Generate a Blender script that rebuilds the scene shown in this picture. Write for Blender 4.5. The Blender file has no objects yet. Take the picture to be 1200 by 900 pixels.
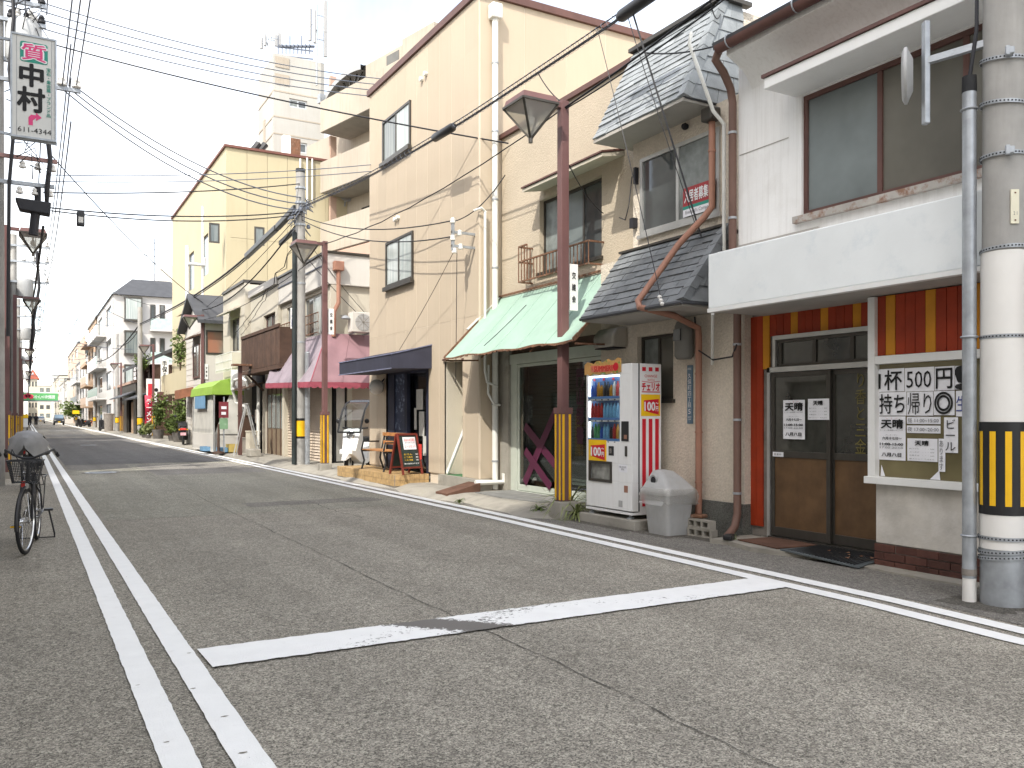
import bpy, math, random
from mathutils import Vector, Matrix
random.seed(7)
SC = bpy.context.scene
COL = SC.collection
R = math.radians
# world axes: X = across the street to the right, Y = along the street, Z = up (metres)
# ---------------------------------------------------------------- camera
CAM_H = 1.4
cd = bpy.data.cameras.new('camera')
cam = bpy.data.objects.new('camera', cd)
COL.objects.link(cam)
cam.location = (0, 0, CAM_H)
cam.rotation_euler = (R(90), 0, R(-29.64))
cd.lens = 30.0
cd.sensor_width = 36.0
cd.shift_y = 38 / 1200
cd.clip_start = 0.05
cd.clip_end = 3000
SC.camera = cam
# ---------------------------------------------------------------- light
SUN = Vector((0.62, 0.50, -0.85)).normalized()
sl = bpy.data.lights.new('sun', 'SUN')
sl.energy = 2.0
sl.angle = R(0.5)
sl.color = (1.0, 0.95, 0.86)
so = bpy.data.objects.new('sun', sl)
COL.objects.link(so)
so.location = (-8, -6, 30)
so.rotation_euler = SUN.to_track_quat('-Z', 'Y').to_euler()
W = bpy.data.worlds.new('World')
SC.world = W
W.use_nodes = True
wn = W.node_tree
wn.nodes.clear()
def wnode(t, **kw):
    n = wn.nodes.new(t)
    for k, v in kw.items():
        setattr(n, k, v)
    return n
CLOUD_GAIN = 1.15
CLOUD_BASE = 4.0
sky = wnode('ShaderNodeTexSky', sky_type='NISHITA')
sky.sun_disc = False
sky.sun_elevation = math.asin(-SUN.z)
sky.sun_rotation = math.atan2(-SUN.x, -SUN.y) % (2 * math.pi)
sky.air_density = 1.0
sky.dust_density = 1.6
sky.ozone_density = 1.2
tc = wnode('ShaderNodeTexCoord')
sep = wnode('ShaderNodeSeparateXYZ')
wn.links.new(tc.outputs['Generated'], sep.inputs[0])
zz = wnode('ShaderNodeMath', operation='MAXIMUM'); zz.inputs[1].default_value = 0.0
wn.links.new(sep.outputs['Z'], zz.inputs[0])
za = wnode('ShaderNodeMath', operation='ADD'); za.inputs[1].default_value = 0.22
wn.links.new(zz.outputs[0], za.inputs[0])
dx = wnode('ShaderNodeMath', operation='DIVIDE'); dy = wnode('ShaderNodeMath', operation='DIVIDE')
wn.links.new(sep.outputs['X'], dx.inputs[0]); wn.links.new(za.outputs[0], dx.inputs[1])
wn.links.new(sep.outputs['Y'], dy.inputs[0]); wn.links.new(za.outputs[0], dy.inputs[1])
cmb = wnode('ShaderNodeCombineXYZ')
wn.links.new(dx.outputs[0], cmb.inputs[0]); wn.links.new(dy.outputs[0], cmb.inputs[1])
cmb.inputs[2].default_value = 3.1
cl = wnode('ShaderNodeTexNoise')
cl.inputs['Scale'].default_value = 0.85
cl.inputs['Detail'].default_value = 7
cl.inputs['Roughness'].default_value = 0.55
cl.inputs['Distortion'].default_value = 0.35
wn.links.new(cmb.outputs[0], cl.inputs['Vector'])
cr = wnode('ShaderNodeValToRGB')
cr.color_ramp.elements[0].position = 0.36
cr.color_ramp.elements[0].color = (0.22, 0.22, 0.22, 1)
cr.color_ramp.elements[1].position = 0.64
cr.color_ramp.elements[1].color = (0.96, 0.96, 0.96, 1)
wn.links.new(cl.outputs['Fac'], cr.inputs[0])
mx = wnode('ShaderNodeMixRGB')
bw = wnode('ShaderNodeRGBToBW'); wn.links.new(sky.outputs[0], bw.inputs[0])
vs_ = wnode('ShaderNodeVectorMath', operation='SCALE'); vs_.inputs[0].default_value = (1.0, 0.965, 0.905); 
kk = wnode('ShaderNodeMath', operation='MULTIPLY_ADD'); kk.inputs[1].default_value = CLOUD_GAIN; kk.inputs[2].default_value = CLOUD_BASE; wn.links.new(bw.outputs[0], kk.inputs[0])
wn.links.new(kk.outputs[0], vs_.inputs['Scale']); wn.links.new(vs_.outputs[0], mx.inputs['Color2'])   # thin cloud: the sky's own light, whitened
wn.links.new(cr.outputs[0], mx.inputs['Fac'])
wn.links.new(sky.outputs[0], mx.inputs['Color1'])
bg = wnode('ShaderNodeBackground')
bg.inputs['Strength'].default_value = 0.15
wn.links.new(mx.outputs[0], bg.inputs['Color'])
wo = wnode('ShaderNodeOutputWorld')
wn.links.new(bg.outputs[0], wo.inputs['Surface'])
SC.view_settings.view_transform = 'Standard'
SC.view_settings.look = 'None'
SC.view_settings.gamma = 1.0
SC.view_settings.use_curve_mapping = False
SC.view_settings.exposure = 1.36
SC.cycles.max_bounces = 7
SC.cycles.diffuse_bounces = 4
SC.cycles.transparent_max_bounces = 16

# ---------------------------------------------------------------- where things stand (plan positions measured from the photograph)
FK = 1323.8
def S(x, t):                 # distance along the street of a point seen in column x on the plane "t metres to the right"
    return t * (FK / (x - 31) - 0.569)
def Z(x, y, t):              # its height
    return CAM_H + (488 - y) * t * 1.1506 / (x - 31)
def TX(x, s):                # how far right a point in column x lies at street distance s
    return s / (FK / (x - 31) - 0.569)
def P(x, y, t):
    return Vector((t, S(x, t), Z(x, y, t)))
def Ps(x, y, s):
    t = TX(x, s)
    return Vector((t, s, Z(x, y, t)))

# ---------------------------------------------------------------- things, parts, meshes
WL = {}
def wloc(o):
    return WL.get(o.name, Vector((0, 0, 0)))
def thing(name, label, cat, loc=(0, 0, 0), rz=0.0, group=None):
    o = bpy.data.objects.new(name, None)
    COL.objects.link(o)
    o.empty_display_size = 0.2
    o.location = loc
    o.rotation_euler = (0, 0, rz)
    WL[o.name] = Vector(loc)
    return tag(o, label, cat, group)
def tag(o, label=None, cat=None, group=None, kind=None):
    if label: o['label'] = label
    if cat: o['category'] = cat
    if group: o['group'] = group
    if kind: o['kind'] = kind
    return o

class MB:
    """collects shapes and links them as one mesh object"""
    def __init__(s):
        s.v = []; s.f = []
    def add(s, vs, fs):
        b = len(s.v)
        s.v += [tuple(v) for v in vs]
        s.f += [tuple(i + b for i in f) for f in fs]
        return s
    def box(s, x0, x1, y0, y1, z0, z1):
        x0, x1 = min(x0, x1), max(x0, x1); y0, y1 = min(y0, y1), max(y0, y1); z0, z1 = min(z0, z1), max(z0, z1)
        return s.add([(x0, y0, z0), (x1, y0, z0), (x1, y1, z0), (x0, y1, z0), (x0, y0, z1), (x1, y0, z1), (x1, y1, z1), (x0, y1, z1)],
                     [(3, 2, 1, 0), (4, 5, 6, 7), (0, 1, 5, 4), (1, 2, 6, 5), (2, 3, 7, 6), (3, 0, 4, 7)])
    def cbox(s, c, d, rz=0.0):
        c = Vector(c); hx, hy, hz = d[0] / 2, d[1] / 2, d[2] / 2
        m = Matrix.Rotation(rz, 3, 'Z')
        vs = [c + m @ Vector(p) for p in ((-hx, -hy, -hz), (hx, -hy, -hz), (hx, hy, -hz), (-hx, hy, -hz), (-hx, -hy, hz), (hx, -hy, hz), (hx, hy, hz), (-hx, hy, hz))]
        return s.add(vs, [(3, 2, 1, 0), (4, 5, 6, 7), (0, 1, 5, 4), (1, 2, 6, 5), (2, 3, 7, 6), (3, 0, 4, 7)])
    def hexa(s, a):           # 8 points: bottom ring then top ring
        return s.add(a, [(3, 2, 1, 0), (4, 5, 6, 7), (0, 1, 5, 4), (1, 2, 6, 5), (2, 3, 7, 6), (3, 0, 4, 7)])
    def slab(s, pts, off):    # polygon thickened along off
        n = len(pts); off = Vector(off)
        a = [Vector(p) for p in pts]
        return s.add(a + [p + off for p in a], [tuple(range(n))[::-1], tuple(range(n, 2 * n))] + [(i, (i + 1) % n, n + (i + 1) % n, n + i) for i in range(n)])
    def poly(s, pts):
        return s.add(pts, [tuple(range(len(pts)))])
    def bar(s, a, b, w, h=None, up=(0, 0, 1)):
        a, b = Vector(a), Vector(b); h = h or w
        d = (b - a).normalized(); up = Vector(up)
        if abs(d.dot(up)) > 0.98: up = Vector((0, 1, 0))
        r = d.cross(up).normalized(); u = r.cross(d)
        r = r * (w / 2); u = u * (h / 2)
        return s.hexa([a - r - u, a + r - u, a + r + u, a - r + u, b - r - u, b + r - u, b + r + u, b - r + u])
    def cyl(s, a, b, r0, r1=None, n=12):
        return s.tube([a, b], [r0, r0 if r1 is None else r1], n)
    def tube(s, pts, r, n=8, cap=True):
        pts = [Vector(p) for p in pts]
        rs = r if isinstance(r, (list, tuple)) else [r] * len(pts)
        vs = []; fs = []
        d0 = (pts[1] - pts[0]).normalized()
        u = Vector((0, 0, 1)) if abs(d0.z) < 0.9 else Vector((1, 0, 0))
        for i, p in enumerate(pts):
            if i == 0: d = pts[1] - pts[0]
            elif i == len(pts) - 1: d = pts[i] - pts[i - 1]
            else: d = (pts[i + 1] - p).normalized() + (p - pts[i - 1]).normalized()
            d = d.normalized() if d.length > 1e-9 else Vector((0, 0, 1))
            x = d.cross(u)
            if x.length < 1e-5: x = d.cross(Vector((0.3, 0.7, 0.2)))
            x.normalize(); w = x.cross(d); u = w
            for k in range(n):
                a = 2 * math.pi * k / n
                vs.append(p + (x * math.cos(a) + w * math.sin(a)) * rs[i])
        for i in range(len(pts) - 1):
            for k in range(n):
                fs.append((i * n + k, i * n + (k + 1) % n, (i + 1) * n + (k + 1) % n, (i + 1) * n + k))
        if cap:
            fs.append(tuple(range(n))[::-1]); fs.append(tuple(range((len(pts) - 1) * n, len(pts) * n)))
        return s.add(vs, fs)
    def lathe(s, c, prof, n=16, axis='z', sx=1, sy=1):
        vs = []; fs = []; c = Vector(c)
        for (r, h) in prof:
            for k in range(n):
                a = 2 * math.pi * k / n
                x, y = r * math.cos(a) * sx, r * math.sin(a) * sy
                p = (x, y, h) if axis == 'z' else ((h, x, y) if axis == 'x' else (y, h, x))
                vs.append(c + Vector(p))
        m = len(prof)
        for i in range(m - 1):
            for k in range(n):
                fs.append((i * n + k, i * n + (k + 1) % n, (i + 1) * n + (k + 1) % n, (i + 1) * n + k))
        fs.append(tuple(range(n))[::-1]); fs.append(tuple(range((m - 1) * n, m * n)))
        return s.add(vs, fs)
    def ball(s, c, r, n=12, m=8, sx=1, sy=1, sz=1):
        pr = [(max(1e-4, r * math.sin(math.pi * i / m)), -r * sz * math.cos(math.pi * i / m)) for i in range(m + 1)]
        return s.lathe(c, pr, n, 'z', sx, sy)
    def torus(s, c, rr, r, axis='x', n=32, m=8, a0=0.0, a1=2 * math.pi):
        full = abs(a1 - a0 - 2 * math.pi) < 1e-6
        k = n if full else n + 1
        pts = []
        for i in range(k):
            a = a0 + (a1 - a0) * i / n
            p = (0, rr * math.cos(a), rr * math.sin(a)) if axis == 'x' else ((rr * math.cos(a), 0, rr * math.sin(a)) if axis == 'y' else (rr * math.cos(a), rr * math.sin(a), 0))
            pts.append(Vector(c) + Vector(p))
        if full: pts.append(pts[0])
        return s.tube(pts, r, m, cap=not full)
    def o(s, name, m, parent=None, smooth=False, local=False, bev=0.0, base=None):
        me = bpy.data.meshes.new(name)
        off = Vector((0, 0, 0))
        if parent is not None:
            off = Vector((0, 0, 0)) if local else wloc(parent)
        elif base is not None:
            off = Vector(base)
        elif not local and s.v:
            xs = [v[0] for v in s.v]; ys = [v[1] for v in s.v]; zs = [v[2] for v in s.v]
            off = Vector(((min(xs) + max(xs)) / 2, (min(ys) + max(ys)) / 2, min(zs)))
        me.from_pydata([(v[0] - off.x, v[1] - off.y, v[2] - off.z) for v in s.v], [], s.f)
        me.materials.append(m)
        if smooth:
            me.polygons.foreach_set('use_smooth', [True] * len(me.polygons))
            try: me.set_sharp_from_angle(angle=R(38))
            except Exception: pass
        me.update()
        ob = bpy.data.objects.new(name, me)
        COL.objects.link(ob)
        if parent is not None:
            ob.parent = parent
            WL[ob.name] = wloc(parent)
        else:
            ob.location = off
            WL[ob.name] = off
        if bev:
            b = ob.modifiers.new('bevel', 'BEVEL'); b.width = bev; b.segments = 2; b.limit_method = 'ANGLE'
        return ob
def struct(o):
    o['kind'] = 'structure'; return o
def stuff(o):
    o['kind'] = 'stuff'; return o
def copy_tree(o, parent=None):
    c = o.copy(); COL.objects.link(c)
    if parent is not None: c.parent = parent
    for ch in list(o.children): copy_tree(ch, c)
    return c
def copy_thing(o, loc, rz=None, label=None):
    c = copy_tree(o); c.location = loc; WL[c.name] = Vector(loc)
    if rz is not None: c.rotation_euler = (0, 0, rz)
    if label: c['label'] = label
    return c

# walls with openings: face 't' looks to the street (-X), face 's' looks to the camera end (-Y), face 'n' looks to +X
def rects(a0, a1, z0, z1, holes):
    A = sorted({a0, a1} | {min(max(h[i], a0), a1) for h in holes for i in (0, 1)})
    B = sorted({z0, z1} | {min(max(h[i], z0), z1) for h in holes for i in (2, 3)})
    out = []
    for j in range(len(B) - 1):
        run = None
        for i in range(len(A) - 1):
            ca, cb = (A[i] + A[i + 1]) / 2, (B[j] + B[j + 1]) / 2
            if A[i + 1] - A[i] < 1e-6 or B[j + 1] - B[j] < 1e-6: continue
            hole = any(h[0] < ca < h[1] and h[2] < cb < h[3] for h in holes)
            if hole: run = None
            elif run is not None: out[run] = (out[run][0], A[i + 1], B[j], B[j + 1])
            else: out.append((A[i], A[i + 1], B[j], B[j + 1])); run = len(out) - 1
    return out
def fb(mb, face, p0, p1, a0, a1, z0, z1):
    """box on a facade: p0..p1 measured from the street inwards"""
    if face == 't': mb.box(p0, p1, a0, a1, z0, z1)
    elif face == 'n': mb.box(-p0, -p1, a0, a1, z0, z1)
    else: mb.box(a0, a1, p0, p1, z0, z1)
    return mb
def wall(mb, face, p, a0, a1, z0, z1, holes=(), th=0.2):
    for (b0, b1, y0, y1) in rects(a0, a1, z0, z1, holes): fb(mb, face, p, p + th, b0, b1, y0, y1)
    return mb
def window(par, face, p, a0, a1, z0, z1, fm, pm, mull=1, fw=0.045, rec=0.06, sill=None, trans=0, name='window', sub=True):
    """a framed window set into an opening: the frame is the part, panes and sill are its sub-parts"""
    m = MB(); q = p + rec
    fb(m, face, q, q + 0.05, a0, a1, z0, z0 + fw); fb(m, face, q, q + 0.05, a0, a1, z1 - fw, z1)
    fb(m, face, q, q + 0.05, a0, a0 + fw, z0 + fw, z1 - fw); fb(m, face, q, q + 0.05, a1 - fw, a1, z0 + fw, z1 - fw)
    n = mull + 1; w = (a1 - a0 - 2 * fw) / n
    for i in range(1, n):
        c = a0 + fw + w * i
        fb(m, face, q + 0.004, q + 0.046, c - fw / 2, c + fw / 2, z0 + fw, z1 - fw)
    for i in range(trans):
        c = z0 + (z1 - z0) * (i + 1) / (trans + 1)
        fb(m, face, q + 0.008, q + 0.042, a0 + fw, a1 - fw, c - fw / 2, c + fw / 2)
    w_o = m.o(name, fm, par)
    pms = pm if isinstance(pm, (list, tuple)) else [pm]
    for i in range(n):
        c0 = a0 + fw + w * i; k = MB()
        fb(k, face, q + 0.02 + 0.007 * (i % 2), q + 0.026 + 0.007 * (i % 2), c0, c0 + w, z0 + fw, z1 - fw)
        k.o('pane', pms[i % len(pms)], w_o)
    if sill:
        k = MB(); fb(k, face, p - 0.05, p + rec, a0 - 0.04, a1 + 0.04, z0 - 0.05, z0 - 0.002); k.o('sill', sill, w_o)
    return w_o

# lettering is made as font curves, turned into meshes at the end in one go
JOBS = []
def text(body, m, par, c, right, up, w=None, h=None, bold=0.0, vertical=False, name='lettering', shear=0.0, lift=0.004, ls=1.0):
    cu = bpy.data.curves.new('lettering', 'FONT')
    cu.body = '\n'.join(body) if vertical else body
    cu.align_x = 'CENTER'; cu.size = 1.0; cu.space_line = ls
    cu.shear = shear; cu.resolution_u = 2; cu.fill_mode = 'FRONT'
    ob = bpy.data.objects.new('lettering_curve', cu); COL.objects.link(ob)
    JOBS.append((ob, m, par, Vector(c), Vector(right), Vector(up), w, h, name, lift, bold))
def finish_text():
    bpy.context.view_layer.update()
    dg = bpy.context.evaluated_depsgraph_get()
    for (ob, m, par, c, right, up, w, h, name, lift, bold) in JOBS:
        me = bpy.data.meshes.new_from_object(ob.evaluated_get(dg))
        if len(me.vertices) == 0:
            print('EMPTY TEXT', ob.data.body); bpy.data.objects.remove(ob); continue
        xs = [v.co.x for v in me.vertices]; ys = [v.co.y for v in me.vertices]
        x0, x1, y0, y1 = min(xs), max(xs), min(ys), max(ys)
        sx = (w / max(1e-6, x1 - x0)) if w else None
        sy = (h / max(1e-6, y1 - y0)) if h else None
        sx = sx or sy; sy = sy or sx
        nrm = right.cross(up).normalized()
        off = wloc(par) if par is not None else c
        # heavier strokes: the same outlines laid over each other a little apart
        b = max(0.0, bold); sh = [(0, 0), (b, 0), (-b, 0), (0, b), (0, -b), (b * .7, b * .7), (-b * .7, -b * .7), (b * .7, -b * .7), (-b * .7, b * .7)] if b > 0.004 else [(0, 0)]
        V0_ = [v.co.copy() for v in me.vertices]; F0_ = [tuple(q.vertices) for q in me.polygons]; vs = []; fs = []
        for k, (ox, oy) in enumerate(sh):
            b0 = len(vs)
            vs += [c + right * ((v.x + ox - (x0 + x1) / 2) * sx) + up * ((v.y + oy - (y0 + y1) / 2) * sy) + nrm * (lift + k * 0.00025) - off for v in V0_]
            fs += [tuple(i + b0 for i in f) for f in F0_]
        me = bpy.data.meshes.new(name); me.from_pydata(vs, [], fs); me.update()
        me.materials.clear(); me.materials.append(m); me.name = name
        no = bpy.data.objects.new(name, me); COL.objects.link(no)
        if par is not None:
            no.parent = par; WL[no.name] = off
        else: no.location = c
        cu = ob.data; bpy.data.objects.remove(ob); bpy.data.curves.remove(cu)
RT, RS, UP = Vector((0, -1, 0)), Vector((1, 0, 0)), Vector((0, 0, 1))   # reading direction on a facade to the street / to the camera end

# ---------------------------------------------------------------- materials
def mat(name, col, rough=0.75, var=0.10, scale=1.2, bump=0.08, bscale=60.0, metal=0.0, streak=0.0, scol=(0.12, 0.10, 0.08), rnd=0.0, spec=0.4,
        speck=0.0, spscale=200.0, blot=0.0, bcol=(0.3, 0.15, 0.06), blscale=4.0, bldet=6.0, blpos=0.56, emit=0.0, coat=0.0, stk=(5, 5, 0.35)):
    m = bpy.data.materials.new(name); m.use_nodes = True
    nt = m.node_tree; N = nt.nodes; L = nt.links
    b = N['Principled BSDF']
    b.inputs['Roughness'].default_value = rough; b.inputs['Metallic'].default_value = metal
    b.inputs['Specular IOR Level'].default_value = spec
    if coat: b.inputs['Coat Weight'].default_value = coat
    g = N.new('ShaderNodeNewGeometry')
    pos = g.outputs['Position']
    def noise(sc, det=4.0, rg=0.55, vec=None):
        n = N.new('ShaderNodeTexNoise'); n.inputs['Scale'].default_value = sc; n.inputs['Detail'].default_value = det; n.inputs['Roughness'].default_value = rg
        L.new(vec or pos, n.inputs['Vector']); return n.outputs['Fac']
    def ramp(f, a, c, lo=0.0, hi=1.0):
        r = N.new('ShaderNodeMapRange'); r.inputs['From Min'].default_value = a; r.inputs['From Max'].default_value = c
        r.inputs['To Min'].default_value = lo; r.inputs['To Max'].default_value = hi; L.new(f, r.inputs['Value']); return r.outputs[0]
    def mixc(f, c1, c2):
        x = N.new('ShaderNodeMixRGB')
        if isinstance(f, float): x.inputs[0].default_value = f
        else: L.new(f, x.inputs[0])
        for i, c in ((1, c1), (2, c2)):
            if isinstance(c, tuple): x.inputs[i].default_value = (*c[:3], 1)
            else: L.new(c, x.inputs[i])
        return x.outputs[0]
    def mulv(c, v):
        x = N.new('ShaderNodeVectorMath'); x.operation = 'SCALE'
        if isinstance(c, tuple): x.inputs[0].default_value = c[:3]
        else: L.new(c, x.inputs[0])
        L.new(v, x.inputs['Scale']); return x.outputs[0]
    c = tuple(col)
    if var: c = mulv(c, ramp(noise(scale), 0.3, 0.7, 1 - var, 1 + var))
    if speck: c = mulv(c, ramp(noise(spscale, 2.0, 0.7), 0.3, 0.7, 1 - speck, 1 + speck))
    if streak:
        mp = N.new('ShaderNodeMapping'); mp.inputs['Scale'].default_value = stk; L.new(pos, mp.inputs[0])
        c = mixc(ramp(noise(1.6, 6.0, 0.65, mp.outputs[0]), 0.48, 0.82, 0.0, streak), c, scol)
    if blot:
        c = mixc(ramp(noise(blscale, bldet, 0.65), blpos, blpos + 0.13, 0.0, blot), c, bcol)
    if rnd:
        oi = N.new('ShaderNodeObjectInfo'); c = mulv(c, ramp(oi.outputs['Random'], 0, 1, 1 - rnd, 1 + rnd))
    if isinstance(c, tuple): b.inputs['Base Color'].default_value = (*c[:3], 1)
    else: L.new(c, b.inputs['Base Color'])
    if bump:
        bp = N.new('ShaderNodeBump'); bp.inputs['Strength'].default_value = bump; bp.inputs['Distance'].default_value = 0.02
        L.new(noise(bscale, 3.0), bp.inputs['Height']); L.new(bp.outputs[0], b.inputs['Normal'])
    if emit:
        b.inputs['Emission Color'].default_value = (*col, 1); b.inputs['Emission Strength'].default_value = emit
    m.diffuse_color = (*col, 1)
    return m
def glass(name, tint=(0.9, 0.95, 0.95), refl=0.16, rough=0.02):
    m = bpy.data.materials.new(name); m.use_nodes = True
    nt = m.node_tree; N = nt.nodes; L = nt.links; N.clear()
    t = N.new('ShaderNodeBsdfTransparent'); t.inputs[0].default_value = (*tint, 1)
    g = N.new('ShaderNodeBsdfGlossy'); g.inputs['Roughness'].default_value = rough
    fr = N.new('ShaderNodeLayerWeight'); pw = N.new('ShaderNodeMath'); pw.operation = 'POWER'; pw.inputs[1].default_value = 5.0; L.new(fr.outputs['Facing'], pw.inputs[0])
    ad = N.new('ShaderNodeMath'); ad.operation = 'ADD'; ad.inputs[1].default_value = refl; ad.use_clamp = True
    L.new(pw.outputs[0], ad.inputs[0])
    x = N.new('ShaderNodeMixShader'); L.new(ad.outputs[0], x.inputs[0]); L.new(t.outputs[0], x.inputs[1]); L.new(g.outputs[0], x.inputs[2])
    o = N.new('ShaderNodeOutputMaterial'); L.new(x.outputs[0], o.inputs[0])
    return m
def curtain(name, c1, c2, sc=14.0):
    """window pane with a curtain right behind it"""
    m = mat(name, c1, 0.12, 0.0, bump=0.0, spec=0.6)
    nt = m.node_tree; N = nt.nodes; L = nt.links
    g = N.new('ShaderNodeNewGeometry'); w = N.new('ShaderNodeTexNoise'); mp = N.new('ShaderNodeMapping')
    mp.inputs['Scale'].default_value = (sc, sc, 0.5); L.new(g.outputs['Position'], mp.inputs[0]); L.new(mp.outputs[0], w.inputs['Vector'])
    w.inputs['Scale'].default_value = 1.0; w.inputs['Detail'].default_value = 2.0
    x = N.new('ShaderNodeMixRGB'); x.inputs[1].default_value = (*c1, 1); x.inputs[2].default_value = (*c2, 1)
    r = N.new('ShaderNodeMapRange'); r.inputs['From Min'].default_value = 0.35; r.inputs['From Max'].default_value = 0.65
    L.new(w.outputs['Fac'], r.inputs[0]); L.new(r.outputs[0], x.inputs[0]); L.new(x.outputs[0], N['Principled BSDF'].inputs['Base Color'])
    return m

M = {}
M['concrete'] = mat('concrete', (0.32, 0.30, 0.26), 0.9, 0.2, 2.0, 0.35, 45, blot=0.5, bcol=(0.14, 0.125, 0.10), blscale=2.2, speck=0.12)
M['slab'] = mat('slab_concrete', (0.30, 0.28, 0.24), 0.9, 0.22, 3.0, 0.3, 60, blot=0.45, bcol=(0.16, 0.15, 0.10), blscale=3.0)
M['white_wall'] = mat('white_render', (0.80, 0.795, 0.775), 0.85, 0.06, 0.9, 0.12, 25, streak=0.30, scol=(0.42, 0.39, 0.34), stk=(16, 16, 0.7), blot=0.16, bcol=(0.50, 0.47, 0.42), blscale=1.6, blpos=0.52)
M['white_paint'] = mat('white_paint', (0.78, 0.78, 0.76), 0.5, 0.04, 2.0, 0.05, 80, streak=0.12, scol=(0.45, 0.42, 0.36))
M['sign_white'] = mat('overpainted_sign', (0.80, 0.83, 0.83), 0.55, 0.03, 2.5, 0.06, 18, blot=0.22, bcol=(0.48, 0.56, 0.62), blscale=3.2, blpos=0.54)
M['plaster'] = mat('bare_plaster', (0.53, 0.50, 0.45), 0.9, 0.2, 3.0, 0.15, 30, blot=0.35, bcol=(0.68, 0.65, 0.61), blscale=4.0, blpos=0.5)
M['red_wood'] = mat('red_plank', (0.33, 0.036, 0.008), 0.55, 0.14, 5.0, 0.12, 30, rnd=0.12, streak=0.15, scol=(0.10, 0.015, 0.008))
M['yellow_wood'] = mat('yellow_plank', (0.62, 0.255, 0.015), 0.55, 0.10, 5.0, 0.1, 30, rnd=0.06)
M['brown_panel'] = mat('brown_board', (0.118, 0.066, 0.030), 0.45, 0.25, 5.0, 0.05, 30, streak=0.3, scol=(0.06, 0.032, 0.02))
M['alu_dark'] = mat('bronze_aluminium', (0.085, 0.078, 0.068), 0.38, 0.1, 6, 0.02, metal=0.6)
M['alu'] = mat('aluminium', (0.55, 0.55, 0.53), 0.38, 0.08, 6, 0.02, metal=0.7)
M['alu_green'] = mat('pale_aluminium', (0.56, 0.60, 0.53), 0.45, 0.06, 6, 0.02, metal=0.25)
M['brick'] = mat('brick', (0.085, 0.034, 0.025), 0.7, 0.25, 9.0, 0.25, 70, rnd=0.3)
M['mortar'] = mat('mortar', (0.24, 0.215, 0.19), 0.95, 0.2, 10, 0.3, 80)
M['pane'] = mat('window_glass', (0.055, 0.062, 0.064), 0.04, 0.55, 0.9, 0.03, 2.5, spec=0.9)
M['pane_blue'] = mat('hazy_blue_glass', (0.165, 0.19, 0.19), 0.25, 0.25, 1.2, 0.0, spec=0.6)
M['pane_brown'] = mat('hazy_brown_glass', (0.125, 0.118, 0.098), 0.2, 0.25, 1.0, 0.0, spec=0.6)
M['pane_olive'] = mat('shop_glass_olive', (0.17, 0.145, 0.075), 0.10, 0.35, 1.3, 0.0, spec=0.6)
M['pane_frost'] = mat('frosted_glass', (0.20, 0.22, 0.21), 0.35, 0.35, 6.0, 0.2, 120, spec=0.5)
M['pane_door'] = mat('door_glass', (0.045, 0.044, 0.036), 0.03, 0.6, 2.2, 0.03, 3.0, spec=0.9)
M['pane_curt'] = curtain('curtained_glass', (0.46, 0.49, 0.47), (0.30, 0.34, 0.33))
M['pane_curt2'] = curtain('dim_curtained_glass', (0.20, 0.22, 0.21), (0.10, 0.12, 0.12), 9)
M['pane_orange'] = curtain('orange_blind_glass', (0.36, 0.17, 0.11), (0.20, 0.22, 0.18), 1.2)
M['pane_sky'] = mat('bluish_glass', (0.13, 0.19, 0.25), 0.08, 0.3, 0.6, 0.0, spec=0.8)
M['brown_metal'] = mat('brown_painted_metal', (0.115, 0.055, 0.045), 0.5, 0.18, 3.0, 0.05, 60, streak=0.25, scol=(0.055, 0.03, 0.028))
M['maroon_metal'] = mat('maroon_lamp_paint', (0.145, 0.072, 0.068), 0.5, 0.15, 2.0, 0.04, 40, streak=0.2, scol=(0.22, 0.15, 0.14))
M['salmon_pipe'] = mat('salmon_pipe', (0.33, 0.165, 0.112), 0.6, 0.12, 3.0, 0.04, 50, streak=0.3, scol=(0.18, 0.09, 0.07))
M['brown_pipe'] = mat('brown_pipe', (0.15, 0.085, 0.065), 0.6, 0.12, 3.0, 0.04, 50, streak=0.2, scol=(0.20, 0.15, 0.12))
M['white_pipe'] = mat('white_pipe', (0.70, 0.70, 0.66), 0.5, 0.05, 3.0, 0.02, 50, streak=0.2, scol=(0.40, 0.38, 0.33))
M['stucco'] = mat('beige_stucco', (0.63, 0.56, 0.465), 0.95, 0.10, 1.2, 0.8, 38, streak=0.25, scol=(0.42, 0.36, 0.29), speck=0.12, spscale=45)
M['stucco_dark'] = mat('washed_aggregate', (0.13, 0.13, 0.115), 0.9, 0.2, 3.0, 0.9, 70, speck=0.55, spscale=90)
M['cream'] = mat('cream_stucco', (0.48, 0.41, 0.315), 0.95, 0.06, 1.0, 0.6, 45, streak=0.30, scol=(0.45, 0.37, 0.27), speck=0.07, spscale=50)
M['beige_panel'] = mat('beige_panel', (0.475, 0.395, 0.298), 0.8, 0.03, 0.7, 0.2, 120, rnd=0.03, streak=0.17, scol=(0.36, 0.29, 0.21), stk=(7, 7, 0.4))
M['joint'] = mat('panel_joint', (0.60, 0.52, 0.42), 0.9, 0.05, 2)
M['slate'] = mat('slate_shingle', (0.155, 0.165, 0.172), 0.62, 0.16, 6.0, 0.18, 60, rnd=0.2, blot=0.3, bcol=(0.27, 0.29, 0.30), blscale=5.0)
M['slate_lit'] = mat('sunlit_slate_shingle', (0.27, 0.29, 0.30), 0.6, 0.14, 5.0, 0.18, 60, rnd=0.14, blot=0.35, bcol=(0.40, 0.42, 0.42), blscale=4.0)  # same slate as the lower roof, brighter light put into the colour
M['grey_soffit'] = mat('grey_soffit', (0.40, 0.38, 0.345), 0.9, 0.12, 1.6, 0.15, 40, blot=0.4, bcol=(0.25, 0.235, 0.21), blscale=2.5)
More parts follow.
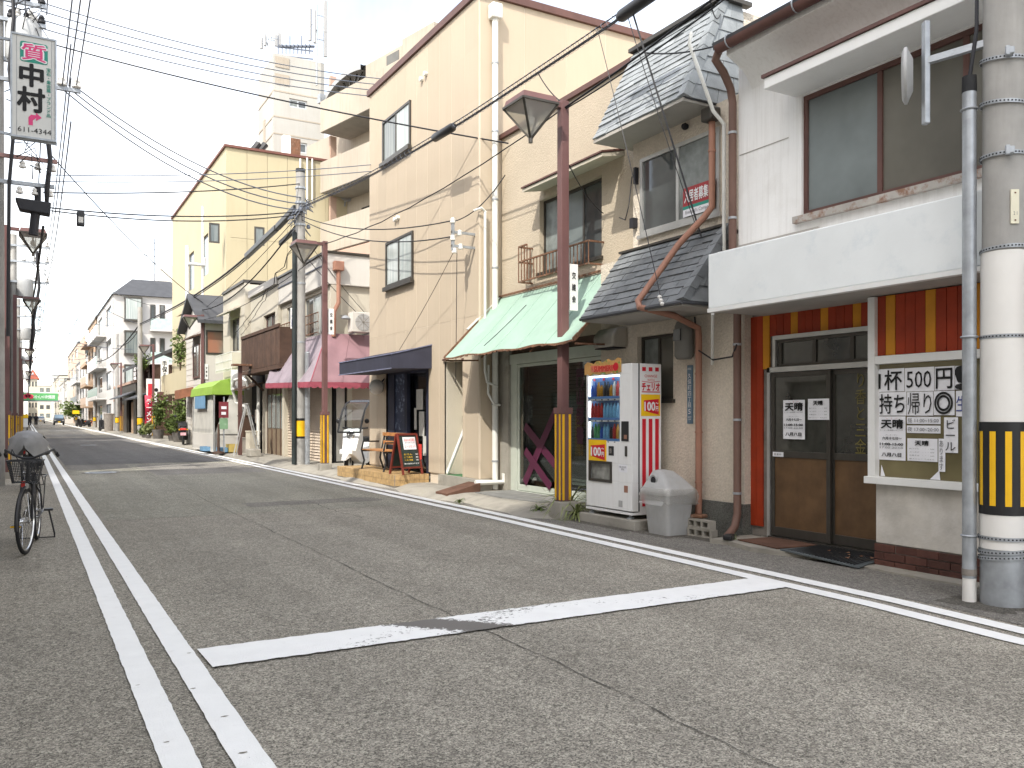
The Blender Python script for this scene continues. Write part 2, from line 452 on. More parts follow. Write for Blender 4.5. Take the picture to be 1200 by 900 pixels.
M['green_canvas'] = mat('mint_canvas', (0.28, 0.40, 0.33), 0.7, 0.08, 1.6, 0.10, 14, streak=0.30, scol=(0.38, 0.50, 0.44), blot=0.25, bcol=(0.28, 0.37, 0.29), blscale=1.8)
M['rust'] = mat('rusty_steel', (0.17, 0.085, 0.05), 0.9, 0.35, 9.0, 0.3, 60, blot=0.6, bcol=(0.38, 0.33, 0.27), blscale=14)
M['rust_sill'] = mat('rust_streaked_sill', (0.40, 0.375, 0.34), 0.8, 0.15, 4, 0.1, 40, blot=0.85, bcol=(0.22, 0.10, 0.05), blscale=7, blpos=0.50)
M['rust_plate'] = mat('rusty_plate', (0.115, 0.058, 0.038), 0.8, 0.3, 5.0, 0.15, 60)
M['navy'] = mat('navy_canvas', (0.037, 0.038, 0.058), 0.75, 0.14, 2.5, 0.12, 30, streak=0.25, scol=(0.075, 0.078, 0.115))
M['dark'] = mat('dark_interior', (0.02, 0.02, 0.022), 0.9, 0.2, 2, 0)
M['navy_dark'] = mat('dark_navy_timber', (0.022, 0.026, 0.05), 0.5, 0.3, 4, 0.1, 40)
M['purple_canvas'] = mat('plum_canvas', (0.235, 0.135, 0.150), 0.75, 0.12, 2.0, 0.15, 20, streak=0.35, scol=(0.20, 0.13, 0.14))
M['purple_fade'] = mat('faded_mauve_canvas', (0.26, 0.215, 0.245), 0.75, 0.12, 2.0, 0.15, 20, streak=0.45, scol=(0.42, 0.385, 0.40))
M['pink_trim'] = mat('pink_valance', (0.34, 0.075, 0.105), 0.7, 0.1, 3.0, 0.1, 30)
M['shutter'] = mat('beige_shutter', (0.56, 0.47, 0.38), 0.6, 0.06, 2.0, 0.04, 60, streak=0.2, scol=(0.40, 0.33, 0.27))
M['shutter_grey'] = mat('grey_shutter', (0.42, 0.42, 0.40), 0.5, 0.08, 2.0, 0.04, 60)
M['yellow_wall'] = mat('yellow_siding', (0.455, 0.40, 0.268), 0.85, 0.04, 0.5, 0.12, 60, rnd=0.03, streak=0.22, scol=(0.37, 0.31, 0.19))
M['ivory'] = mat('ivory_render', (0.52, 0.48, 0.395), 0.9, 0.06, 0.8, 0.2, 40, streak=0.35, scol=(0.46, 0.41, 0.33))
M['offwhite'] = mat('offwhite_render', (0.58, 0.555, 0.51), 0.9, 0.05, 0.8, 0.2, 40, streak=0.30, scol=(0.5, 0.46, 0.41))
M['apartment_white'] = mat('white_tile_wall', (0.55, 0.53, 0.51), 0.8, 0.04, 0.5, 0.05, 40, streak=0.18, scol=(0.58, 0.54, 0.50))
M['tan_wall'] = mat('tan_tile_wall', (0.40, 0.285, 0.195), 0.85, 0.08, 0.6, 0.08, 40, streak=0.2, scol=(0.36, 0.26, 0.18))
M['peach_wall'] = mat('peach_wall', (0.50, 0.385, 0.30), 0.85, 0.06, 0.6, 0.08, 40)
M['tower_wall'] = mat('stained_concrete_render', (0.40, 0.39, 0.36), 0.9, 0.1, 0.35, 0.12, 20, streak=0.45, scol=(0.33, 0.29, 0.235))
M['balcony_wall'] = mat('stained_tan_render', (0.37, 0.325, 0.265), 0.9, 0.12, 0.35, 0.12, 20, streak=0.55, scol=(0.25, 0.21, 0.165))
M['pink_wall'] = mat('pink_band_wall', (0.42, 0.29, 0.225), 0.9, 0.08, 0.5, 0.1, 20)
M['brown_wood'] = mat('dark_brown_timber', (0.085, 0.048, 0.032), 0.7, 0.25, 4.0, 0.2, 40, rnd=0.18, streak=0.3, scol=(0.14, 0.09, 0.065))
M['black_roof'] = mat('dark_roof_sheet', (0.062, 0.064, 0.07), 0.6, 0.15, 2, 0.1, 30)
M['galv'] = mat('galvanised_steel', (0.36, 0.38, 0.40), 0.45, 0.18, 8.0, 0.05, 60, metal=0.45, blot=0.3, bcol=(0.50, 0.52, 0.53), blscale=12)
M['pole_concrete'] = mat('pole_concrete', (0.33, 0.32, 0.30), 0.9, 0.12, 4.0, 0.12, 90, streak=0.45, scol=(0.20, 0.19, 0.175))
M['pole_white'] = mat('white_pole_wrap', (0.74, 0.72, 0.68), 0.6, 0.04, 3.0, 0.02, 40, streak=0.12, scol=(0.50, 0.47, 0.42))
M['black_wrap'] = mat('black_wrap', (0.015, 0.015, 0.016), 0.5, 0.2, 4, 0.02)
M['yellow_wrap'] = mat('yellow_stripe', (0.80, 0.46, 0.012), 0.45, 0.08, 5, 0.02, blot=0.15, bcol=(0.45, 0.26, 0.03), blscale=9)
M['cable'] = mat('black_cable', (0.02, 0.02, 0.024), 0.6, 0.1, 2, 0)
M['cable_grey'] = mat('grey_cable', (0.13, 0.145, 0.18), 0.6, 0.1, 2, 0)
M['black_plastic'] = mat('black_plastic', (0.022, 0.022, 0.024), 0.4, 0.2, 5, 0.02)
M['rubber'] = mat('rubber', (0.016, 0.016, 0.017), 0.75, 0.2, 12, 0.1, 90)
M['chrome'] = mat('chrome', (0.62, 0.62, 0.62), 0.18, 0.05, 5, 0, metal=1.0)
M['porcelain'] = mat('porcelain', (0.72, 0.70, 0.66), 0.25, 0.06, 5, 0)
M['transformer'] = mat('grey_transformer', (0.48, 0.49, 0.49), 0.5, 0.1, 3, 0.03, streak=0.2)
M['vend_white'] = mat('white_enamel', (0.80, 0.80, 0.79), 0.32, 0.03, 2.0, 0.0, spec=0.5, streak=0.22, scol=(0.50, 0.47, 0.42), stk=(14, 14, 0.8), blot=0.12, bcol=(0.5, 0.47, 0.42), blscale=5)
M['vend_red'] = mat('red_enamel', (0.60, 0.015, 0.03), 0.35, 0.05, 4, 0)
M['vend_yellow'] = mat('yellow_print', (0.85, 0.52, 0.01), 0.4, 0.05, 4, 0)
M['vend_blue'] = mat('blue_display', (0.10, 0.22, 0.48), 0.5, 0.25, 3, 0)
M['paper'] = mat('white_paper', (0.80, 0.80, 0.83), 0.85, 0.04, 6.0, 0.1, 12)
M['ink'] = mat('black_ink', (0.012, 0.012, 0.012), 0.7, 0.0, bump=0)
M['ink_grey'] = mat('grey_ink', (0.14, 0.14, 0.15), 0.7, 0.0, bump=0)
M['ink_blue'] = mat('blue_ink', (0.04, 0.06, 0.25), 0.7, 0.0, bump=0)
M['ink_red'] = mat('red_ink', (0.62, 0.05, 0.04), 0.7, 0.0, bump=0)
M['ink_pink'] = mat('pink_ink', (0.68, 0.06, 0.20), 0.6, 0.0, bump=0)
M['ink_green'] = mat('green_ink', (0.03, 0.27, 0.20), 0.6, 0.0, bump=0)
M['gold'] = mat('gold_lettering', (0.15, 0.125, 0.03), 0.5, 0.25, 9, 0)
M['white_ink'] = mat('white_ink', (0.80, 0.80, 0.80), 0.6, 0.0, bump=0)
M['banner_red'] = mat('dull_banner_red', (0.36, 0.05, 0.055), 0.7, 0.08, 3, 0)
M['old_red'] = mat('faded_red_arm', (0.34, 0.20, 0.18), 0.7, 0.2, 5, 0)
M['poster_red'] = mat('poster_red', (0.55, 0.035, 0.05), 0.6, 0.06, 3, 0)
M['plate_blue'] = mat('blue_enamel_plate', (0.11, 0.18, 0.24), 0.4, 0.1, 6, 0)
M['leaf'] = mat('leaf', (0.105, 0.15, 0.035), 0.6, 0.45, 7.0, 0, rnd=0.1)
M['leaf_light'] = mat('pale_striped_leaf', (0.20, 0.23, 0.085), 0.6, 0.4, 9.0, 0)
M['bark'] = mat('bark', (0.085, 0.06, 0.04), 0.9, 0.25, 8, 0.3, 40)
M['terracotta'] = mat('plant_pot', (0.13, 0.12, 0.11), 0.8, 0.2, 6, 0.1)
M['bin_grey'] = mat('translucent_grey_plastic', (0.40, 0.40, 0.395), 0.5, 0.08, 6, 0.04, streak=0.4, scol=(0.30, 0.28, 0.25), stk=(18, 18, 2.0), blot=0.25, bcol=(0.36, 0.34, 0.30), blscale=10)
M['mesh_green'] = mat('lime_tent', (0.25, 0.40, 0.055), 0.6, 0.1, 3, 0.05)
M['pvc_clear'] = mat('cloudy_vinyl_sheet', (0.62, 0.61, 0.56), 0.3, 0.15, 2, 0.1, 10)
M['wood_light'] = mat('varnished_slat', (0.42, 0.19, 0.065), 0.5, 0.2, 6, 0.08, 40)
M['red_wood_frame'] = mat('red_frame', (0.17, 0.03, 0.02), 0.5, 0.15, 6, 0.05)
M['chalk'] = mat('chalkboard', (0.022, 0.034, 0.03), 0.7, 0.3, 7, 0)
M['tile_tan'] = mat('tan_step_tile', (0.42, 0.28, 0.13), 0.6, 0.25, 12.0, 0.05, 60)
M['green_banner'] = mat('green_banner', (0.10, 0.36, 0.12), 0.6, 0.1, 1, 0)
M['red_flower'] = mat('red_print', (0.62, 0.05, 0.09), 0.6, 0.1, 3, 0)
M['sign_grey'] = mat('pale_sign_face', (0.62, 0.61, 0.57), 0.35, 0.03, 2, 0)
M['skin'] = mat('skin', (0.50, 0.32, 0.23), 0.6, 0.05, 8, 0)
M['cloth_dark'] = mat('dark_cloth', (0.03, 0.032, 0.04), 0.9, 0.2, 8, 0.1)
M['cloth_blue'] = mat('blue_cloth', (0.10, 0.22, 0.42), 0.9, 0.2, 8, 0.1)
M['car_dark'] = mat('dark_car_paint', (0.05, 0.055, 0.062), 0.2, 0.05, 2, 0, coat=0.5)
M['car_white'] = mat('white_car_paint', (0.72, 0.72, 0.72), 0.2, 0.02, 2, 0, coat=0.5)
M['lamp_glass'] = glass('lamp_glass', (0.93, 0.92, 0.88), 0.08, 0.15)
M['bag_clear'] = glass('thin_plastic', (0.93, 0.93, 0.93), 0.08, 0.3)
for _m, _f in (('lamp_glass', 0.42), ('bag_clear', 0.20)):
  _n = M[_m].node_tree; _o = [q for q in _n.nodes if q.bl_idname == 'ShaderNodeOutputMaterial'][0]; _x = _n.nodes.new('ShaderNodeMixShader'); _t = _n.nodes.new('ShaderNodeBsdfTranslucent'); _d = _n.nodes.new('ShaderNodeBsdfDiffuse'); _a = _n.nodes.new('ShaderNodeAddShader')
  _t.inputs[0].default_value = (0.45, 0.44, 0.41, 1); _d.inputs[0].default_value = (0.45, 0.44, 0.41, 1); _n.links.new(_t.outputs[0], _a.inputs[0]); _n.links.new(_d.outputs[0], _a.inputs[1])
  _src = _o.inputs[0].links[0].from_socket; _x.inputs[0].default_value = _f; _n.links.new(_src, _x.inputs[1]); _n.links.new(_a.outputs[0], _x.inputs[2]); _n.links.new(_x.outputs[0], _o.inputs[0])
M['display_light'] = mat('display_lamp', (0.9, 0.95, 1.0), 0.5, 0.0, bump=0.0, emit=2.0)
M['clear'] = glass('clear_glass', (0.86, 0.90, 0.90), 0.07)
M['shop_clear'] = glass('shop_glass', (0.62, 0.66, 0.64), 0.10)

M['sky_panel'] = mat('light_blue_sheet', (0.16, 0.31, 0.47), 0.6, 0.1, 3, 0.05)
M['tarp_grey'] = mat('grey_bike_cover', (0.22, 0.22, 0.22), 0.55, 0.15, 5, 0.1)
M['dish'] = mat('white_dish', (0.33, 0.33, 0.33), 0.4, 0.03, 3, 0)
# ================================================================ ground, road, painted lines
def road_mat(name, col, lo, hi):
    m = mat(name, col, 0.9, 0.0, bump=0.5, bscale=140, spec=0.3)
    nt = m.node_tree; N = nt.nodes; L = nt.links; b = N['Principled BSDF']
    g = N.new('ShaderNodeNewGeometry')
    def noise(sc, det, rg=0.6):
        n = N.new('ShaderNodeTexNoise'); n.inputs['Scale'].default_value = sc; n.inputs['Detail'].default_value = det; n.inputs['Roughness'].default_value = rg
        L.new(g.outputs['Position'], n.inputs['Vector']); return n.outputs['Fac']
    def mr(f, a, c, x, y):
        r = N.new('ShaderNodeMapRange'); r.inputs[1].default_value = a; r.inputs[2].default_value = c; r.inputs[3].default_value = x; r.inputs[4].default_value = y
        L.new(f, r.inputs[0]); return r.outputs[0]
    def mul(a, c):
        x = N.new('ShaderNodeMath'); x.operation = 'MULTIPLY'; L.new(a, x.inputs[0]); L.new(c, x.inputs[1]); return x.outputs[0]
    v = N.new('ShaderNodeTexVoronoi'); v.inputs['Scale'].default_value = 140; L.new(g.outputs['Position'], v.inputs['Vector'])
    sx = N.new('ShaderNodeSeparateXYZ'); L.new(v.outputs['Color'], sx.inputs[0])
    stone = mr(sx.outputs[0], 0.0, 1.0, 1 - lo, 1 + hi)              # every chip of aggregate has its own tone
    v2 = N.new('ShaderNodeTexVoronoi'); v2.inputs['Scale'].default_value = 52; L.new(g.outputs['Position'], v2.inputs['Vector'])
    s2 = N.new('ShaderNodeSeparateXYZ'); L.new(v2.outputs['Color'], s2.inputs[0]); stone = mul(stone, mr(s2.outputs[1], 0.0, 1.0, 0.78, 1.22))
    f = mul(mul(stone, mr(noise(300, 2), 0.3, 0.7, 0.72, 1.28)), mul(mr(noise(0.9, 5), 0.3, 0.7, 0.9, 1.1), mr(noise(7, 4), 0.3, 0.7, 0.92, 1.08)))
    mp = N.new('ShaderNodeMapping'); mp.inputs['Scale'].default_value = (1.6, 0.06, 1); L.new(g.outputs['Position'], mp.inputs[0])
    w = N.new('ShaderNodeTexNoise'); w.inputs['Scale'].default_value = 1.0; w.inputs['Detail'].default_value = 3; L.new(mp.outputs[0], w.inputs['Vector'])
    f = mul(f, mr(w.outputs['Fac'], 0.35, 0.65, 0.87, 1.08))          # faint wheel tracks
    x = N.new('ShaderNodeVectorMath'); x.operation = 'SCALE'; x.inputs[0].default_value = col; L.new(f, x.inputs['Scale'])
    o = N.new('ShaderNodeMixRGB'); o.inputs[2].default_value = (col[0] * 0.6, col[1] * 0.58, col[2] * 0.55, 1)
    L.new(mr(noise(2.3, 6, 0.7), 0.61, 0.72, 0.0, 0.55), o.inputs[0]); L.new(x.outputs[0], o.inputs[1])
    L.new(o.outputs[0], b.inputs['Base Color'])
    return m
M['asphalt'] = road_mat('worn_asphalt', (0.280, 0.258, 0.216), 0.62, 0.75)
M['asphalt_dark'] = road_mat('dark_asphalt', (0.155, 0.150, 0.145), 0.4, 0.5)
M['asphalt_rim_sunpatch'] = road_mat('rim_and_sun_patch', (0.25, 0.235, 0.21), 0.4, 0.4)
M['asphalt_edge'] = road_mat('shoulder_asphalt', (0.205, 0.192, 0.170), 0.5, 0.5)
def paint_mat(name, wear, zone=None):
    m = mat(name, (0.88, 0.88, 0.86), 0.6, 0.03, 6, 0.25, 120, streak=0.0, blot=0.25, bcol=(0.62, 0.61, 0.57), blscale=9, blpos=0.60)
    nt = m.node_tree; N = nt.nodes; L = nt.links; b = N['Principled BSDF']
    g = N.new('ShaderNodeNewGeometry'); n = N.new('ShaderNodeTexNoise'); n.inputs['Scale'].default_value = 26; n.inputs['Detail'].default_value = 8; n.inputs['Roughness'].default_value = 0.75
    L.new(g.outputs['Position'], n.inputs['Vector'])
    thr = N.new('ShaderNodeMath'); thr.operation = 'ADD'; L.new(n.outputs['Fac'], thr.inputs[0])
    if zone:       # (centre across the street, half width): the paint is worn through there
        s = N.new('ShaderNodeSeparateXYZ'); L.new(g.outputs['Position'], s.inputs[0])
        acc = None
        for (c, hw, amt, ys) in zone:
            d = N.new('ShaderNodeMath'); d.operation = 'SUBTRACT'; L.new(s.outputs[0], d.inputs[0]); d.inputs[1].default_value = c
            if ys:
                k = N.new('ShaderNodeMath'); k.operation = 'MULTIPLY_ADD'; L.new(s.outputs[1], k.inputs[0]); k.inputs[1].default_value = ys; k.inputs[2].default_value = -ys * 5.15
                e = N.new('ShaderNodeMath'); e.operation = 'ADD'; L.new(d.outputs[0], e.inputs[0]); L.new(k.outputs[0], e.inputs[1]); d = e
            a = N.new('ShaderNodeMath'); a.operation = 'ABSOLUTE'; L.new(d.outputs[0], a.inputs[0])
            r = N.new('ShaderNodeMapRange'); r.inputs[1].default_value = hw; r.inputs[2].default_value = hw * 0.25; r.inputs[3].default_value = 0; r.inputs[4].default_value = amt
            L.new(a.outputs[0], r.inputs[0])
            if acc is None: acc = r.outputs[0]
            else:
                q = N.new('ShaderNodeMath'); q.operation = 'MAXIMUM'; L.new(acc, q.inputs[0]); L.new(r.outputs[0], q.inputs[1]); acc = q.outputs[0]
        L.new(acc, thr.inputs[1])
    else: thr.inputs[1].default_value = 0.0
    r = N.new('ShaderNodeMapRange'); r.inputs[1].default_value = 0.70 - wear; r.inputs[2].default_value = 0.76 - wear; L.new(thr.outputs[0], r.inputs[0])
    old = b.inputs['Base Color'].links[0].from_socket
    x = N.new('ShaderNodeMixRGB'); L.new(r.outputs[0], x.inputs[0]); L.new(old, x.inputs[1]); x.inputs[2].default_value = (0.15, 0.14, 0.13, 1)
    L.new(x.outputs[0], b.inputs['Base Color'])
    return m
M['paint'] = paint_mat('road_paint', 0.03)
M['paint_worn'] = paint_mat('worn_road_paint', 0.03, [(2.45, 0.30, 0.42, 0.9), (2.75, 0.42, 0.16, -1.6), (3.9, 0.6, 0.10, 3.5), (2.05, 0.35, 0.12, -1.5)])

g = MB(); g.poly([(-500, -200, -0.06), (600, -200, -0.06), (600, 1500, -0.06), (-500, 1500, -0.06)])
struct(g.o('ground', M['concrete']))
rd = MB(); rd.poly([(-0.78, -16, 0), (9.5, -16, 0), (9.5, 430, 0), (-0.78, 430, 0)])
struct(rd.o('road', M['asphalt'], base=(3, 10, 0)))
def rline(s):                    # the right-hand edge line drifts a little away from the left one
    pts = [(-16, 5.40), (3.1, 5.49), (4.2, 5.58), (6.8, 5.64), (10.6, 5.72), (17, 5.72), (31, 5.74), (400, 5.80)]
    for (a, b) in zip(pts, pts[1:]):
        if s <= b[0]: return a[1] + (b[1] - a[1]) * (s - a[0]) / (b[0] - a[0])
    return 5.8
# shoulder beyond the right line: slightly darker strip with a ragged seam
sh = MB(); ss = [-16 + i * 0.5 for i in range(0, 60)] + [14 + i * 3 for i in range(30)]
for a, b in zip(ss, ss[1:]):
    ja, jb = 0.03 * math.sin(a * 2.1) + 0.02 * math.sin(a * 5.3), 0.03 * math.sin(b * 2.1) + 0.02 * math.sin(b * 5.3)
    sh.poly([(rline(a) + 0.27 + ja, a, 0.003), (7.25, a, 0.003), (7.25, b, 0.003), (rline(b) + 0.27 + jb, b, 0.003)])
struct(sh.o('road_shoulder', M['asphalt_edge'], base=(6.3, 10, 0)))
def ragged(name, t0, t1, s0, s1, m, z, j=0.05, n=14):
    mb = MB(); pts = []
    for i in range(n): pts.append((t0 + (t1 - t0) * i / n, s0 + random.uniform(-j, j), z))
    for i in range(n): pts.append((t1 + random.uniform(-j, j) * 0.4, s0 + (s1 - s0) * i / n, z))
    for i in range(n): pts.append((t1 - (t1 - t0) * i / n, s1 + random.uniform(-j, j), z))
    for i in range(n): pts.append((t0 + random.uniform(-j, j) * 0.4, s1 - (s1 - s0) * i / n, z))
    mb.poly(pts); return struct(mb.o(name, m))
ragged('road_patch', 0.95, 5.35, 27.5, 62, M['asphalt_dark'], 0.004, 0.03)  # darker asphalt band along the carriageway
ragged('road_patch', 2.7, 5.3, 21.8, 26.6, M['asphalt_rim_sunpatch'], 0.004, 0.05)  # sun patches between the house shadows, put into the road colour
ragged('road_patch', 0.95, 2.5, 25.0, 27.4, M['asphalt_rim_sunpatch'], 0.0045, 0.04)
ragged('road_patch', 1.2, 4.4, 66, 74, M['asphalt_rim_sunpatch'], 0.004, 0.05)
ragged('road_patch', 2.0, 5.0, 90, 104, M['asphalt_rim_sunpatch'], 0.004, 0.05)
ragged('road_patch', 3.0, 5.2, 13.4, 14.1, M['asphalt_edge'], 0.004, 0.05)
M['asphalt_old'] = road_mat('older_asphalt', (0.268, 0.256, 0.212), 0.62, 0.75)
M['asphalt_foot'] = road_mat('dark_foot_asphalt', (0.115, 0.106, 0.090), 0.5, 0.5)
ragged('road_patch', 0.93, 5.42, 12.6, 27.45, M['asphalt_old'], 0.0028, 0.05, 40)
for (a_, b_, c_, d_) in ((6.36, 6.9, 7.62, 8.28), (6.92, 7.1, 7.15, 8.3), (6.30, 6.46, 8.3, 9.6), (6.70, 6.9, 2.5, 4.3), (5.98, 6.5, 3.5, 4.05), (-0.78, -0.62, 2, 20), (6.6, 7.0, 7.1, 7.6)):  # darker ragged patches at the feet of walls, bin, plinth and pole
    ragged('dark_foot_patch', a_, b_, c_, d_, M['asphalt_foot'], 0.0046, 0.035, 18)
# long construction joint of the asphalt, opened to a crack
def crack(pts, wmin, wmax, z):
    mb = MB(); L_ = []; 
    for (x, y) in pts: L_.append((x, y, random.uniform(wmin, wmax)))
    for a, b in zip(L_, L_[1:]):
        mb.poly([(a[0] - a[2], a[1], z), (a[0] + a[2], a[1], z), (b[0] + b[2], b[1], z), (b[0] - b[2], b[1], z)])
    return struct(mb.o('road_crack', M['crack']))
M['crack'] = mat('crack_fill', (0.07, 0.065, 0.058), 0.95, 0.3, 9, 0.2)
pts = []; s = 1.0; x = 2.6
while s < 27:
    pts.append((x, s)); s += random.uniform(0.06, 0.16) * (1 + s * 0.08); x += random.uniform(-0.016, 0.016) + (2.6 - x) * 0.25
crack(pts, 0.001, 0.005, 0.0055)
pts = []; s = 11.2; x = 4.0
while s < 14.2:
    pts.append((x, s)); s += random.uniform(0.05, 0.12); x += random.uniform(-0.02, 0.03)
crack(pts, 0.003, 0.006, 0.0055)
# painted lines
def band(name, f0, f1, ss, m, z=0.008, j=0.0025):
    mb = MB(); A = []
    for s in ss: A.append(((f0(s) + random.uniform(-j, j), s, z), (f1(s) + random.uniform(-j, j), s, z)))
    for a, b in zip(A, A[1:]): mb.poly([a[0], a[1], b[1], b[0]])
    return struct(mb.o(name, m))
ss = [-4 + i * 0.07 for i in range(0, 170)] + [8 + i * 0.3 for i in range(40)] + [20 + i * 2 for i in range(0, 190)]
for c in (0.5376, 0.7917): band('road_line', lambda s: c - 0.07, lambda s: c + 0.07, ss, M['paint'])
ss2 = [-10 + i * 0.3 for i in range(0, 40)] + [2 + i * 0.1 for i in range(110)] + [13 + i * 0.6 for i in range(60)] + [49 + i * 3 for i in range(115)]
for c in (-0.132, 0.132): band('road_line', lambda s: rline(s) + c - 0.078, lambda s: rline(s) + c + 0.078, ss2, M['paint'])
mb = MB(); n = 120; A = []
for i in range(n + 1):
    t = 0.885 + (5.40 - 0.885) * i / n
    A.append(((t + (0.012 if i == 0 else 0), 4.93 + random.uniform(-0.008, 0.008), 0.012), (t, 5.36 + random.uniform(-0.008, 0.008), 0.012)))
for a, b in zip(A, A[1:]): mb.poly([a[0], b[0], b[1], a[1]])
struct(mb.o('stop_line', M['paint_worn']))
# chips knocked out of the lines, and crumbs of loose paint and grit
mb = MB()
for (c, s, r) in ((0.52, 3.9, 0.012), (0.80, 4.1, 0.016), (0.78, 3.62, 0.02), (0.83, 5.3, 0.014), (0.50, 4.8, 0.012), (0.74, 4.6, 0.015), (1.02, 5.0, 0.014), (0.81, 3.35, 0.014), (5.62, 4.2, 0.02), (0.56, 3.3, 0.015)):
    k = [(c + r * math.cos(a) * random.uniform(0.6, 1.3), s + 0.5 * r * math.sin(a) * random.uniform(0.6, 1.3), 0.0095) for a in [i * math.pi / 4 for i in range(8)]]
    mb.poly(k)
stuff(mb.o('paint_chips', M['asphalt']))
mb = MB()
for i in range(70):
    t, s = random.choice([(random.uniform(-0.5, 0.5), random.uniform(3, 12)), (random.uniform(1, 5), random.uniform(2, 14)), (random.uniform(5.9, 6.8), random.uniform(3.5, 12))])
    r = random.uniform(0.004, 0.014); mb.add([(t + r, s, 0.004), (t - r * 0.6, s + r, 0.004), (t - r * 0.6, s - r, 0.004), (t, s, 0.004 + r)], [(0, 1, 3), (1, 2, 3), (2, 0, 3), (0, 2, 1)])
stuff(mb.o('loose_grit', M['slab']))
# manhole covers in the carriageway
def manhole(t, s, r, label):
    k = thing('manhole_cover', label, 'manhole cover', (t, s, 0.004))
    MB().lathe((t, s, 0.004), [(r + 0.07, 0), (r + 0.07, 0.006), (r + 0.005, 0.007)], 28).o('rim', M['asphalt_rim_sunpatch'], k)
    m = MB().lathe((t, s, 0.004), [(r, 0), (r, 0.010), (r - 0.03, 0.011)], 28)
    for i in range(-3, 4): m.box(t - 0.7 * r, t + 0.7 * r, s + i * r * 0.22 - 0.012, s + i * r * 0.22 + 0.012, 0.014, 0.018)
    m.o('lid', M['galv'], k)
manhole(1.60, 23.4, 0.36, 'round iron manhole cover in the nearer part of the carriageway')
manhole(2.6, 46.0, 0.36, 'distant round iron manhole cover on the dark asphalt')
# raised concrete pavement along the right-hand buildings, its front edge worn and uneven
ap = MB(); ss = [9.75 + 0.35 * i for i in range(30)] + [20.3 + 2 * i for i in range(60)]
prof = [(6.02, -0.01), (6.10, 0.022), (6.26, 0.07), (6.5, 0.10), (9.4, 0.11)]
rows = []
for s in ss:
    j = 0.09 * math.sin(s * 1.7) + 0.05 * math.sin(s * 4.1 + 1); e = min(1, (s - 9.75) / 0.5)
    rows.append([(t + (j if k < 3 else 0) + (0.35 * (1 - e) if k < 3 else 0), s, z * max(0.05, e) + (0.004 if k == 0 else 0)) for k, (t, z) in enumerate(prof)])
for a, b in zip(rows, rows[1:]):
    for k in range(len(prof) - 1): ap.poly([a[k], a[k + 1], b[k + 1], b[k]])
struct(ap.o('pavement', M['slab'], base=(6.5, 10, 0)))
# small concrete aprons in front of the restaurant door
mb = MB(); mb.slab([(6.55, 7.10, 0), (6.62, 6.9, 0), (6.50, 6.45, 0), (6.60, 6.0, 0), (6.86, 5.30, 0), (7.2, 5.28, 0), (7.2, 7.12, 0), (6.85, 7.16, 0)], (0, 0, 0.05))
struct(mb.o('door_apron', M['slab']))
mb = MB(); mb.slab([(6.70, 5.25, 0), (6.66, 4.6, 0), (6.72, 3.9, 0), (6.78, 3.2, 0), (6.9, 3.2, 0), (6.9, 5.25, 0)], (0, 0, 0.02))
struct(mb.o('wall_foot', M['slab']))
# ================================================================ the restaurant with the blank white sign (nearest on the right)
TA, TR = 6.9, 7.2
rA = thing('restaurant', 'two storey white restaurant with red and yellow planks under a blank white signboard', 'restaurant', (6.9, 4.0, 0))
m = MB(); wall(m, 't', TA, 1.0, 7.02, 3.05, 5.3, [(3.5, 6.13, 3.45, 4.68)], 0.25)
m.box(7.55, 13, 1.0, 7.08, -0.05, 5.3); m.box(7.15, 7.5, 1.0, 7.02, 2.6, 3.05)
m.o('wall', M['white_wall'], rA)
MB().box(6.894, 6.9, 6.3, 7.0, 4.30, 4.308).o('wall_seam', M['grey_soffit'], rA); MB().box(6.88, 6.9, 5.9, 7.0, 3.27, 3.30).o('wall_ledge', M['grey_soffit'], rA)
MB().box(7.2, 7.5, 3.4, 6.2, 3.4, 4.7).o('room_backing', M['dark'], rA)
# eave: coved plaster, roof, gutter
m = MB(); prof = [(6.9, 4.98), (6.86, 5.06), (6.76, 5.16), (6.62, 5.23), (6.53, 5.27), (6.53, 5.34), (6.9, 5.34)]
m.slab([(t, 1.0, z) for t, z in prof], (0, 5.82, 0)); m.o('eave_cove', M['white_wall'], rA, True)
m = MB(); m.slab([(6.46, 1.0, 5.36), (13, 1.0, 6.9), (13, 1.0, 6.98), (6.44, 1.0, 5.43)], (0, 5.95, 0)); m.o('roof', M['black_roof'], rA)
m = MB(); ring = [(6.46 + 0.06 * math.cos(a), 5.37 + 0.075 * math.sin(a)) for a in [math.pi + i * math.pi / 6 for i in range(7)]]
m.slab([(t, 0.9, z) for t, z in ring], (0, 5.98, 0)); gut = m.o('gutter', M['brown_metal'], rA, True)
for k in range(4):
    s = 6.7 - k * 0.9; MB().torus((6.46, s, 5.37), 0.072, 0.008, 'y', 14, 5).o('gutter_hook', M['galv'], gut)
m = MB(); m.tube([(6.5, 6.9, 5.36), (6.52, 6.98, 5.28), (6.66, 7.0, 5.18), (6.82, 7.06, 5.05), (6.85, 7.06, 4.9), (6.85, 7.06, 3.02)], 0.045, 10)
m.tube([(6.98, 7.12, 3.05), (6.98, 7.12, 0.30), (6.92, 7.1, 0.16), (6.72, 7.02, 0.06)], 0.045, 10)
dp = m.o('downpipe', M['brown_pipe'], rA, True)
for z in (4.55, 3.6, 2.2, 1.35, 0.52):
    t = 6.85 if z > 3 else 6.98; s = 7.06 if z > 3 else 7.12
    MB().lathe((t, s, z), [(0.052, 0), (0.052, 0.025)], 12).o('pipe_clip', M['galv'], dp)
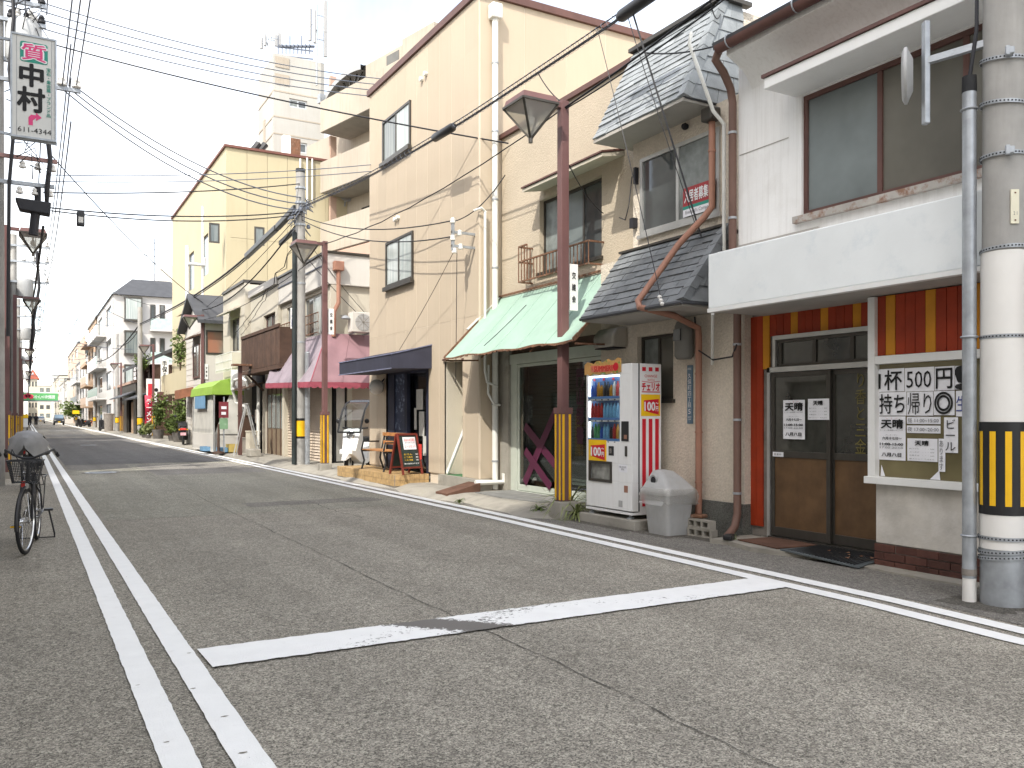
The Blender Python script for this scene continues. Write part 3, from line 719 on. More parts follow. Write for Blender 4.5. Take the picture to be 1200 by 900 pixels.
# upper window with its canopy
w = window(rA, 't', TA, 3.5, 6.13, 3.45, 4.68, M['brown_metal'], [M['pane_brown'], M['pane_brown'], M['pane_blue']], 2, 0.05, 0.03, None)
m = MB(); m.box(6.84, 6.96, 3.45, 6.2, 3.38, 3.448); m.o('sill', M['rust_sill'], w)
MB().box(7.0, 7.01, 3.6, 5.2, 3.72, 3.75).o('rail', M['pane_blue'], w)
m = MB(); m.box(6.45, 6.9, 3.9, 6.21, 4.69, 4.80); m.box(6.62, 6.9, 3.75, 3.9, 4.69, 4.80)
cn = m.o('window_canopy', M['white_paint'], rA, bev=0.008)
MB().box(6.43, 6.91, 3.74, 6.23, 4.803, 4.835).o('canopy_trim', M['brown_metal'], cn)
# blank painted sign box
sg = MB(); sg.box(6.37, 6.895, 1.2, 6.93, 2.56, 3.14); sb = sg.o('signboard', M['sign_white'], rA, bev=0.01)
m = MB(); m.box(6.362, 6.44, 1.2, 6.935, 2.515, 2.557); m.o('sign_trim', M['white_paint'], sb)
MB().box(6.45, 7.19, 1.2, 6.93, 2.525, 2.55).o('sign_soffit', M['grey_soffit'], sb)
MB().box(6.55, 6.9, 1.2, 6.98, 3.145, 3.19).o('sign_cap', M['white_paint'], sb)
# planks: every fourth one yellow
def planks(t, a0, a1, z0f, z1, ph):
    n = int(round((a1 - a0) / 0.1))
    for k in range(n):
        s0 = a0 + k * 0.1; y = (k + ph) % 4 == 0
        z0 = z0f(s0 + 0.05)
        if z0 is None: continue
        m = MB(); d = random.uniform(-0.002, 0.002)
        m.box(t + d, t + 0.022, s0 + 0.002, s0 + 0.0975, z0, z1)
        m.o('plank', M['yellow_wood'] if y else M['red_wood'], rA, bev=0.003)
mb = MB(); mb.box(7.225, 7.5, 5.2, 7.16, 2.28, 2.6); mb.box(7.225, 7.5, 6.84, 7.16, 0.05, 2.28); mb.box(6.935, 7.5, 1.0, 5.25, 1.97, 2.52)
mb.o('plank_backing', M['mortar'], rA)
planks(TR, 5.25, 7.15, lambda s: 0.16 if s > 6.93 else (1.93 if s > 6.83 else 2.29), 2.53, 0)
planks(6.905, 1.25, 5.25, lambda s: 1.965, 2.515, 2)
# sliding door with transom
df = MB()
df.box(7.15, 7.24, 6.80, 6.84, 0.06, 1.94); df.box(7.15, 7.24, 5.2, 6.84, 1.885, 1.94); df.box(7.15, 7.24, 5.2, 6.76, 2.24, 2.285); df.box(7.15, 7.24, 6.72, 6.76, 1.945, 2.24)
dfr = df.o('door_frame', M['alu'], rA)
MB().box(7.12, 7.25, 5.2, 6.8, 0.05, 0.085).o('threshold', M['alu_dark'], dfr)
tr = MB(); tr.box(7.18, 7.22, 5.2, 6.715, 1.945, 1.975); tr.box(7.18, 7.22, 5.2, 6.715, 2.205, 2.238)
for s in (6.66, 6.19, 5.72, 5.25): tr.box(7.182, 7.218, s, s + 0.045, 1.976, 2.204)
tro = tr.o('transom_window', M['alu_dark'], rA)
for s in (6.235, 5.765, 5.295): MB().box(7.2, 7.206, s, s + 0.425, 1.976, 2.204).o('pane', M['pane_door'], tro)
def leaf(s0, s1, t, slot):
    m = MB(); m.box(t, t + 0.035, s0, s0 + 0.05, 0.09, 1.88); m.box(t, t + 0.035, s1 - 0.05, s1, 0.09, 1.88)
    m.box(t, t + 0.035, s0 + 0.05, s1 - 0.05, 0.09, 0.19); m.box(t, t + 0.035, s0 + 0.05, s1 - 0.05, 0.955, 1.025); m.box(t, t + 0.035, s0 + 0.05, s1 - 0.05, 1.83, 1.88)
    d = m.o('sliding_door', M['alu_dark'], rA, bev=0.003)
    MB().box(t + 0.012, t + 0.024, s0 + 0.05, s1 - 0.05, 0.19, 0.955).o('lower_panel', M['brown_panel'], d)
    MB().box(t + 0.014, t + 0.02, s0 + 0.05, s1 - 0.05, 1.025, 1.83).o('pane', M['pane_door'], d)
    if slot:
        k = MB(); k.box(t - 0.012, t + 0.012, s0 + 0.02, s0 + 0.30, 0.745, 0.82); k.box(t - 0.018, t - 0.012, s0 + 0.04, s0 + 0.28, 0.765, 0.772); k.o('mail_slot', M['alu'], d)
    else:
        MB().box(t - 0.004, t, s1 - 0.18, s1 - 0.03, 0.96, 1.01).o('door_sticker', M['paper'], d)
    return d
dl = leaf(5.99, 6.79, 7.16, False); dr = leaf(5.2, 6.02, 7.20, True)
text('り香と三金', M['gold'], dr, (7.21, 5.66, 1.43), RT, UP, 0.13, 0.80, vertical=True)
text('営業中', M['ink_grey'], dl, (7.155, 6.685, 0.985), RT, UP, 0.10, 0.025)
# white timber frame, shop window, plaster, brick foot
fm = MB(); fm.box(6.86, 7.2, 5.235, 5.31, 0.80, 2.515); fm.box(6.865, 6.95, 1.0, 5.235, 1.885, 1.96); fm.box(6.83, 6.97, 1.0, 5.33, 0.775, 0.84)
fm.box(6.865, 6.95, 3.0, 3.07, 0.84, 1.885)
fo = fm.o('window_frame', M['white_paint'], rA, bev=0.004)
MB().box(6.93, 6.94, 3.07, 5.235, 0.84, 1.885).o('shop_pane', M['pane_olive'], fo)
k = MB(); k.box(6.925, 6.929, 4.30, 4.32, 0.84, 1.05); k.poly([(6.926, 4.72, 0.845), (6.926, 4.62, 0.845), (6.926, 4.63, 0.93)]); k.poly([(6.926, 5.22, 0.845), (6.926, 5.17, 0.845), (6.926, 5.21, 0.95)])
k.o('cracked_tape', M['paper'], fo)
MB().box(6.90, 7.3, 1.0, 5.25, 0.225, 0.775).o('plaster_panel', M['plaster'], rA, bev=0.006)
MB().box(6.912, 7.3, 1.0, 5.25, -0.02, 0.225).o('mortar_bed', M['mortar'], rA)
bm = {}
for row in range(3):
    s = 5.262 - (0.0 if row % 2 == 0 else 0.105); first = True
    z = 0.0 + row * 0.0745
    if row % 2: 
        b = MB(); b.box(6.893, 6.93, 5.162, 5.262, z, z + 0.066); b.o('brick', M['brick'], rA, bev=0.003)
    while s > 2.4:
        if row == 2 and 4.83 < s < 5.06:
            q = MB(); q.box(6.905, 6.93, s - 0.21, s - 0.002, z, z + 0.066); q.o('brick', M['brick'], rA); s -= 0.218; continue
        q = MB(); d = random.uniform(-0.003, 0.003); q.box(6.893 + d, 6.93, s - 0.21, s, z, z + 0.066); q.o('brick', M['brick'], rA, bev=0.003); s -= 0.218
# ---- papers taped up on the door and window: each a thing
def sheet(x0, y0, x1, y1, t, label, name='paper_notice', cat='notice', skew=0.0):
    a = P(x0, y0, t); b = P(x1, y1, t); z1 = Z(x0, y0, t); z0 = Z(x1, y1, t)
    s0, s1 = b.y, a.y
    m = MB(); n = 6; vs = []; fs = []
    for j in range(n + 1):
        for i in range(n + 1):
            u, v = i / n, j / n; s = s1 + (s0 - s1) * u; z = z0 + (z1 - z0) * v + skew * (u - 0.5)
            vs.append((t - 0.002 - 0.004 * abs(math.sin(u * 5 + v * 3)) * (0.3 + 0.7 * math.sin(u * math.pi)), s, z))
    for j in range(n):
        for i in range(n):
            k = j * (n + 1) + i; fs.append((k, k + 1, k + n + 2, k + n + 1))
    m.add(vs, fs); o = m.o(name, M['paper'], None, True)
    tag(o, label, cat)
    return o, Vector((t - 0.007, (s0 + s1) / 2, (z0 + z1) / 2)), abs(s1 - s0), z1 - z0
def tx(o, c, W_, H_, body, u, v, w, h, m='ink', bold=0.0, vertical=False, shear=0.0):
    text(body, M[m], o, c + RT * (u * W_) + UP * (v * H_), RT, UP, w * W_, h * H_, bold, vertical, shear=shear)
def menu(o, c, w, h):
    tx(o, c, w, h, '天晴', 0.02, 0.33, 0.80, 0.20, bold=0.035)
    tx(o, c, w, h, 'ラーメン居酒屋いちどだけ', 0, 0.185, 0.86, 0.030, 'ink_grey')
    tx(o, c, w, h, 'プレオープン', 0, 0.075, 0.45, 0.025, 'ink_grey')
    tx(o, c, w, h, '六月十七日〜', 0.02, 0.0, 0.72, 0.065, bold=0.02)
    tx(o, c, w, h, '11:00-15:00', 0, -0.135, 0.86, 0.055, bold=0.03)
    tx(o, c, w, h, '17:00-20:00', 0, -0.215, 0.86, 0.040, 'ink_grey')
    tx(o, c, w, h, '八月八日', 0, -0.375, 0.72, 0.085, bold=0.025)
    tx(o, c, w, h, '＼ ｜ ／', 0, 0.455, 0.5, 0.05, 'ink_red')
def pricelist(o, c, w, h):
    tx(o, c, w, h, '天晴', 0.0, 0.30, 0.45, 0.22, bold=0.03)
    for i, b in enumerate(('肉うどん   ・・・ 500', 'ぶっかけ   ・・・ 600', '中華そば   ・・・ 650', '新メニュー  7.10より')):
        tx(o, c, w, h, b, 0, 0.05 - 0.15 * i, 0.82, 0.055, 'ink_grey')
o, c, w, h = sheet(918, 469, 943.5, 515, 7.155, 'tall white menu notice with black brush lettering on the left door pane'); menu(o, c, w, h)
o, c, w, h = sheet(947, 467.5, 972, 492, 7.155, 'small white price list beside the tall notice on the left door pane'); pricelist(o, c, w, h)
tw = 6.925
o, c, w, h = sheet(1028.5, 433, 1060, 458.5, tw, 'white sheet reading 1 cup, upper left in the shop window'); tx(o, c, w, h, '1杯', 0, 0, 0.86, 0.86, bold=0.012)
o, c, w, h = sheet(1060.5, 431.5, 1095, 458, tw, 'white sheet with thin handwritten 500 in the shop window'); tx(o, c, w, h, '500', 0, 0, 0.84, 0.70, bold=0)
o, c, w, h = sheet(1095.5, 430, 1119, 457, tw, 'white sheet with the yen character after 500 in the window'); tx(o, c, w, h, '円', 0, 0, 0.80, 0.84, bold=0.012)
o, c, w, h = sheet(1119.5, 429, 1136, 456, tw, 'white sheet with a fat black exclamation mark beside the grey pipe'); tx(o, c, w, h, '!', 0, 0, 0.6, 0.92, bold=0.04)
o, c, w, h = sheet(1030, 460, 1062.5, 487, tw, 'white sheet reading hold, start of the takeaway line in the window'); tx(o, c, w, h, '持ち', 0, 0, 0.9, 0.84, bold=0.008)
o, c, w, h = sheet(1063, 459.5, 1094, 487, tw, 'white sheet reading return, middle of the takeaway line'); tx(o, c, w, h, '帰り', 0, 0, 0.9, 0.92, bold=0.0)
o, c, w, h = sheet(1094.5, 458.5, 1119, 486.5, tw, 'white sheet with a hand drawn double circle in the window'); tx(o, c, w, h, '◎', 0, 0, 0.88, 0.92, bold=0.006)
o, c, w, h = sheet(1120.5, 458, 1140, 488, tw, 'white sheet with blue handwriting half hidden behind the grey pipe'); tx(o, c, w, h, '生', -0.1, 0, 0.7, 0.6, 'ink_blue')
o, c, w, h = sheet(1030, 488, 1061.5, 540, tw, 'tall menu notice with black brush lettering at the left edge of the window'); menu(o, c, w, h)
o, c, w, h = sheet(1063, 488.5, 1102.5, 497, tw, 'narrow paper strip giving noon opening hours 11:00 to 15:00'); tx(o, c, w, h, '昼 11:00~15:00', 0, 0, 0.92, 0.6, 'ink_grey')
o, c, w, h = sheet(1063, 498.5, 1102.5, 508, tw, 'narrow paper strip giving evening opening hours 17:00 to 20:00'); tx(o, c, w, h, '夜 17:00~20:00', 0, 0, 0.92, 0.6, 'ink_grey')
o, c, w, h = sheet(1063.5, 513.5, 1099, 541.5, tw, 'price list sheet below the opening hours strips in the window'); pricelist(o, c, w, h)
o, c, w, h = sheet(1106.5, 489, 1123, 531, tw, 'vertical white strip reading beer in black katakana'); tx(o, c, w, h, 'ビール', 0, 0, 0.72, 0.88, vertical=True, bold=0.004)
o, c, w, h = sheet(1100, 514, 1108, 553, tw, 'thin vertical paper strip hanging below the beer strip'); tx(o, c, w, h, 'あります', 0, 0, 0.6, 0.9, 'ink_grey', vertical=True)
# mats and loose things at the foot
t = thing('rubber_mat', 'grey ribbed rubber mat lying before the restaurant door', 'door mat', (6.85, 5.65, 0.02), 0)
m = MB(); m.slab([(6.58, 6.12, 0.055), (6.60, 5.20, 0.012), (6.88, 5.26, 0.03), (7.12, 5.28, 0.06), (7.12, 6.05, 0.062)], (0, 0, 0.012)); m.o('mat_sheet', mat('mat_rubber', (0.10, 0.115, 0.12), 0.7, 0.2, 6, 0.4, 90), t)
m = MB()
for k in range(22):
    s = 5.28 + k * 0.037; m.bar((6.63, s, 0.034 + 0.034 * (s - 5.2)), (7.1, s, 0.078), 0.012, 0.008)
stuff(m.o('mat_rib', M['rubber'], t))
m = MB()
for k in range(14):
    t_, s_ = random.uniform(6.65, 7.0), random.uniform(5.25, 5.8); r = random.uniform(0.012, 0.03); a = random.uniform(0, 6)
    zz_ = 0.075 + 0.03 * (s_ - 5.2)
    m.add([(t_ + r * math.cos(a), s_ + r * math.sin(a), zz_), (t_ + r * math.cos(a + 2), s_ + r * 0.5 * math.sin(a + 2), zz_ + r * 0.4), (t_ + r * math.cos(a + 4), s_ + r * math.sin(a + 4), zz_)], [(0, 1, 2)])
tag(stuff(m.o('fallen_leaves', M['rust'])), 'few dry brown leaves on the rubber door mat', 'leaves')
tag(MB().slab([(6.72, 6.85, 0.055), (6.62, 6.2, 0.055), (7.1, 6.1, 0.065), (7.14, 6.75, 0.065)], (0, 0, 0.01)).o('steel_plate', M['rust_plate']), 'rusty brown steel plate on the apron before the door', 'steel plate')
o = MB().cbox((6.66, 6.92, 0.085), (0.14, 0.10, 0.06), 0.5).o('black_weight', M['black_plastic'], bev=0.015); tag(o, 'small black weight lying by the end of the brown downpipe', 'weight')

# ================================================================ the house with slate mansard roofs
TB = 7.1
rB = thing('mansard_house', 'beige stucco house with two grey slate mansard roofs beside the restaurant', 'house', (7.1, 8.3, 0))
m = MB(); wall(m, 't', TB, 7.13, 9.92, 0.40, 2.9, [(8.36, 9.09, 1.62, 2.46)], 0.25)
wall(m, 't', TB, 7.2, 9.18, 3.5, 5.1, [(7.51, 9.0, 3.80, 4.81)], 0.2)
m.box(7.36, 13, 7.13, 9.92, -0.05, 3.5); m.box(7.31, 13, 7.68, 9.38, 3.5, 6.36); m.box(7.31, 13, 7.2, 7.68, 3.5, 5.1); m.box(7.1, 7.36, 7.13, 9.92, 2.9, 3.55)
m.o('wall', M['stucco'], rB)
MB().box(7.07, 7.36, 7.13, 9.92, -0.03, 0.40).o('aggregate_base', M['stucco_dark'], rB)
window(rB, 't', TB, 8.36, 9.09, 1.62, 2.46, M['alu_dark'], [M['pane_brown'], M['pane_frost']], 1, 0.04, 0.07, M['alu_dark'])
window(rB, 't', TB, 7.51, 9.0, 3.80, 4.81, M['alu'], [M['pane_frost'], M['pane']], 1, 0.05, -0.03, M['alu'])
def lerp(a, b, u): return a + (b - a) * u
def mansard(name, bl, br, tr_, tl, rows, cols, ms, tbody, capname, side_t):
    """roof face between four corners, shingled piece by piece; side face towards the camera end"""
    bl, br, tr_, tl = map(Vector, (bl, br, tr_, tl))
    n = (br - bl).cross(tl - bl).normalized()
    if n.x > 0: n = -n
    body = MB(); ib = 0.03
    back = Vector((side_t, 0, 0))
    def bk(p): return Vector((side_t, p.y, p.z))
    a = [p - n * ib for p in (bl, br, tr_, tl)]
    body.add([a[0], a[1], a[2], a[3], bk(a[0]), bk(a[1]), bk(a[2]), bk(a[3])], [(0, 1, 2, 3), (0, 4, 5, 1), (1, 5, 6, 2), (2, 6, 7, 3), (3, 7, 4, 0)])
    r = body.o(name, M['black_roof'], rB)
    def course(A, B, C, D, nn, nr, nc, name_):
        for j in range(nr):
            v0, v1 = j / nr, min(1.0, (j + 1.12) / nr)
            off = 0.5 if j % 2 else 0.0
            for i in range(-1, nc):
                u0, u1 = max(0.0, (i + off) / nc), min(1.0, (i + 1 + off) / nc)
                if u1 - u0 < 0.02: continue
                e = 0.005 / max(0.3, (B - A).length)
                lift = random.uniform(0.011, 0.026); l2 = 0.004
                p = [lerp(lerp(A, B, u0 + e), lerp(D, C, u0 + e), v0), lerp(lerp(A, B, u1 - e), lerp(D, C, u1 - e), v0), lerp(lerp(A, B, u1 - e), lerp(D, C, u1 - e), v1), lerp(lerp(A, B, u0 + e), lerp(D, C, u0 + e), v1)]
                dv = (D - A).normalized() * random.uniform(-0.009, 0.009)
                k = MB(); k.hexa([p[0] + dv, p[1] + dv, p[2] - nn * 0.004, p[3] - nn * 0.004, p[0] + dv + nn * lift, p[1] + dv + nn * lift, p[2] + nn * l2, p[3] + nn * l2])
                k.o(name_, ms, r)
    course(bl, br, tr_, tl, n, rows, cols, 'shingle')
    # side face (facing the camera end of the street)
    sb, st = bk(br), bk(tr_)
    ns = (sb - br).cross(tr_ - br).normalized()
    if ns.y > 0: ns = -ns
    course(br, sb, st, tr_, ns, max(3, rows // 2), 2, 'shingle')
    # hip caps along the near edge
    d = tr_ - br; nc = int(d.length / 0.17)
    for i in range(nc):
        p0, p1 = br + d * (i / nc), br + d * min(1, (i + 1.1) / nc); k = MB()
        w1 = Vector((0, 1, 0)); w2 = (sb - br).normalized()
        q = lambda p, h: [p + n * h + w1 * 0.09, p + (n + ns).normalized() * (0.03 + h), p + ns * h + w2 * 0.08, p]
        A_, B_ = q(p0, 0.032), q(p1, 0.024)
        k.add(A_ + B_, [(0, 1, 5, 4), (1, 2, 6, 5), (2, 3, 7, 6), (3, 0, 4, 7), (0, 3, 2, 1), (4, 5, 6, 7)]); k.o('hip_cap', ms, r)
    return r, n
up, nU = mansard('upper_mansard', (6.6, 9.40, 5.10), (6.6, 7.59, 5.10), (7.28, 7.67, 6.40), (7.28, 9.40, 6.40), 14, 6, M['slate_lit'], 7.3, 'hip_cap', 7.6)
MB().box(6.60, 7.6, 7.60, 9.395, 5.055, 5.095).o('soffit', M['grey_soffit'], up)
k = MB(); k.box(7.2, 7.34, 7.62, 9.42, 6.40, 6.45); k.box(7.2, 7.7, 7.60, 7.70, 6.40, 6.45); k.o('coping', M['alu_dark'], up)
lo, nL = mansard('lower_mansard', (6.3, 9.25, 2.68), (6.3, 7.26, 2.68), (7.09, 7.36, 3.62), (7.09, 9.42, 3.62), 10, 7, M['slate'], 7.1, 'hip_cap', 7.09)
MB().box(6.31, 7.1, 7.28, 9.24, 2.63, 2.672).o('soffit', M['grey_soffit'], lo)
k = MB(); k.tube([(6.29, 9.25, 2.665), (6.29, 7.26, 2.665)], 0.022, 8); k.tube([(6.29, 7.26, 2.665), (7.05, 7.26, 2.665)], 0.022, 8); k.o('eave_edge', M['black_roof'], lo, True)
k = MB(); k.box(7.05, 7.095, 7.4, 9.44, 3.62, 3.65); k.o('flashing', M['alu_dark'], lo)
# pipes
m = MB(); m.tube([(6.98, 7.53, 4.86), (6.98, 7.53, 3.86), (6.93, 7.6, 3.75), (6.75, 7.85, 3.45), (6.26, 8.0, 2.76), (6.24, 7.95, 2.68), (6.6, 7.75, 2.58), (6.99, 7.78, 2.46), (7.0, 7.78, 2.36), (7.0, 7.78, 0.22)], 0.04, 10)
pp = m.o('downpipe', M['salmon_pipe'], rB, True)
MB().cbox((6.96, 7.53, 4.93), (0.16, 0.18, 0.16)).o('rainwater_head', M['alu_dark'], pp, bev=0.02)
for z in (4.5, 1.9, 1.2, 0.6): MB().lathe((7.0 if z < 3 else 6.98, 7.78 if z < 3 else 7.53, z), [(0.047, 0), (0.047, 0.022)], 12).o('pipe_clip', M['salmon_pipe'], pp)
m = MB(); m.tube([(6.55, 7.40, 5.75), (6.52, 7.40, 5.62), (6.84, 7.36, 4.9), (6.95, 7.30, 4.75), (6.95, 7.30, 3.3)], 0.022, 8); m.o('conduit', M['white_pipe'], rB, True)
m = MB(); m.tube([(6.5, 7.0, 2.52), (7.05, 7.6, 2.02)], 0.018, 8); m.o('stay_pipe', M['white_pipe'], rB, True)
# vent hood, meter, address plate
m = MB(); m.slab([(7.1, 9.29, 2.34), (6.84, 9.29, 2.34), (6.84, 9.29, 2.50), (6.92, 9.29, 2.60), (7.1, 9.29, 2.63)], (0, 0.46, 0)); vh = m.o('vent_hood', mat('hood_steel', (0.45, 0.42, 0.37), 0.5, 0.12, 4, 0.02, metal=0.3, streak=0.4), rB, bev=0.03)
MB().box(6.86, 7.08, 9.31, 9.73, 2.325, 2.337).o('hood_grille', M['dark'], vh)
m = MB(); m.lathe((6.98, 8.02, 2.10), [(0.10, 0), (0.13, 0.04), (0.13, 0.40), (0.10, 0.46)], 16, sx=0.8); mt = m.o('power_meter', mat('meter_case', (0.16, 0.155, 0.14), 0.5, 0.1, 4, 0.02), rB, True)
MB().box(6.862, 6.875, 7.96, 8.08, 2.32, 2.46).o('meter_window', M['pane'], mt)
m = MB(); m.box(7.085, 7.098, 7.985, 8.085, 1.31, 2.03); ad = m.o('address_plate', M['plate_blue'], rB, bev=0.004)
text('久保町四丁目', M['white_ink'], ad, (7.085, 8.035, 1.72), RT, UP, 0.062, 0.42, vertical=True)
text('5', M['white_ink'], ad, (7.085, 8.035, 1.46), RT, UP, 0.04, 0.06)
text('長田区', M['white_ink'], ad, (7.085, 8.035, 1.985), RT, UP, 0.07, 0.024)
text('KUBOCHO\n4-CHOME\n1', M['white_ink'], ad, (7.085, 8.035, 1.365), RT, UP, 0.06, 0.075)
MB().tube([(7.0, 7.85, 2.6), (6.98, 7.78, 2.2), (6.97, 7.5, 2.06), (6.98, 7.2, 2.08), (6.9, 7.05, 2.2)], 0.010, 6).o('cable', M['cable'], rB, True)
m = MB(); m.tube([(7.02, 9.10, 4.6), (6.98, 9.12, 4.2), (7.02, 9.25, 4.05), (7.05, 9.42, 4.12)], 0.008, 5); m.box(7.02, 7.1, 9.08, 9.16, 3.92, 4.05); m.box(7.04, 7.1, 9.06, 9.1, 4.5, 4.72); m.o('wall_cable', M['cable'], rB, True)
MB().lathe((7.06, 8.1, 4.98), [(0.03, -0.03), (0.045, 0.0), (0.03, 0.05)], 10, 'x').o('vent_pipe', M['dark'], rB, True)
# "tenants wanted" banner inside the upper window
a = P(803, 226, 7.06); b = P(841, 264, 7.06)
bn = thing('tenant_banner', 'red and white tenants wanted banner in the upper window of the slate roofed house', 'banner', (7.05, 7.86, 3.86))
MB().box(7.052, 7.058, 7.56, 8.12, 3.985, 4.21).o('red_field', M['banner_red'], bn); MB().box(7.052, 7.058, 7.56, 8.12, 3.945, 3.984).o('green_field', M['ink_green'], bn); MB().box(7.052, 7.058, 7.56, 8.12, 3.855, 3.944).o('white_field', M['paper'], bn)
text('入居者募集中', M['white_ink'], bn, (7.052, 7.84, 4.097), RT, UP, 0.50, 0.15, bold=0.02)
text("Entrend's Company", M['ink_grey'], bn, (7.052, 7.84, 3.90), RT, UP, 0.46, 0.055)
# ================================================================ cream shop with the mint awning
TC = 7.35
rC = thing('cream_shop', 'cream stucco shop house with mint canvas awning between the beige and slate houses', 'shop', (7.35, 11.5, 0))
m = MB(); wall(m, 't', TC, 9.43, 13.29, 2.62, 6.32, [(10.25, 12.0, 3.76, 4.95)], 0.25)
m.box(7.61, 13, 9.94, 13.29, 2.62, 6.30); m.box(8.6, 13, 9.94, 13.29, -0.05, 2.62)
m.o('wall', M['cream'], rC)
MB().box(7.30, 7.75, 9.42, 13.3, 6.322, 6.40).o('coping', M['brown_metal'], rC)
window(rC, 't', TC, 10.25, 12.0, 3.76, 4.95, M['alu_dark'], [M['pane'], M['pane_blue'], M['pane_frost']], 2, 0.045, 0.08, M['alu_dark'])
m = MB(); m.slab([(7.35, 9.7, 5.09), (6.96, 9.7, 5.02), (6.96, 9.7, 5.07), (7.35, 9.7, 5.16)], (0, 2.2, 0)); cn = m.o('window_canopy', M['ivory'], rC)
m = MB(); m.slab([(7.35, 9.69, 5.165), (6.94, 9.69, 5.075), (6.94, 9.69, 5.10), (7.35, 9.69, 5.195)], (0, 2.22, 0)); m.o('canopy_trim', M['brown_metal'], cn)
# rusty window guard
m = MB()
for z in (3.62, 3.95):
    m.bar((7.08, 10.2, z), (7.08, 12.22, z), 0.025); m.bar((7.08, 12.22, z), (7.35, 12.22, z), 0.025); m.bar((7.08, 10.2, z), (7.35, 10.2, z), 0.025)
for k in range(22): m.bar((7.08, 10.2 + k * 2.02 / 21, 3.62), (7.08, 10.2 + k * 2.02 / 21, 3.95), 0.012)
for k in range(4):
    m.bar((7.08, 11.95 + k * 0.09, 3.62), (7.08, 11.95 + k * 0.09, 4.2), 0.014)
m.bar((7.08, 11.95, 4.2), (7.08, 12.22, 4.2), 0.025); m.bar((7.08, 12.22, 4.2), (7.35, 12.22, 4.2), 0.025); m.bar((7.3, 12.22, 3.62), (7.3, 12.22, 4.2), 0.016); m.bar((7.19, 12.22, 3.62), (7.19, 12.22, 4.2), 0.016)
m.o('window_guard', M['rust'], rC)
# mint awning: slightly slack canvas in sewn widths
aw = MB(); NU, NV = 44, 10; vs = []; fs = []
def awp(u, v, lift=0.0):
    s = lerp(lerp(13.32, 9.52, u), lerp(13.30, 9.34, u), v); t = lerp(7.33, 6.24, v); z = lerp(3.50, 2.40, v)
    sag = -0.035 * math.sin(math.pi * v) * (0.6 + 0.4 * math.sin(u * 9)) + 0.012 * math.sin(u * 23 + v * 3) * v + 0.010 * math.sin(u * 61 + v * 5) * math.sin(math.pi * v)
    return Vector((t, s, z + sag + lift))
for j in range(NV + 1):
    for i in range(NU + 1): vs.append(awp(i / NU, j / NV))
for j in range(NV):
    for i in range(NU):
        k = j * (NU + 1) + i; fs.append((k, k + 1, k + NU + 2, k + NU + 1))
aw.add(vs, fs); aw.add([v + Vector((0.004, 0, -0.012)) for v in vs], [f[::-1] for f in fs])
ca = aw.o('awning', M['green_canvas'], rC, True)
for u in (0.22, 0.43, 0.62, 0.82):
    k = MB(); k.tube([awp(u, v / 8, 0.004) for v in range(9)], 0.006, 5); k.o('seam', M['green_canvas'], ca)
k = MB(); k.tube([awp(0.30 + 0.06 * (1 - v / 6), 0.25 + 0.62 * v / 6, 0.003) for v in range(7)], 0.008, 5); k.o('tear', M['cable'], ca)
k = MB()
for i in range(60):
    u = i / 60; p = awp(u, 1.0); q = awp(u + 1 / 60, 1.0); d = random.uniform(0.010, 0.032)
    k.hexa([p + Vector((-0.012, 0, -d)), q + Vector((-0.012, 0, -d)), q + Vector((0.012, 0, -d)), p + Vector((0.012, 0, -d)), p + Vector((-0.012, 0, 0.006)), q + Vector((-0.012, 0, 0.006)), q + Vector((0.012, 0, 0.01)), p + Vector((0.012, 0, 0.01))])
for i in range(14):
    p = awp(1.0, 0.45 + 0.55 * i / 14); q = awp(1.0, 0.45 + 0.55 * (i + 1) / 14); k.bar(p + Vector((0, -0.004, 0)), q + Vector((0, -0.004, 0)), 0.02, random.uniform(0.03, 0.06))
k.o('rusty_hem', M['rust'], ca)
k = MB(); k.bar((7.33, 13.34, 3.52), (6.24, 13.33, 2.41), 0.03); k.bar((6.27, 13.33, 2.36), (7.33, 13.33, 2.40), 0.025); k.bar((6.27, 9.34, 2.36), (7.33, 9.6, 2.40), 0.025); k.bar((7.31, 9.5, 3.53), (7.31, 13.32, 3.53), 0.03)
for s in (10.5, 12.0): k.bar((6.27, s, 2.33), (7.33, s, 3.40), 0.022)
k.o('awning_frame', M['rust'], ca)
MB().bar((7.36, 13.31, 3.56), (6.70, 13.36, 2.92), 0.07, 0.02).o('white_batten', M['white_pipe'], ca)
# shop front
MB().box(7.28, 7.62, 12.93, 13.29, 0.0, 2.62).o('pillar', M['concrete'], rC)
m = MB(); m.box(7.36, 7.62, 9.94, 12.93, 2.33, 2.62); m.o('dark_header', M['brown_wood'], rC)
m = MB(); m.box(7.31, 7.50, 10.2, 12.93, 2.30, 2.47); m.box(7.33, 7.45, 12.72, 12.93, 0.1, 2.30); m.box(7.32, 7.46, 9.94, 12.72, 0.08, 0.13)
fr = m.o('shop_frame', M['alu_green'], rC, bev=0.004)
def gdoor(s0, s1, t):
    m = MB(); m.box(t, t + 0.04, s0, s0 + 0.06, 0.14, 2.29); m.box(t, t + 0.04, s1 - 0.06, s1, 0.14, 2.29); m.box(t, t + 0.04, s0 + 0.06, s1 - 0.06, 0.14, 0.24); m.box(t, t + 0.04, s0 + 0.06, s1 - 0.06, 2.24, 2.29)
    d = m.o('glass_door', M['alu_green'], rC, bev=0.003); MB().box(t + 0.015, t + 0.021, s0 + 0.06, s1 - 0.06, 0.24, 2.24).o('pane', M['shop_clear'], d); return d
d1 = gdoor(11.36, 12.71, 7.34); d2 = gdoor(10.02, 11.42, 7.385)
xs = MB()
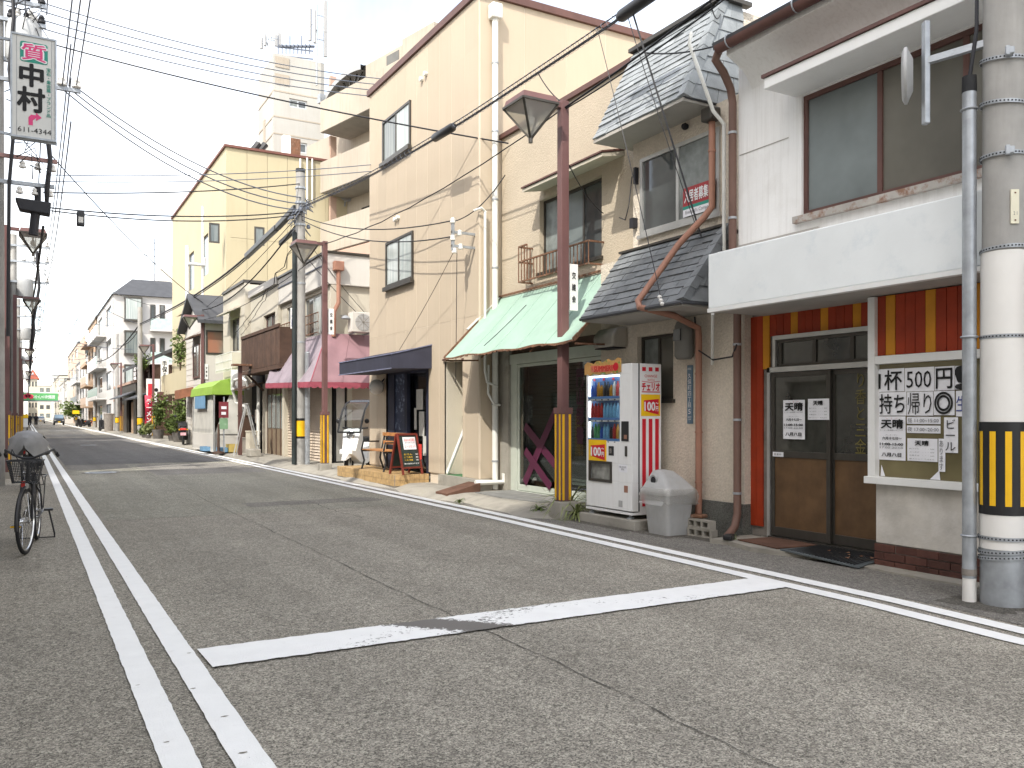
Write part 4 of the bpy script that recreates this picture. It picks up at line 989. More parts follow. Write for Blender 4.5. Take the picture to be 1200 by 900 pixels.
def xb(x0, y0, x1, y1, w, tt):
    a, b = P(x0, y0, 7.33), P(x1, y1, 7.33); a.x = b.x = tt; xs.bar(a, b, 0.004, w, up=(1, 0, 0)) if False else None
    d = (b - a).normalized(); n = Vector((0, -d.z, d.y)) * (w / 2)
    xs.slab([a - n, b - n, b + n, a + n], (-0.004, 0, 0))
xb(615, 499, 651, 545, 0.15, 7.332); xb(651, 483, 615, 566, 0.15, 7.326); xb(616, 528, 646, 571, 0.14, 7.320)
xs.o('purple_tape_cross', mat('plum_tape', (0.075, 0.010, 0.036), 0.5, 0.12, 4, 0.03), d1)
text('門山部書', mat('plum_letter', (0.05, 0.010, 0.028), 0.5, 0, bump=0), d2, (7.384, 10.86, 1.55), RT, UP, 0.20, 1.15, vertical=True, bold=0.03)
MB().box(7.40, 7.402, 10.25, 10.55, 1.45, 1.95).o('window_card', M['paper'], d2)
m = MB()
for k in range(34): m.slab([(7.66, 10.0, 0.30 + k * 0.06), (7.66, 12.9, 0.30 + k * 0.06), (7.68, 12.9, 0.355 + k * 0.06), (7.68, 10.0, 0.355 + k * 0.06)], (0.01, 0, 0))
stuff(m.o('blind_slats', M['shutter_grey'], rC))
MB().box(8.2, 8.6, 9.94, 12.93, 0.0, 2.62).o('shop_interior', M['dark'], rC)
MB().box(7.5, 8.2, 9.96, 12.9, 0.08, 0.11).o('shop_floor', M['brown_wood'], rC)
m = MB(); m.box(7.35, 7.62, 9.93, 10.0, 0.1, 2.62); m.o('corner_post', M['alu_dark'], rC)
t = mat('bluestone_slab', (0.20, 0.20, 0.19), 0.85, 0.2, 5, 0.2, 50)
struct(MB().slab([(6.62, 12.9, 0.095), (6.55, 11.9, 0.095), (6.7, 10.9, 0.095), (7.34, 10.9, 0.105), (7.34, 12.9, 0.105)], (0, 0, 0.02)).o('door_slab', t))

# ================================================================ tall beige panel building
TD = 6.9
rD = thing('beige_building', 'three storey beige panel building with navy awning and plain side wall', 'building', (6.9, 16, 0))
holes = [(16.33, 17.9, 7.0, 7.93), (16.2, 17.7, 4.23, 5.21), (15.45, 17.75, 0.27, 2.36), (13.95, 14.72, 0.29, 2.43)]
MB().box(7.1, 12.6, 13.305, 18.8, 2.6, 8.78).o('core', M['joint'], rD)
m = MB(); m.box(7.9, 12.6, 13.32, 18.8, -0.05, 2.6); m.box(6.93, 7.9, 17.75, 18.8, -0.05, 2.6); m.box(6.93, 7.9, 14.75, 15.43, -0.05, 2.6); m.box(6.93, 7.9, 13.32, 13.93, -0.05, 2.6); m.o('lower_core', M['joint'], rD)
def panel_set(face, p, a0, a1, w, zs, hs):
    n = int(math.ceil((a1 - a0) / w - 1e-6))
    for j in range(len(zs) - 1):
        for i in range(n):
            b0, b1 = a0 + i * w, min(a1, a0 + (i + 1) * w)
            d = random.uniform(0, 0.002)
            for r in rects(b0 + 0.007, b1 - 0.007, zs[j] + 0.005, zs[j + 1] - 0.005, hs): fb(MB(), face, p + d, p + 0.05, *r).o('siding_panel', M['beige_panel'], rD)
m = MB(); wall(m, 't', TD + 0.0045, 13.31, 18.8, 0.3, 8.78, holes, 0.2); m.o('panel_backing', M['joint'], rD)
panel_set('t', TD, 13.31, 18.8, 0.55, [0.30, 3.18, 8.80], holes)
panel_set('s', 13.30, 6.93, 12.6, 0.9, [0.30, 3.18, 8.80], [])
k = MB(); k.box(6.85, 12.65, 13.24, 18.85, 8.80, 8.93); k.o('roof_trim', M['brown_metal'], rD)
for (a0, a1, z0, z1) in holes[:2]:
    w = window(rD, 't', TD, a0, a1, z0, z1, M['alu_dark'], [M['pane_curt'], M['pane_curt2']] if z0 > 6 else [M['pane_curt'], M['pane_curt']], 1, 0.05, -0.04)
    k = MB(); k.box(6.80, 6.88, a0 - 0.05, a1 + 0.03, z0 - 0.09, z0 - 0.003); k.o('sill', M['alu_dark'], w)
for (s, z) in ((15.75, 8.15), (15.55, 8.19), (17.15, 5.62), (17.0, 5.63)):
    MB().lathe((6.86, s, z), [(0.03, -0.03), (0.05, -0.02), (0.045, 0.04)], 10, 'x').o('vent_cap', M['white_pipe'], rD, True)
# concrete foot, recessed white door with its step
MB().box(6.83, 7.1, 13.2, 14.85, 0.05, 0.298).o('concrete_foot', M['concrete'], rD)
k = MB(); k.box(7.28, 7.32, 13.95, 14.72, 0.29, 2.43); k.box(6.93, 7.28, 14.695, 14.72, 0.29, 2.43); dd = k.o('side_door', M['ivory'], rD)
MB().box(6.91, 7.28, 13.95, 14.72, 0.285, 0.30).o('green_mat', mat('green_turf_mat', (0.06, 0.16, 0.07), 0.95, 0.3, 20, 0.4, 90), dd)
MB().cbox((7.26, 14.62, 1.35), (0.04, 0.06, 0.12)).o('handle', M['chrome'], dd)
k = MB(); k.box(6.9, 6.93, 13.90, 14.0, 2.42, 2.46); k.bar((6.62, 13.5, 2.50), (6.88, 14.75, 2.47), 0.03); k.o('door_head', M['brown_metal'], rD)
o = MB().bar((6.99, 13.98, 1.25), (6.93, 14.66, 0.33), 0.03, 0.07).o('white_plank', M['white_paint']); tag(o, 'white board leaning across the recessed side door of the beige building', 'plank')
# navy awning
k = MB()
A = [(6.05, 15.3, 2.32), (6.05, 18.4, 2.32), (6.05, 18.4, 2.59), (6.05, 15.3, 2.59)]; B = [(6.9, 15.3, 2.34), (6.9, 18.4, 2.34), (6.9, 18.4, 2.80), (6.9, 15.3, 2.80)]
k.add(A + B, [(0, 1, 2, 3), (3, 2, 6, 7), (0, 3, 7, 4), (1, 5, 6, 2), (0, 4, 5, 1)])
na = k.o('navy_awning', M['navy'], rD)
k = MB(); k.bar((6.045, 15.29, 2.595), (6.045, 18.41, 2.595), 0.02); k.bar((6.045, 15.29, 2.32), (6.045, 18.41, 2.32), 0.02); k.bar((6.05, 15.295, 2.595), (6.9, 15.295, 2.805), 0.02); k.o('awning_edge', mat('worn_navy_edge', (0.16, 0.17, 0.25), 0.8, 0.3, 8, 0), na)
# entrance recess
k = MB(); k.box(7.6, 7.66, 15.45, 17.75, 0.27, 2.36); k.box(6.94, 7.6, 17.70, 17.75, 0.27, 2.36); k.box(6.94, 7.6, 15.45, 15.5, 0.27, 2.36); k.box(6.94, 7.6, 15.5, 17.7, 2.30, 2.36)
k.box(6.92, 7.0, 17.32, 17.7, 0.27, 2.3); k.box(6.92, 7.0, 16.62, 16.74, 0.27, 2.3); k.box(6.92, 7.0, 15.5, 15.62, 0.27, 2.3); k.box(6.92, 7.0, 16.74, 17.32, 0.27, 0.42)
en = k.o('entrance', M['navy_dark'], rD)
MB().box(6.95, 6.96, 16.74, 17.32, 0.42, 2.3).o('mural_panel', mat('blue_mural', (0.03, 0.045, 0.09), 0.4, 0.2, 5, 0.0, blot=0.9, bcol=(0.30, 0.36, 0.48), blscale=9, bldet=3, blpos=0.53), en)
MB().box(7.05, 7.06, 15.62, 16.62, 0.30, 2.3).o('door_glass', M['clear'], en)
for (s, z, w_, h_) in ((16.2, 1.75, 0.34, 0.42), (16.1, 1.25, 0.26, 0.5), (15.95, 0.8, 0.16, 0.4), (16.42, 1.35, 0.12, 0.45)):
    MB().box(7.03, 7.035, s - w_ / 2, s + w_ / 2, z - h_ / 2, z + h_ / 2).o('menu_paper', mat('dim_paper', (0.55, 0.55, 0.52), 0.8, 0.1, 8, 0), en)
lm = thing('globe_lamp', 'round white globe lamp with dark mark hanging under the navy awning', 'lamp', (6.72, 17.85, 2.0))
MB().ball((6.72, 17.85, 2.05), 0.17, 16, 10).o('globe', M['sign_grey'], lm, True); MB().bar((6.72, 17.85, 2.05), (6.92, 17.85, 2.25), 0.03).o('bracket', M['black_plastic'], lm)
text('たこ', M['ink_grey'], lm, (6.545, 17.83, 2.03), RT, UP, 0.15, 0.11)
# tiled step in front of the entrance
st = thing('tiled_step', 'low tan tiled step in front of the navy awning entrance', 'step', (6.5, 17.0, 0))
MB().box(6.19, 6.92, 15.47, 18.95, 0.02, 0.262).o('core', M['mortar'], st)
k = MB()
for i in range(34):
    s = 15.48 + i * 0.102; d = random.uniform(-0.002, 0.002); k.box(6.180 + d, 6.20, s, s + 0.096, 0.16, 0.268); k.box(6.182 + d, 6.20, s, s + 0.096, 0.05, 0.154)
for i in range(7):
    t_ = 6.20 + i * 0.102; k.box(t_, t_ + 0.096, 15.458, 15.48, 0.16, 0.268); k.box(t_, t_ + 0.096, 15.458, 15.48, 0.05, 0.154)
    for j in range(34): k.box(t_, t_ + 0.096, 15.48 + j * 0.102, 15.576 + j * 0.102, 0.255, 0.268 + random.uniform(-0.002, 0.001))
stuff(k.o('tile_facing', M['tile_tan'], st))
# steel ramp, pipes
o = MB().hexa([(6.16, 13.5, 0.06), (6.16, 13.05, 0.05), (6.80, 13.05, 0.10), (6.80, 13.5, 0.10), (6.16, 13.5, 0.10), (6.16, 13.05, 0.09), (6.80, 13.05, 0.25), (6.80, 13.5, 0.25)]).o('steel_ramp', M['rust_plate']); tag(o, 'rusty brown steel ramp at the kerb before the beige side door', 'ramp')
m = MB(); m.tube([(7.17, 13.2, 8.6), (7.17, 13.2, 0.12)], 0.055, 10); dp = m.o('downpipe', M['white_pipe'], rD, True); MB().cbox((7.17, 13.19, 8.52), (0.2, 0.18, 0.26)).o('rainwater_head', M['white_pipe'], dp, bev=0.02)
for z in (7.6, 6.4, 5.2, 4.0, 2.8, 1.6, 0.6): MB().lathe((7.17, 13.2, z), [(0.063, 0), (0.063, 0.03)], 12).o('pipe_clip', M['galv'], dp)
m = MB(); m.tube([(6.75, 13.15, 0.25), (7.3, 13.1, 0.25), (7.3, 13.1, 0.40)], 0.05, 10); m.o('drain_pipe', M['white_pipe'], rD, True)
m = MB(); m.tube([(6.98, 13.22, 5.0), (6.98, 13.22, 2.2), (7.0, 13.18, 2.0), (7.2, 13.16, 1.92)], 0.025, 8); m.tube([(7.0, 13.22, 4.98), (6.9, 13.2, 5.04), (6.8, 13.3, 5.0)], 0.02, 8); m.tube([(7.05, 13.22, 2.3), (7.02, 13.18, 1.8), (7.1, 13.12, 1.62), (7.24, 13.15, 1.6)], 0.022, 8); m.o('wall_conduit', M['white_pipe'], rD, True)
# service bracket with insulators on the corner
br = MB(); br.box(6.45, 6.9, 13.44, 13.48, 4.60, 4.64); br.box(6.45, 6.9, 13.44, 13.48, 4.36, 4.40); br.box(6.45, 6.49, 13.43, 13.49, 4.3, 4.85)
bo = br.o('service_bracket', M['galv'], rD)
for (t_, z) in ((6.47, 4.82), (6.6, 4.62), (6.47, 4.52), (6.62, 4.38), (6.5, 4.30)):
    MB().lathe((t_, 13.46, z), [(0.02, -0.05), (0.05, -0.04), (0.045, 0.0), (0.05, 0.03), (0.02, 0.05)], 10).o('insulator', M['porcelain'], bo, True)

# ================================================================ white corner shop with plum awnings
TE = 7.2
rE = thing('white_corner_shop', 'white two storey corner shop with faded plum awnings and beige shutters', 'shop', (7.2, 24, 0))
m = MB(); wall(m, 't', TE + 0.12, 23.0, 28.2, 3.3, 5.05, [(23.4, 25.6, 3.75, 4.95), (26.2, 27.6, 3.9, 4.9)], 0.2)
wall(m, 's', 23.12, 7.33, 12.5, 3.3, 5.05, [], 0.2); m.box(7.6, 12.5, 23.4, 28.2, 0.0, 5.1); m.box(7.6, 12.5, 28.2, 30.4, 0.0, 3.3)
m.o('wall', M['ivory'], rE)
m = MB(); m.box(7.2, 12.5, 23.0, 28.2, 5.06, 5.92); m.o('parapet', M['offwhite'], rE, bev=0.015)
m = MB(); m.box(7.15, 12.55, 22.95, 28.25, 5.92, 5.98); m.o('coping', M['alu_dark'], rE)
MB().box(7.17, 7.2, 22.97, 28.2, 5.60, 5.63).o('parapet_line', M['cable_grey'], rE)
window(rE, 't', TE + 0.12, 23.4, 25.6, 3.75, 4.95, M['alu'], [M['pane_curt2'], M['pane_curt'], M['pane']], 2, 0.05, 0.06)
window(rE, 't', TE + 0.12, 26.2, 27.6, 3.9, 4.9, M['alu'], [M['pane_curt2'], M['pane']], 1, 0.05, 0.06)
m = MB()
for z in (3.75, 4.05, 4.3): m.bar((7.05, 23.3, z), (7.05, 27.8, z), 0.025)
for k in range(24): m.bar((7.05, 23.3 + k * 4.5 / 23, 3.70), (7.05, 23.3 + k * 4.5 / 23, 4.32), 0.014)
m.o('window_rail', M['rust'], rE)
a = Ps(396, 300, 22.95)
m = MB(); m.tube([(a.x, 22.9, 5.45), (a.x, 22.9, 4.55), (a.x - 0.12, 22.9, 4.3), (a.x - 0.14, 22.9, 3.6)], 0.06, 8); dpe = m.o('downpipe', M['salmon_pipe'], rE, True)
MB().cbox((a.x, 22.9, 5.56), (0.28, 0.2, 0.26)).o('rainwater_head', M['salmon_pipe'], dpe, bev=0.02)
# awnings
Wt, Ct = Vector((7.2, 28.2, 3.75)), Vector((7.2, 23.0, 3.70)); Wb, Cb = Vector((6.4, 26.6, 2.42)), Vector((6.4, 21.8, 2.30))
St, Sb = Vector((9.8, 23.0, 3.70)), Vector((9.8, 21.8, 2.30))
def canvas(name, tl, tr_, br_, bl_, m, nu=40, nv=8, seams=()):
    k = MB(); vs = []; fs = []
    n = (tr_ - tl).cross(bl_ - tl).normalized(); n = n if n.z > 0 else -n
    f = lambda u, v: lerp(lerp(tl, tr_, u), lerp(bl_, br_, u), v) + n * (0.028 * math.sin(u * 21 + v * 2) * math.sin(math.pi * v) + 0.010 * math.sin(u * 47 - v * 9) * v - 0.03 * math.sin(math.pi * v))
    for j in range(nv + 1):
        for i in range(nu + 1): vs.append(f(i / nu, j / nv))
    for j in range(nv):
        for i in range(nu):
            q = j * (nu + 1) + i; fs.append((q, q + 1, q + nu + 2, q + nu + 1))
    k.add(vs, fs); k.add([v - n * 0.012 for v in vs], [q[::-1] for q in fs])
    o = k.o(name, m, rE, True); WL[o.name] = wloc(rE)
    for u in seams:
        q = MB(); q.tube([f(u, v / 6) + n * 0.004 for v in range(7)], 0.012, 5); q.o('seam', M['pink_trim'] if u == 0.0 else m, o)
    return o
canvas('front_awning', Wt, Ct, Cb, Wb, M['purple_fade'], seams=(0.33, 0.66)); canvas('side_awning', Ct, St, Sb, Cb, M['purple_canvas'], seams=(0.0, 0.25))
def valance(p, q, n, h):
    k = MB(); p, q = Vector(p), Vector(q); w = (q - p) / n; nn = w.cross(Vector((0, 0, 1))).normalized() * 0.006
    for i in range(n):
        a_ = p + w * i; b_ = p + w * (i + 1); 
        k.slab([a_, b_, b_ + Vector((0, 0, -h * 0.75)), b_ - w * 0.25 + Vector((0, 0, -h)), a_ + w * 0.25 + Vector((0, 0, -h)), a_ + Vector((0, 0, -h * 0.75))], nn)
    return k.o('valance', M['pink_trim'], rE)
valance(Wb, Cb, 24, 0.16); valance(Cb, Sb, 18, 0.16)
# ground floor: shutters, old door, posts
m = MB(); m.box(7.3, 7.6, 23.0, 30.4, 2.55, 3.5); m.box(7.3, 12.5, 23.1, 23.4, 2.55, 3.3); m.o('fascia', M['ivory'], rE)
def shutter_t(s0, s1, t, z0=0.11, z1=2.55):
    k = MB(); n = int((z1 - z0) / 0.085)
    for i in range(n):
        z = z0 + i * 0.085; k.slab([(t, s0, z), (t, s1, z), (t + 0.04, s1, z + 0.083), (t + 0.04, s0, z + 0.083)], (0.012, 0, 0))
    return stuff(k.o('shutter', M['shutter'], rE))
def shutter_s(t0, t1, s, z0=0.11, z1=2.55):
    k = MB(); n = int((z1 - z0) / 0.085)
    for i in range(n):
        z = z0 + i * 0.085; k.slab([(t0, s, z), (t1, s, z), (t1, s + 0.04, z + 0.083), (t0, s + 0.04, z + 0.083)], (0, 0.012, 0))
    return stuff(k.o('shutter', M['shutter'], rE))
shutter_t(23.1, 25.1, 7.32); shutter_t(25.35, 27.55, 7.34)
shutter_s(7.95, 12.4, 23.15)
m = MB(); m.box(7.2, 7.34, 22.98, 23.12, 0.1, 2.6); m.box(7.22, 7.5, 25.08, 25.32, 0.1, 2.55); m.box(7.22, 7.5, 27.55, 27.8, 0.1, 2.55); m.box(7.8, 7.94, 23.02, 23.2, 0.1, 2.55); m.box(7.22, 7.5, 30.2, 30.45, 0.1, 2.55); m.o('post', M['ivory'], rE)
k = MB(); k.box(7.34, 7.4, 27.8, 30.2, 0.1, 2.35); od = k.o('wooden_door', mat('weathered_door', (0.20, 0.15, 0.10), 0.7, 0.15, 5, 0.1, streak=0.3), rE)
for i in range(4): MB().box(7.325, 7.335, 27.9 + i * 0.58, 28.36 + i * 0.58, 1.0, 2.15).o('pane', M['pane_curt2'], od)
for i in range(5): MB().box(7.32, 7.36, 27.79 + i * 0.58, 27.87 + i * 0.58, 0.1, 2.35).o('stile', M['brown_wood'], od)
k = MB(); k.box(7.36, 7.9, 23.12, 23.2, 0.1, 2.55); k.box(7.42, 7.46, 23.06, 23.12, 0.15, 2.4); k.box(7.74, 7.78, 23.06, 23.12, 0.15, 2.4); ed = k.o('side_entry', M['dark'], rE)
k = MB(); k.box(7.50, 7.74, 23.07, 23.11, 0.15, 2.3); k.o('half_door', M['alu'], ed)
# air conditioner and flood lamp on the side wall
ac = thing('air_conditioner', 'beige outdoor air conditioner unit on the white shop above the plum awning', 'air conditioner', Ps(423, 392, 22.6))
a = Ps(411, 389, 22.6); b = Ps(436, 367, 22.6)
MB().box(a.x, b.x, 22.5, 22.85, a.z, b.z).o('casing', M['offwhite'], ac, bev=0.02)
c = Vector(((a.x + b.x) / 2 + 0.02, 22.495, (a.z + b.z) / 2)); r = (b.z - a.z) * 0.42
MB().lathe(c, [(r, -0.01), (r, 0.004), (r * 0.93, 0.004)], 24, 'y').o('fan_ring', M['bin_grey'], ac, True)
k = MB()
for i in range(1, 6): k.torus((c.x, 22.488, c.z), r * i / 6, 0.006, 'y', 24, 4)
for i in range(8): k.bar((c.x, 22.488, c.z), (c.x + r * math.cos(i * math.pi / 4), 22.488, c.z + r * math.sin(i * math.pi / 4)), 0.012)
k.o('grille', M['mortar'], ac)
for x_ in (a.x + 0.1, b.x - 0.1): MB().bar((x_, 22.55, a.z - 0.02), (x_, 23.1, a.z - 0.02), 0.04).o('bracket', M['galv'], ac)
p = Ps(405, 373, 22.7); fl = thing('flood_lamp', 'small grey flood lamp beside the air conditioner', 'lamp', p)
MB().lathe((p.x, 22.7, p.z), [(0.03, 0.08), (0.10, 0.04), (0.13, 0.0), (0.12, -0.02)], 14).o('shade', M['galv'], fl, True); MB().bar((p.x, 22.7, p.z + 0.08), (p.x, 23.1, p.z + 0.12), 0.02).o('arm', M['galv'], fl)
o = MB().box(7.02, 7.06, 27.0, 27.02, 3.7, 3.72)
sg = thing('blue_shop_sign', 'small white sign with blue characters projecting from the white corner shop', 'sign', (6.9, 26.3, 3.9))
a = Ps(341, 385, 24.6); b = Ps(348, 361, 24.6); MB().box(a.x, b.x, 24.6, 24.66, a.z, b.z).o('board', M['white_paint'], sg)
text('スは', M['ink_blue'], sg, ((a.x + b.x) / 2, 24.6, (a.z + b.z) / 2), RS, UP, (b.x - a.x) * 0.8, (b.z - a.z) * 0.85, vertical=True, bold=0.03)
# ================================================================ old timber shop with brown balcony
rG = thing('timber_shop', 'old shop with dark brown timber balcony over a cluttered front', 'shop', (7.2, 30.3, 0))
m = MB(); wall(m, 't', 7.2, 28.25, 32.2, 3.52, 5.75, [(28.6, 30.2, 3.7, 4.9)], 0.2); m.box(7.6, 12, 28.25, 32.2, 3.3, 5.7); m.box(7.55, 12, 30.5, 32.2, 0, 3.3); m.o('wall', M['ivory'], rG)
MB().box(7.1, 12, 28.25, 32.2, 5.76, 6.0).o('parapet', M['offwhite'], rG)
window(rG, 't', 7.2, 28.6, 30.2, 3.7, 4.9, M['brown_metal'], [M['pane'], M['pane_curt2']], 1, 0.05, 0.1)
bal = MB(); bal.box(6.6, 7.2, 25.7, 30.9, 2.85, 2.97); bal.box(6.57, 6.63, 25.7, 30.9, 4.1, 4.2); bl = bal.o('balcony', M['brown_wood'], rG)
k = 25.7
while k < 30.85:
    q = MB(); q.box(6.60 + random.uniform(-.003, .003), 6.625, k, k + 0.155, 2.98, 4.1); q.o('plank', M['brown_wood'], bl); k += 0.165
q = MB(); q.box(6.62, 7.2, 25.70, 25.73, 2.98, 4.1); q.o('plank', M['brown_wood'], bl)
q = MB(); q.bar((7.2, 26.2, 2.3), (6.65, 26.2, 2.85), 0.07); q.bar((7.2, 30.2, 2.3), (6.65, 30.2, 2.85), 0.07); q.o('brace', M['brown_wood'], bl)
MB().box(7.25, 7.5, 30.5, 32.2, 0.1, 3.5).o('dark_front', M['dark'], rG)
q = MB(); q.slab([(7.2, 30.2, 2.55), (6.55, 30.2, 2.35), (6.55, 30.2, 2.39), (7.2, 30.2, 2.61)], (0, 2.1, 0)); q.o('front_roof', M['brown_wood'], rG)
q = MB(); q.tube([(6.7, 30.3, 2.35), (6.6, 30.2, 2.62), (6.55, 30.6, 2.75), (6.5, 31.6, 2.7), (6.55, 32.2, 2.4), (6.7, 32.3, 1.9), (6.8, 31.2, 1.75)], 0.05, 8); q.o('hose_pipe', M['white_pipe'], rG, True)
q = MB(); q.tube([(7.1, 30.55, 2.5), (7.1, 30.55, 0.1)], 0.06, 8); q.o('downpipe', M['white_pipe'], rG, True)
MB().cbox((7.14, 30.8, 1.4), (0.14, 0.3, 0.5)).o('meter_box', M['mortar'], rG, bev=0.02)
# little timber signpost roof, step ladder, crates in front
tp = thing('timber_post', 'brown timber post with small board on top before the cluttered shop', 'post', (6.25, 29.5, 0.1))
MB().box(6.19, 6.31, 29.44, 29.56, 0.1, 3.1).o('post', M['brown_metal'], tp); MB().box(6.0, 6.9, 29.3, 29.7, 3.1, 3.16).o('cap_board', M['rust'], tp)
def ladder(x, y, h, rz, label):
    t = thing('step_ladder', label, 'ladder', (x, y, 0.1), rz)
    for sx in (-1, 1):
        MB().bar((sx * 0.24, -0.4, 0), (sx * 0.16, 0, h), 0.04).o('rail', M['alu'], t, local=True)
        MB().bar((sx * 0.24, 0.4, 0), (sx * 0.16, 0.03, h), 0.035).o('rear_rail', M['alu'], t, local=True)
    for i in range(1, 5):
        f = i / 5; MB().box(-0.22 + 0.06 * f, 0.22 - 0.06 * f, -0.4 * (1 - f) - 0.04, -0.4 * (1 - f) + 0.04, h * f - 0.012, h * f + 0.012).o('tread', M['alu'], t, local=True)
    MB().box(-0.2, 0.2, -0.06, 0.08, h, h + 0.03).o('top_step', M['alu'], t, local=True)
ladder(6.35, 28.9, 1.7, 1.2, 'grey aluminium step ladder standing open before the cluttered shop')
o = MB().box(6.25, 6.6, 28.0, 28.7, 0.1, 0.34).o('planter_box', M['concrete'], bev=0.02); tag(o, 'low grey planter box at the foot of the step ladder', 'planter')
for (y, h, w_, lab, mm) in ((30.7, 0.75, 0.4, 'cream box stacked inside the cluttered shop', 'ivory'), (31.3, 0.5, 0.5, 'grey crate on the ground of the cluttered shop', 'mortar'), (31.9, 1.3, 0.5, 'tall dark cabinet inside the cluttered shop', 'brown_wood')):
    k = MB(); k.cbox((6.95, y, 0.1 + h / 2), (0.4, w_, h), 0.1); k.cbox((6.95, y, 0.12 + h), (0.44, w_ * 1.06, 0.05), 0.1); tag(k.o('crate', M[mm], bev=0.02), lab, 'crate')
M['tray_yellow'] = mat('dull_yellow_plastic', (0.45, 0.34, 0.10), 0.6, 0.15, 5, 0)
# red notice boards
sgn = thing('red_signboard', 'dark red and white signboard standing under the green tent', 'sign', (6.35, 31.5, 0.1))
a = Ps(265, 505, 31.5)
MB().box(5.95, 6.27, 31.48, 31.54, 1.35, 1.92).o('board', mat('wine_red_board', (0.20, 0.035, 0.045), 0.6, 0.1, 3, 0), sgn); MB().box(6.02, 6.2, 31.47, 31.48, 1.66, 1.76).o('white_field', M['paper'], sgn); MB().box(6.02, 6.18, 31.47, 31.48, 1.46, 1.56).o('white_field', M['paper'], sgn)
MB().box(5.97, 6.25, 31.48, 31.54, 0.95, 1.34).o('green_board', mat('pale_green_board', (0.20, 0.34, 0.20), 0.6, 0.2, 3, 0, blot=0.8, bcol=(0.5, 0.52, 0.48), blscale=6), sgn); MB().box(6.1, 6.14, 31.5, 31.56, 0.1, 2.1).o('post', M['galv'], sgn)

# ================================================================ ivory house with small canopied window
rH = thing('ivory_house', 'ivory two storey house with canopied window left of the brown balcony', 'house', (7.0, 34, 0))
m = MB(); wall(m, 't', 7.0, 32.3, 36.2, 0.1, 6.35, [(33.2, 34.8, 3.9, 5.2)], 0.2); m.box(7.2, 12, 32.3, 36.2, 0, 6.3); m.o('wall', M['ivory'], rH)
MB().box(6.95, 12, 32.28, 36.25, 6.36, 6.46).o('coping', M['alu_dark'], rH)
window(rH, 't', 7.0, 33.2, 34.8, 3.9, 5.2, M['alu_dark'], [M['pane_curt2'], M['pane']], 1, 0.05, 0.1)
q = MB(); q.slab([(7.0, 32.9, 5.5), (6.5, 32.9, 5.3), (6.5, 32.9, 5.36), (7.0, 32.9, 5.58)], (0, 2.1, 0)); q.o('window_canopy', M['ivory'], rH)
q = MB()
for z in (3.2, 3.5, 3.8): q.bar((6.6, 32.6, z), (6.6, 35.6, z), 0.03)
for i in range(16): q.bar((6.6, 32.6 + i * 0.2, 3.1), (6.6, 32.6 + i * 0.2, 3.8), 0.018)
q.bar((6.6, 32.6, 3.8), (7.0, 32.6, 3.8), 0.03); q.o('balcony_rail', M['white_pipe'], rH)
ac2 = thing('air_conditioner', 'white air conditioner unit on the ivory house balcony next to the brown balcony', 'air conditioner', (6.6, 32.3, 2.4))
MB().box(6.5, 6.95, 31.95, 32.28, 2.35, 3.1).o('casing', M['white_paint'], ac2, bev=0.02); MB().lathe((6.72, 31.945, 2.72), [(0.26, -0.005), (0.26, 0.004)], 18, 'y').o('fan_ring', M['bin_grey'], ac2)
# lime tent with vinyl curtain
gt = thing('green_tent', 'lime green tent roof with cloudy vinyl curtain beside the ivory house', 'tent', (6.4, 34, 0.1))
k = MB(); ring = [(5.85, 2.2), (5.9, 2.5), (6.2, 2.72), (6.6, 2.82), (7.0, 2.85), (7.0, 2.2)]
k.slab([(t_, 32.4, z) for t_, z in ring], (0, 4.6, 0)); k.o('tent_roof', M['mesh_green'], gt)
MB().slab([(5.98, 32.5, 0.75), (7.0, 32.5, 0.75), (7.0, 32.5, 2.3), (6.55, 32.5, 2.3)], (0, 0.02, 0)).o('vinyl_curtain', M['pvc_clear'], gt); MB().slab([(5.93, 32.6, 0.75), (5.93, 36.8, 0.75), (5.99, 36.8, 2.2), (5.99, 33.0, 2.2)], (0.02, 0, 0)).o('vinyl_curtain', M['pvc_clear'], gt); MB().box(6.1, 6.98, 34.5, 34.6, 0.1, 2.2).o('dark_inside', M['brown_wood'], gt)
k = MB(); k.box(5.92, 6.96, 32.53, 32.6, 0.1, 0.75); k.box(5.92, 5.96, 32.6, 36.8, 0.1, 0.75); k.o('lower_wall', M['offwhite'], gt)
for (t_, s_) in ((5.95, 32.45), (5.95, 36.9), (6.95, 32.45)): MB().bar((t_, s_, 0.1), (t_, s_, 2.3), 0.05).o('pole', M['alu'], gt)
o = MB().box(5.86, 5.88, 33.8, 36.0, 1.7, 2.25).o('blue_sheet', M['sky_panel'], gt)
k = thing('bollard', 'thin black bollard on brown base before the lime green tent', 'bollard', (5.95, 31.6, 0.07)); MB().lathe((5.95, 31.6, 0.08), [(0.22, 0), (0.2, 0.06), (0.05, 0.09), (0.04, 1.0), (0.02, 1.05)], 12).o('post', M['brown_wood'], k, True)
for (t_, s_, mm, lab) in ((5.85, 33.3, 'sky_panel', 'light blue plastic tray left of the bollard under the tent'), (6.2, 32.0, 'sky_panel', 'light blue plastic tray right of the bollard under the tent'), (6.5, 31.8, 'tray_yellow', 'yellow plastic crate beside the lime green tent')):
    k = MB(); h = 0.18 if mm == 'sky_panel' else 0.3; k.box(t_ - 0.2, t_ + 0.2, s_ - 0.3, s_ + 0.3, 0.1, 0.12); 
    for q in ((t_ - 0.2, t_ - 0.18, s_ - 0.3, s_ + 0.3), (t_ + 0.18, t_ + 0.2, s_ - 0.3, s_ + 0.3), (t_ - 0.18, t_ + 0.18, s_ - 0.3, s_ - 0.28), (t_ - 0.18, t_ + 0.18, s_ + 0.28, s_ + 0.3)): k.box(*q, 0.1, 0.1 + h)
    tag(k.o('plastic_tray', M[mm]), lab, 'tray')

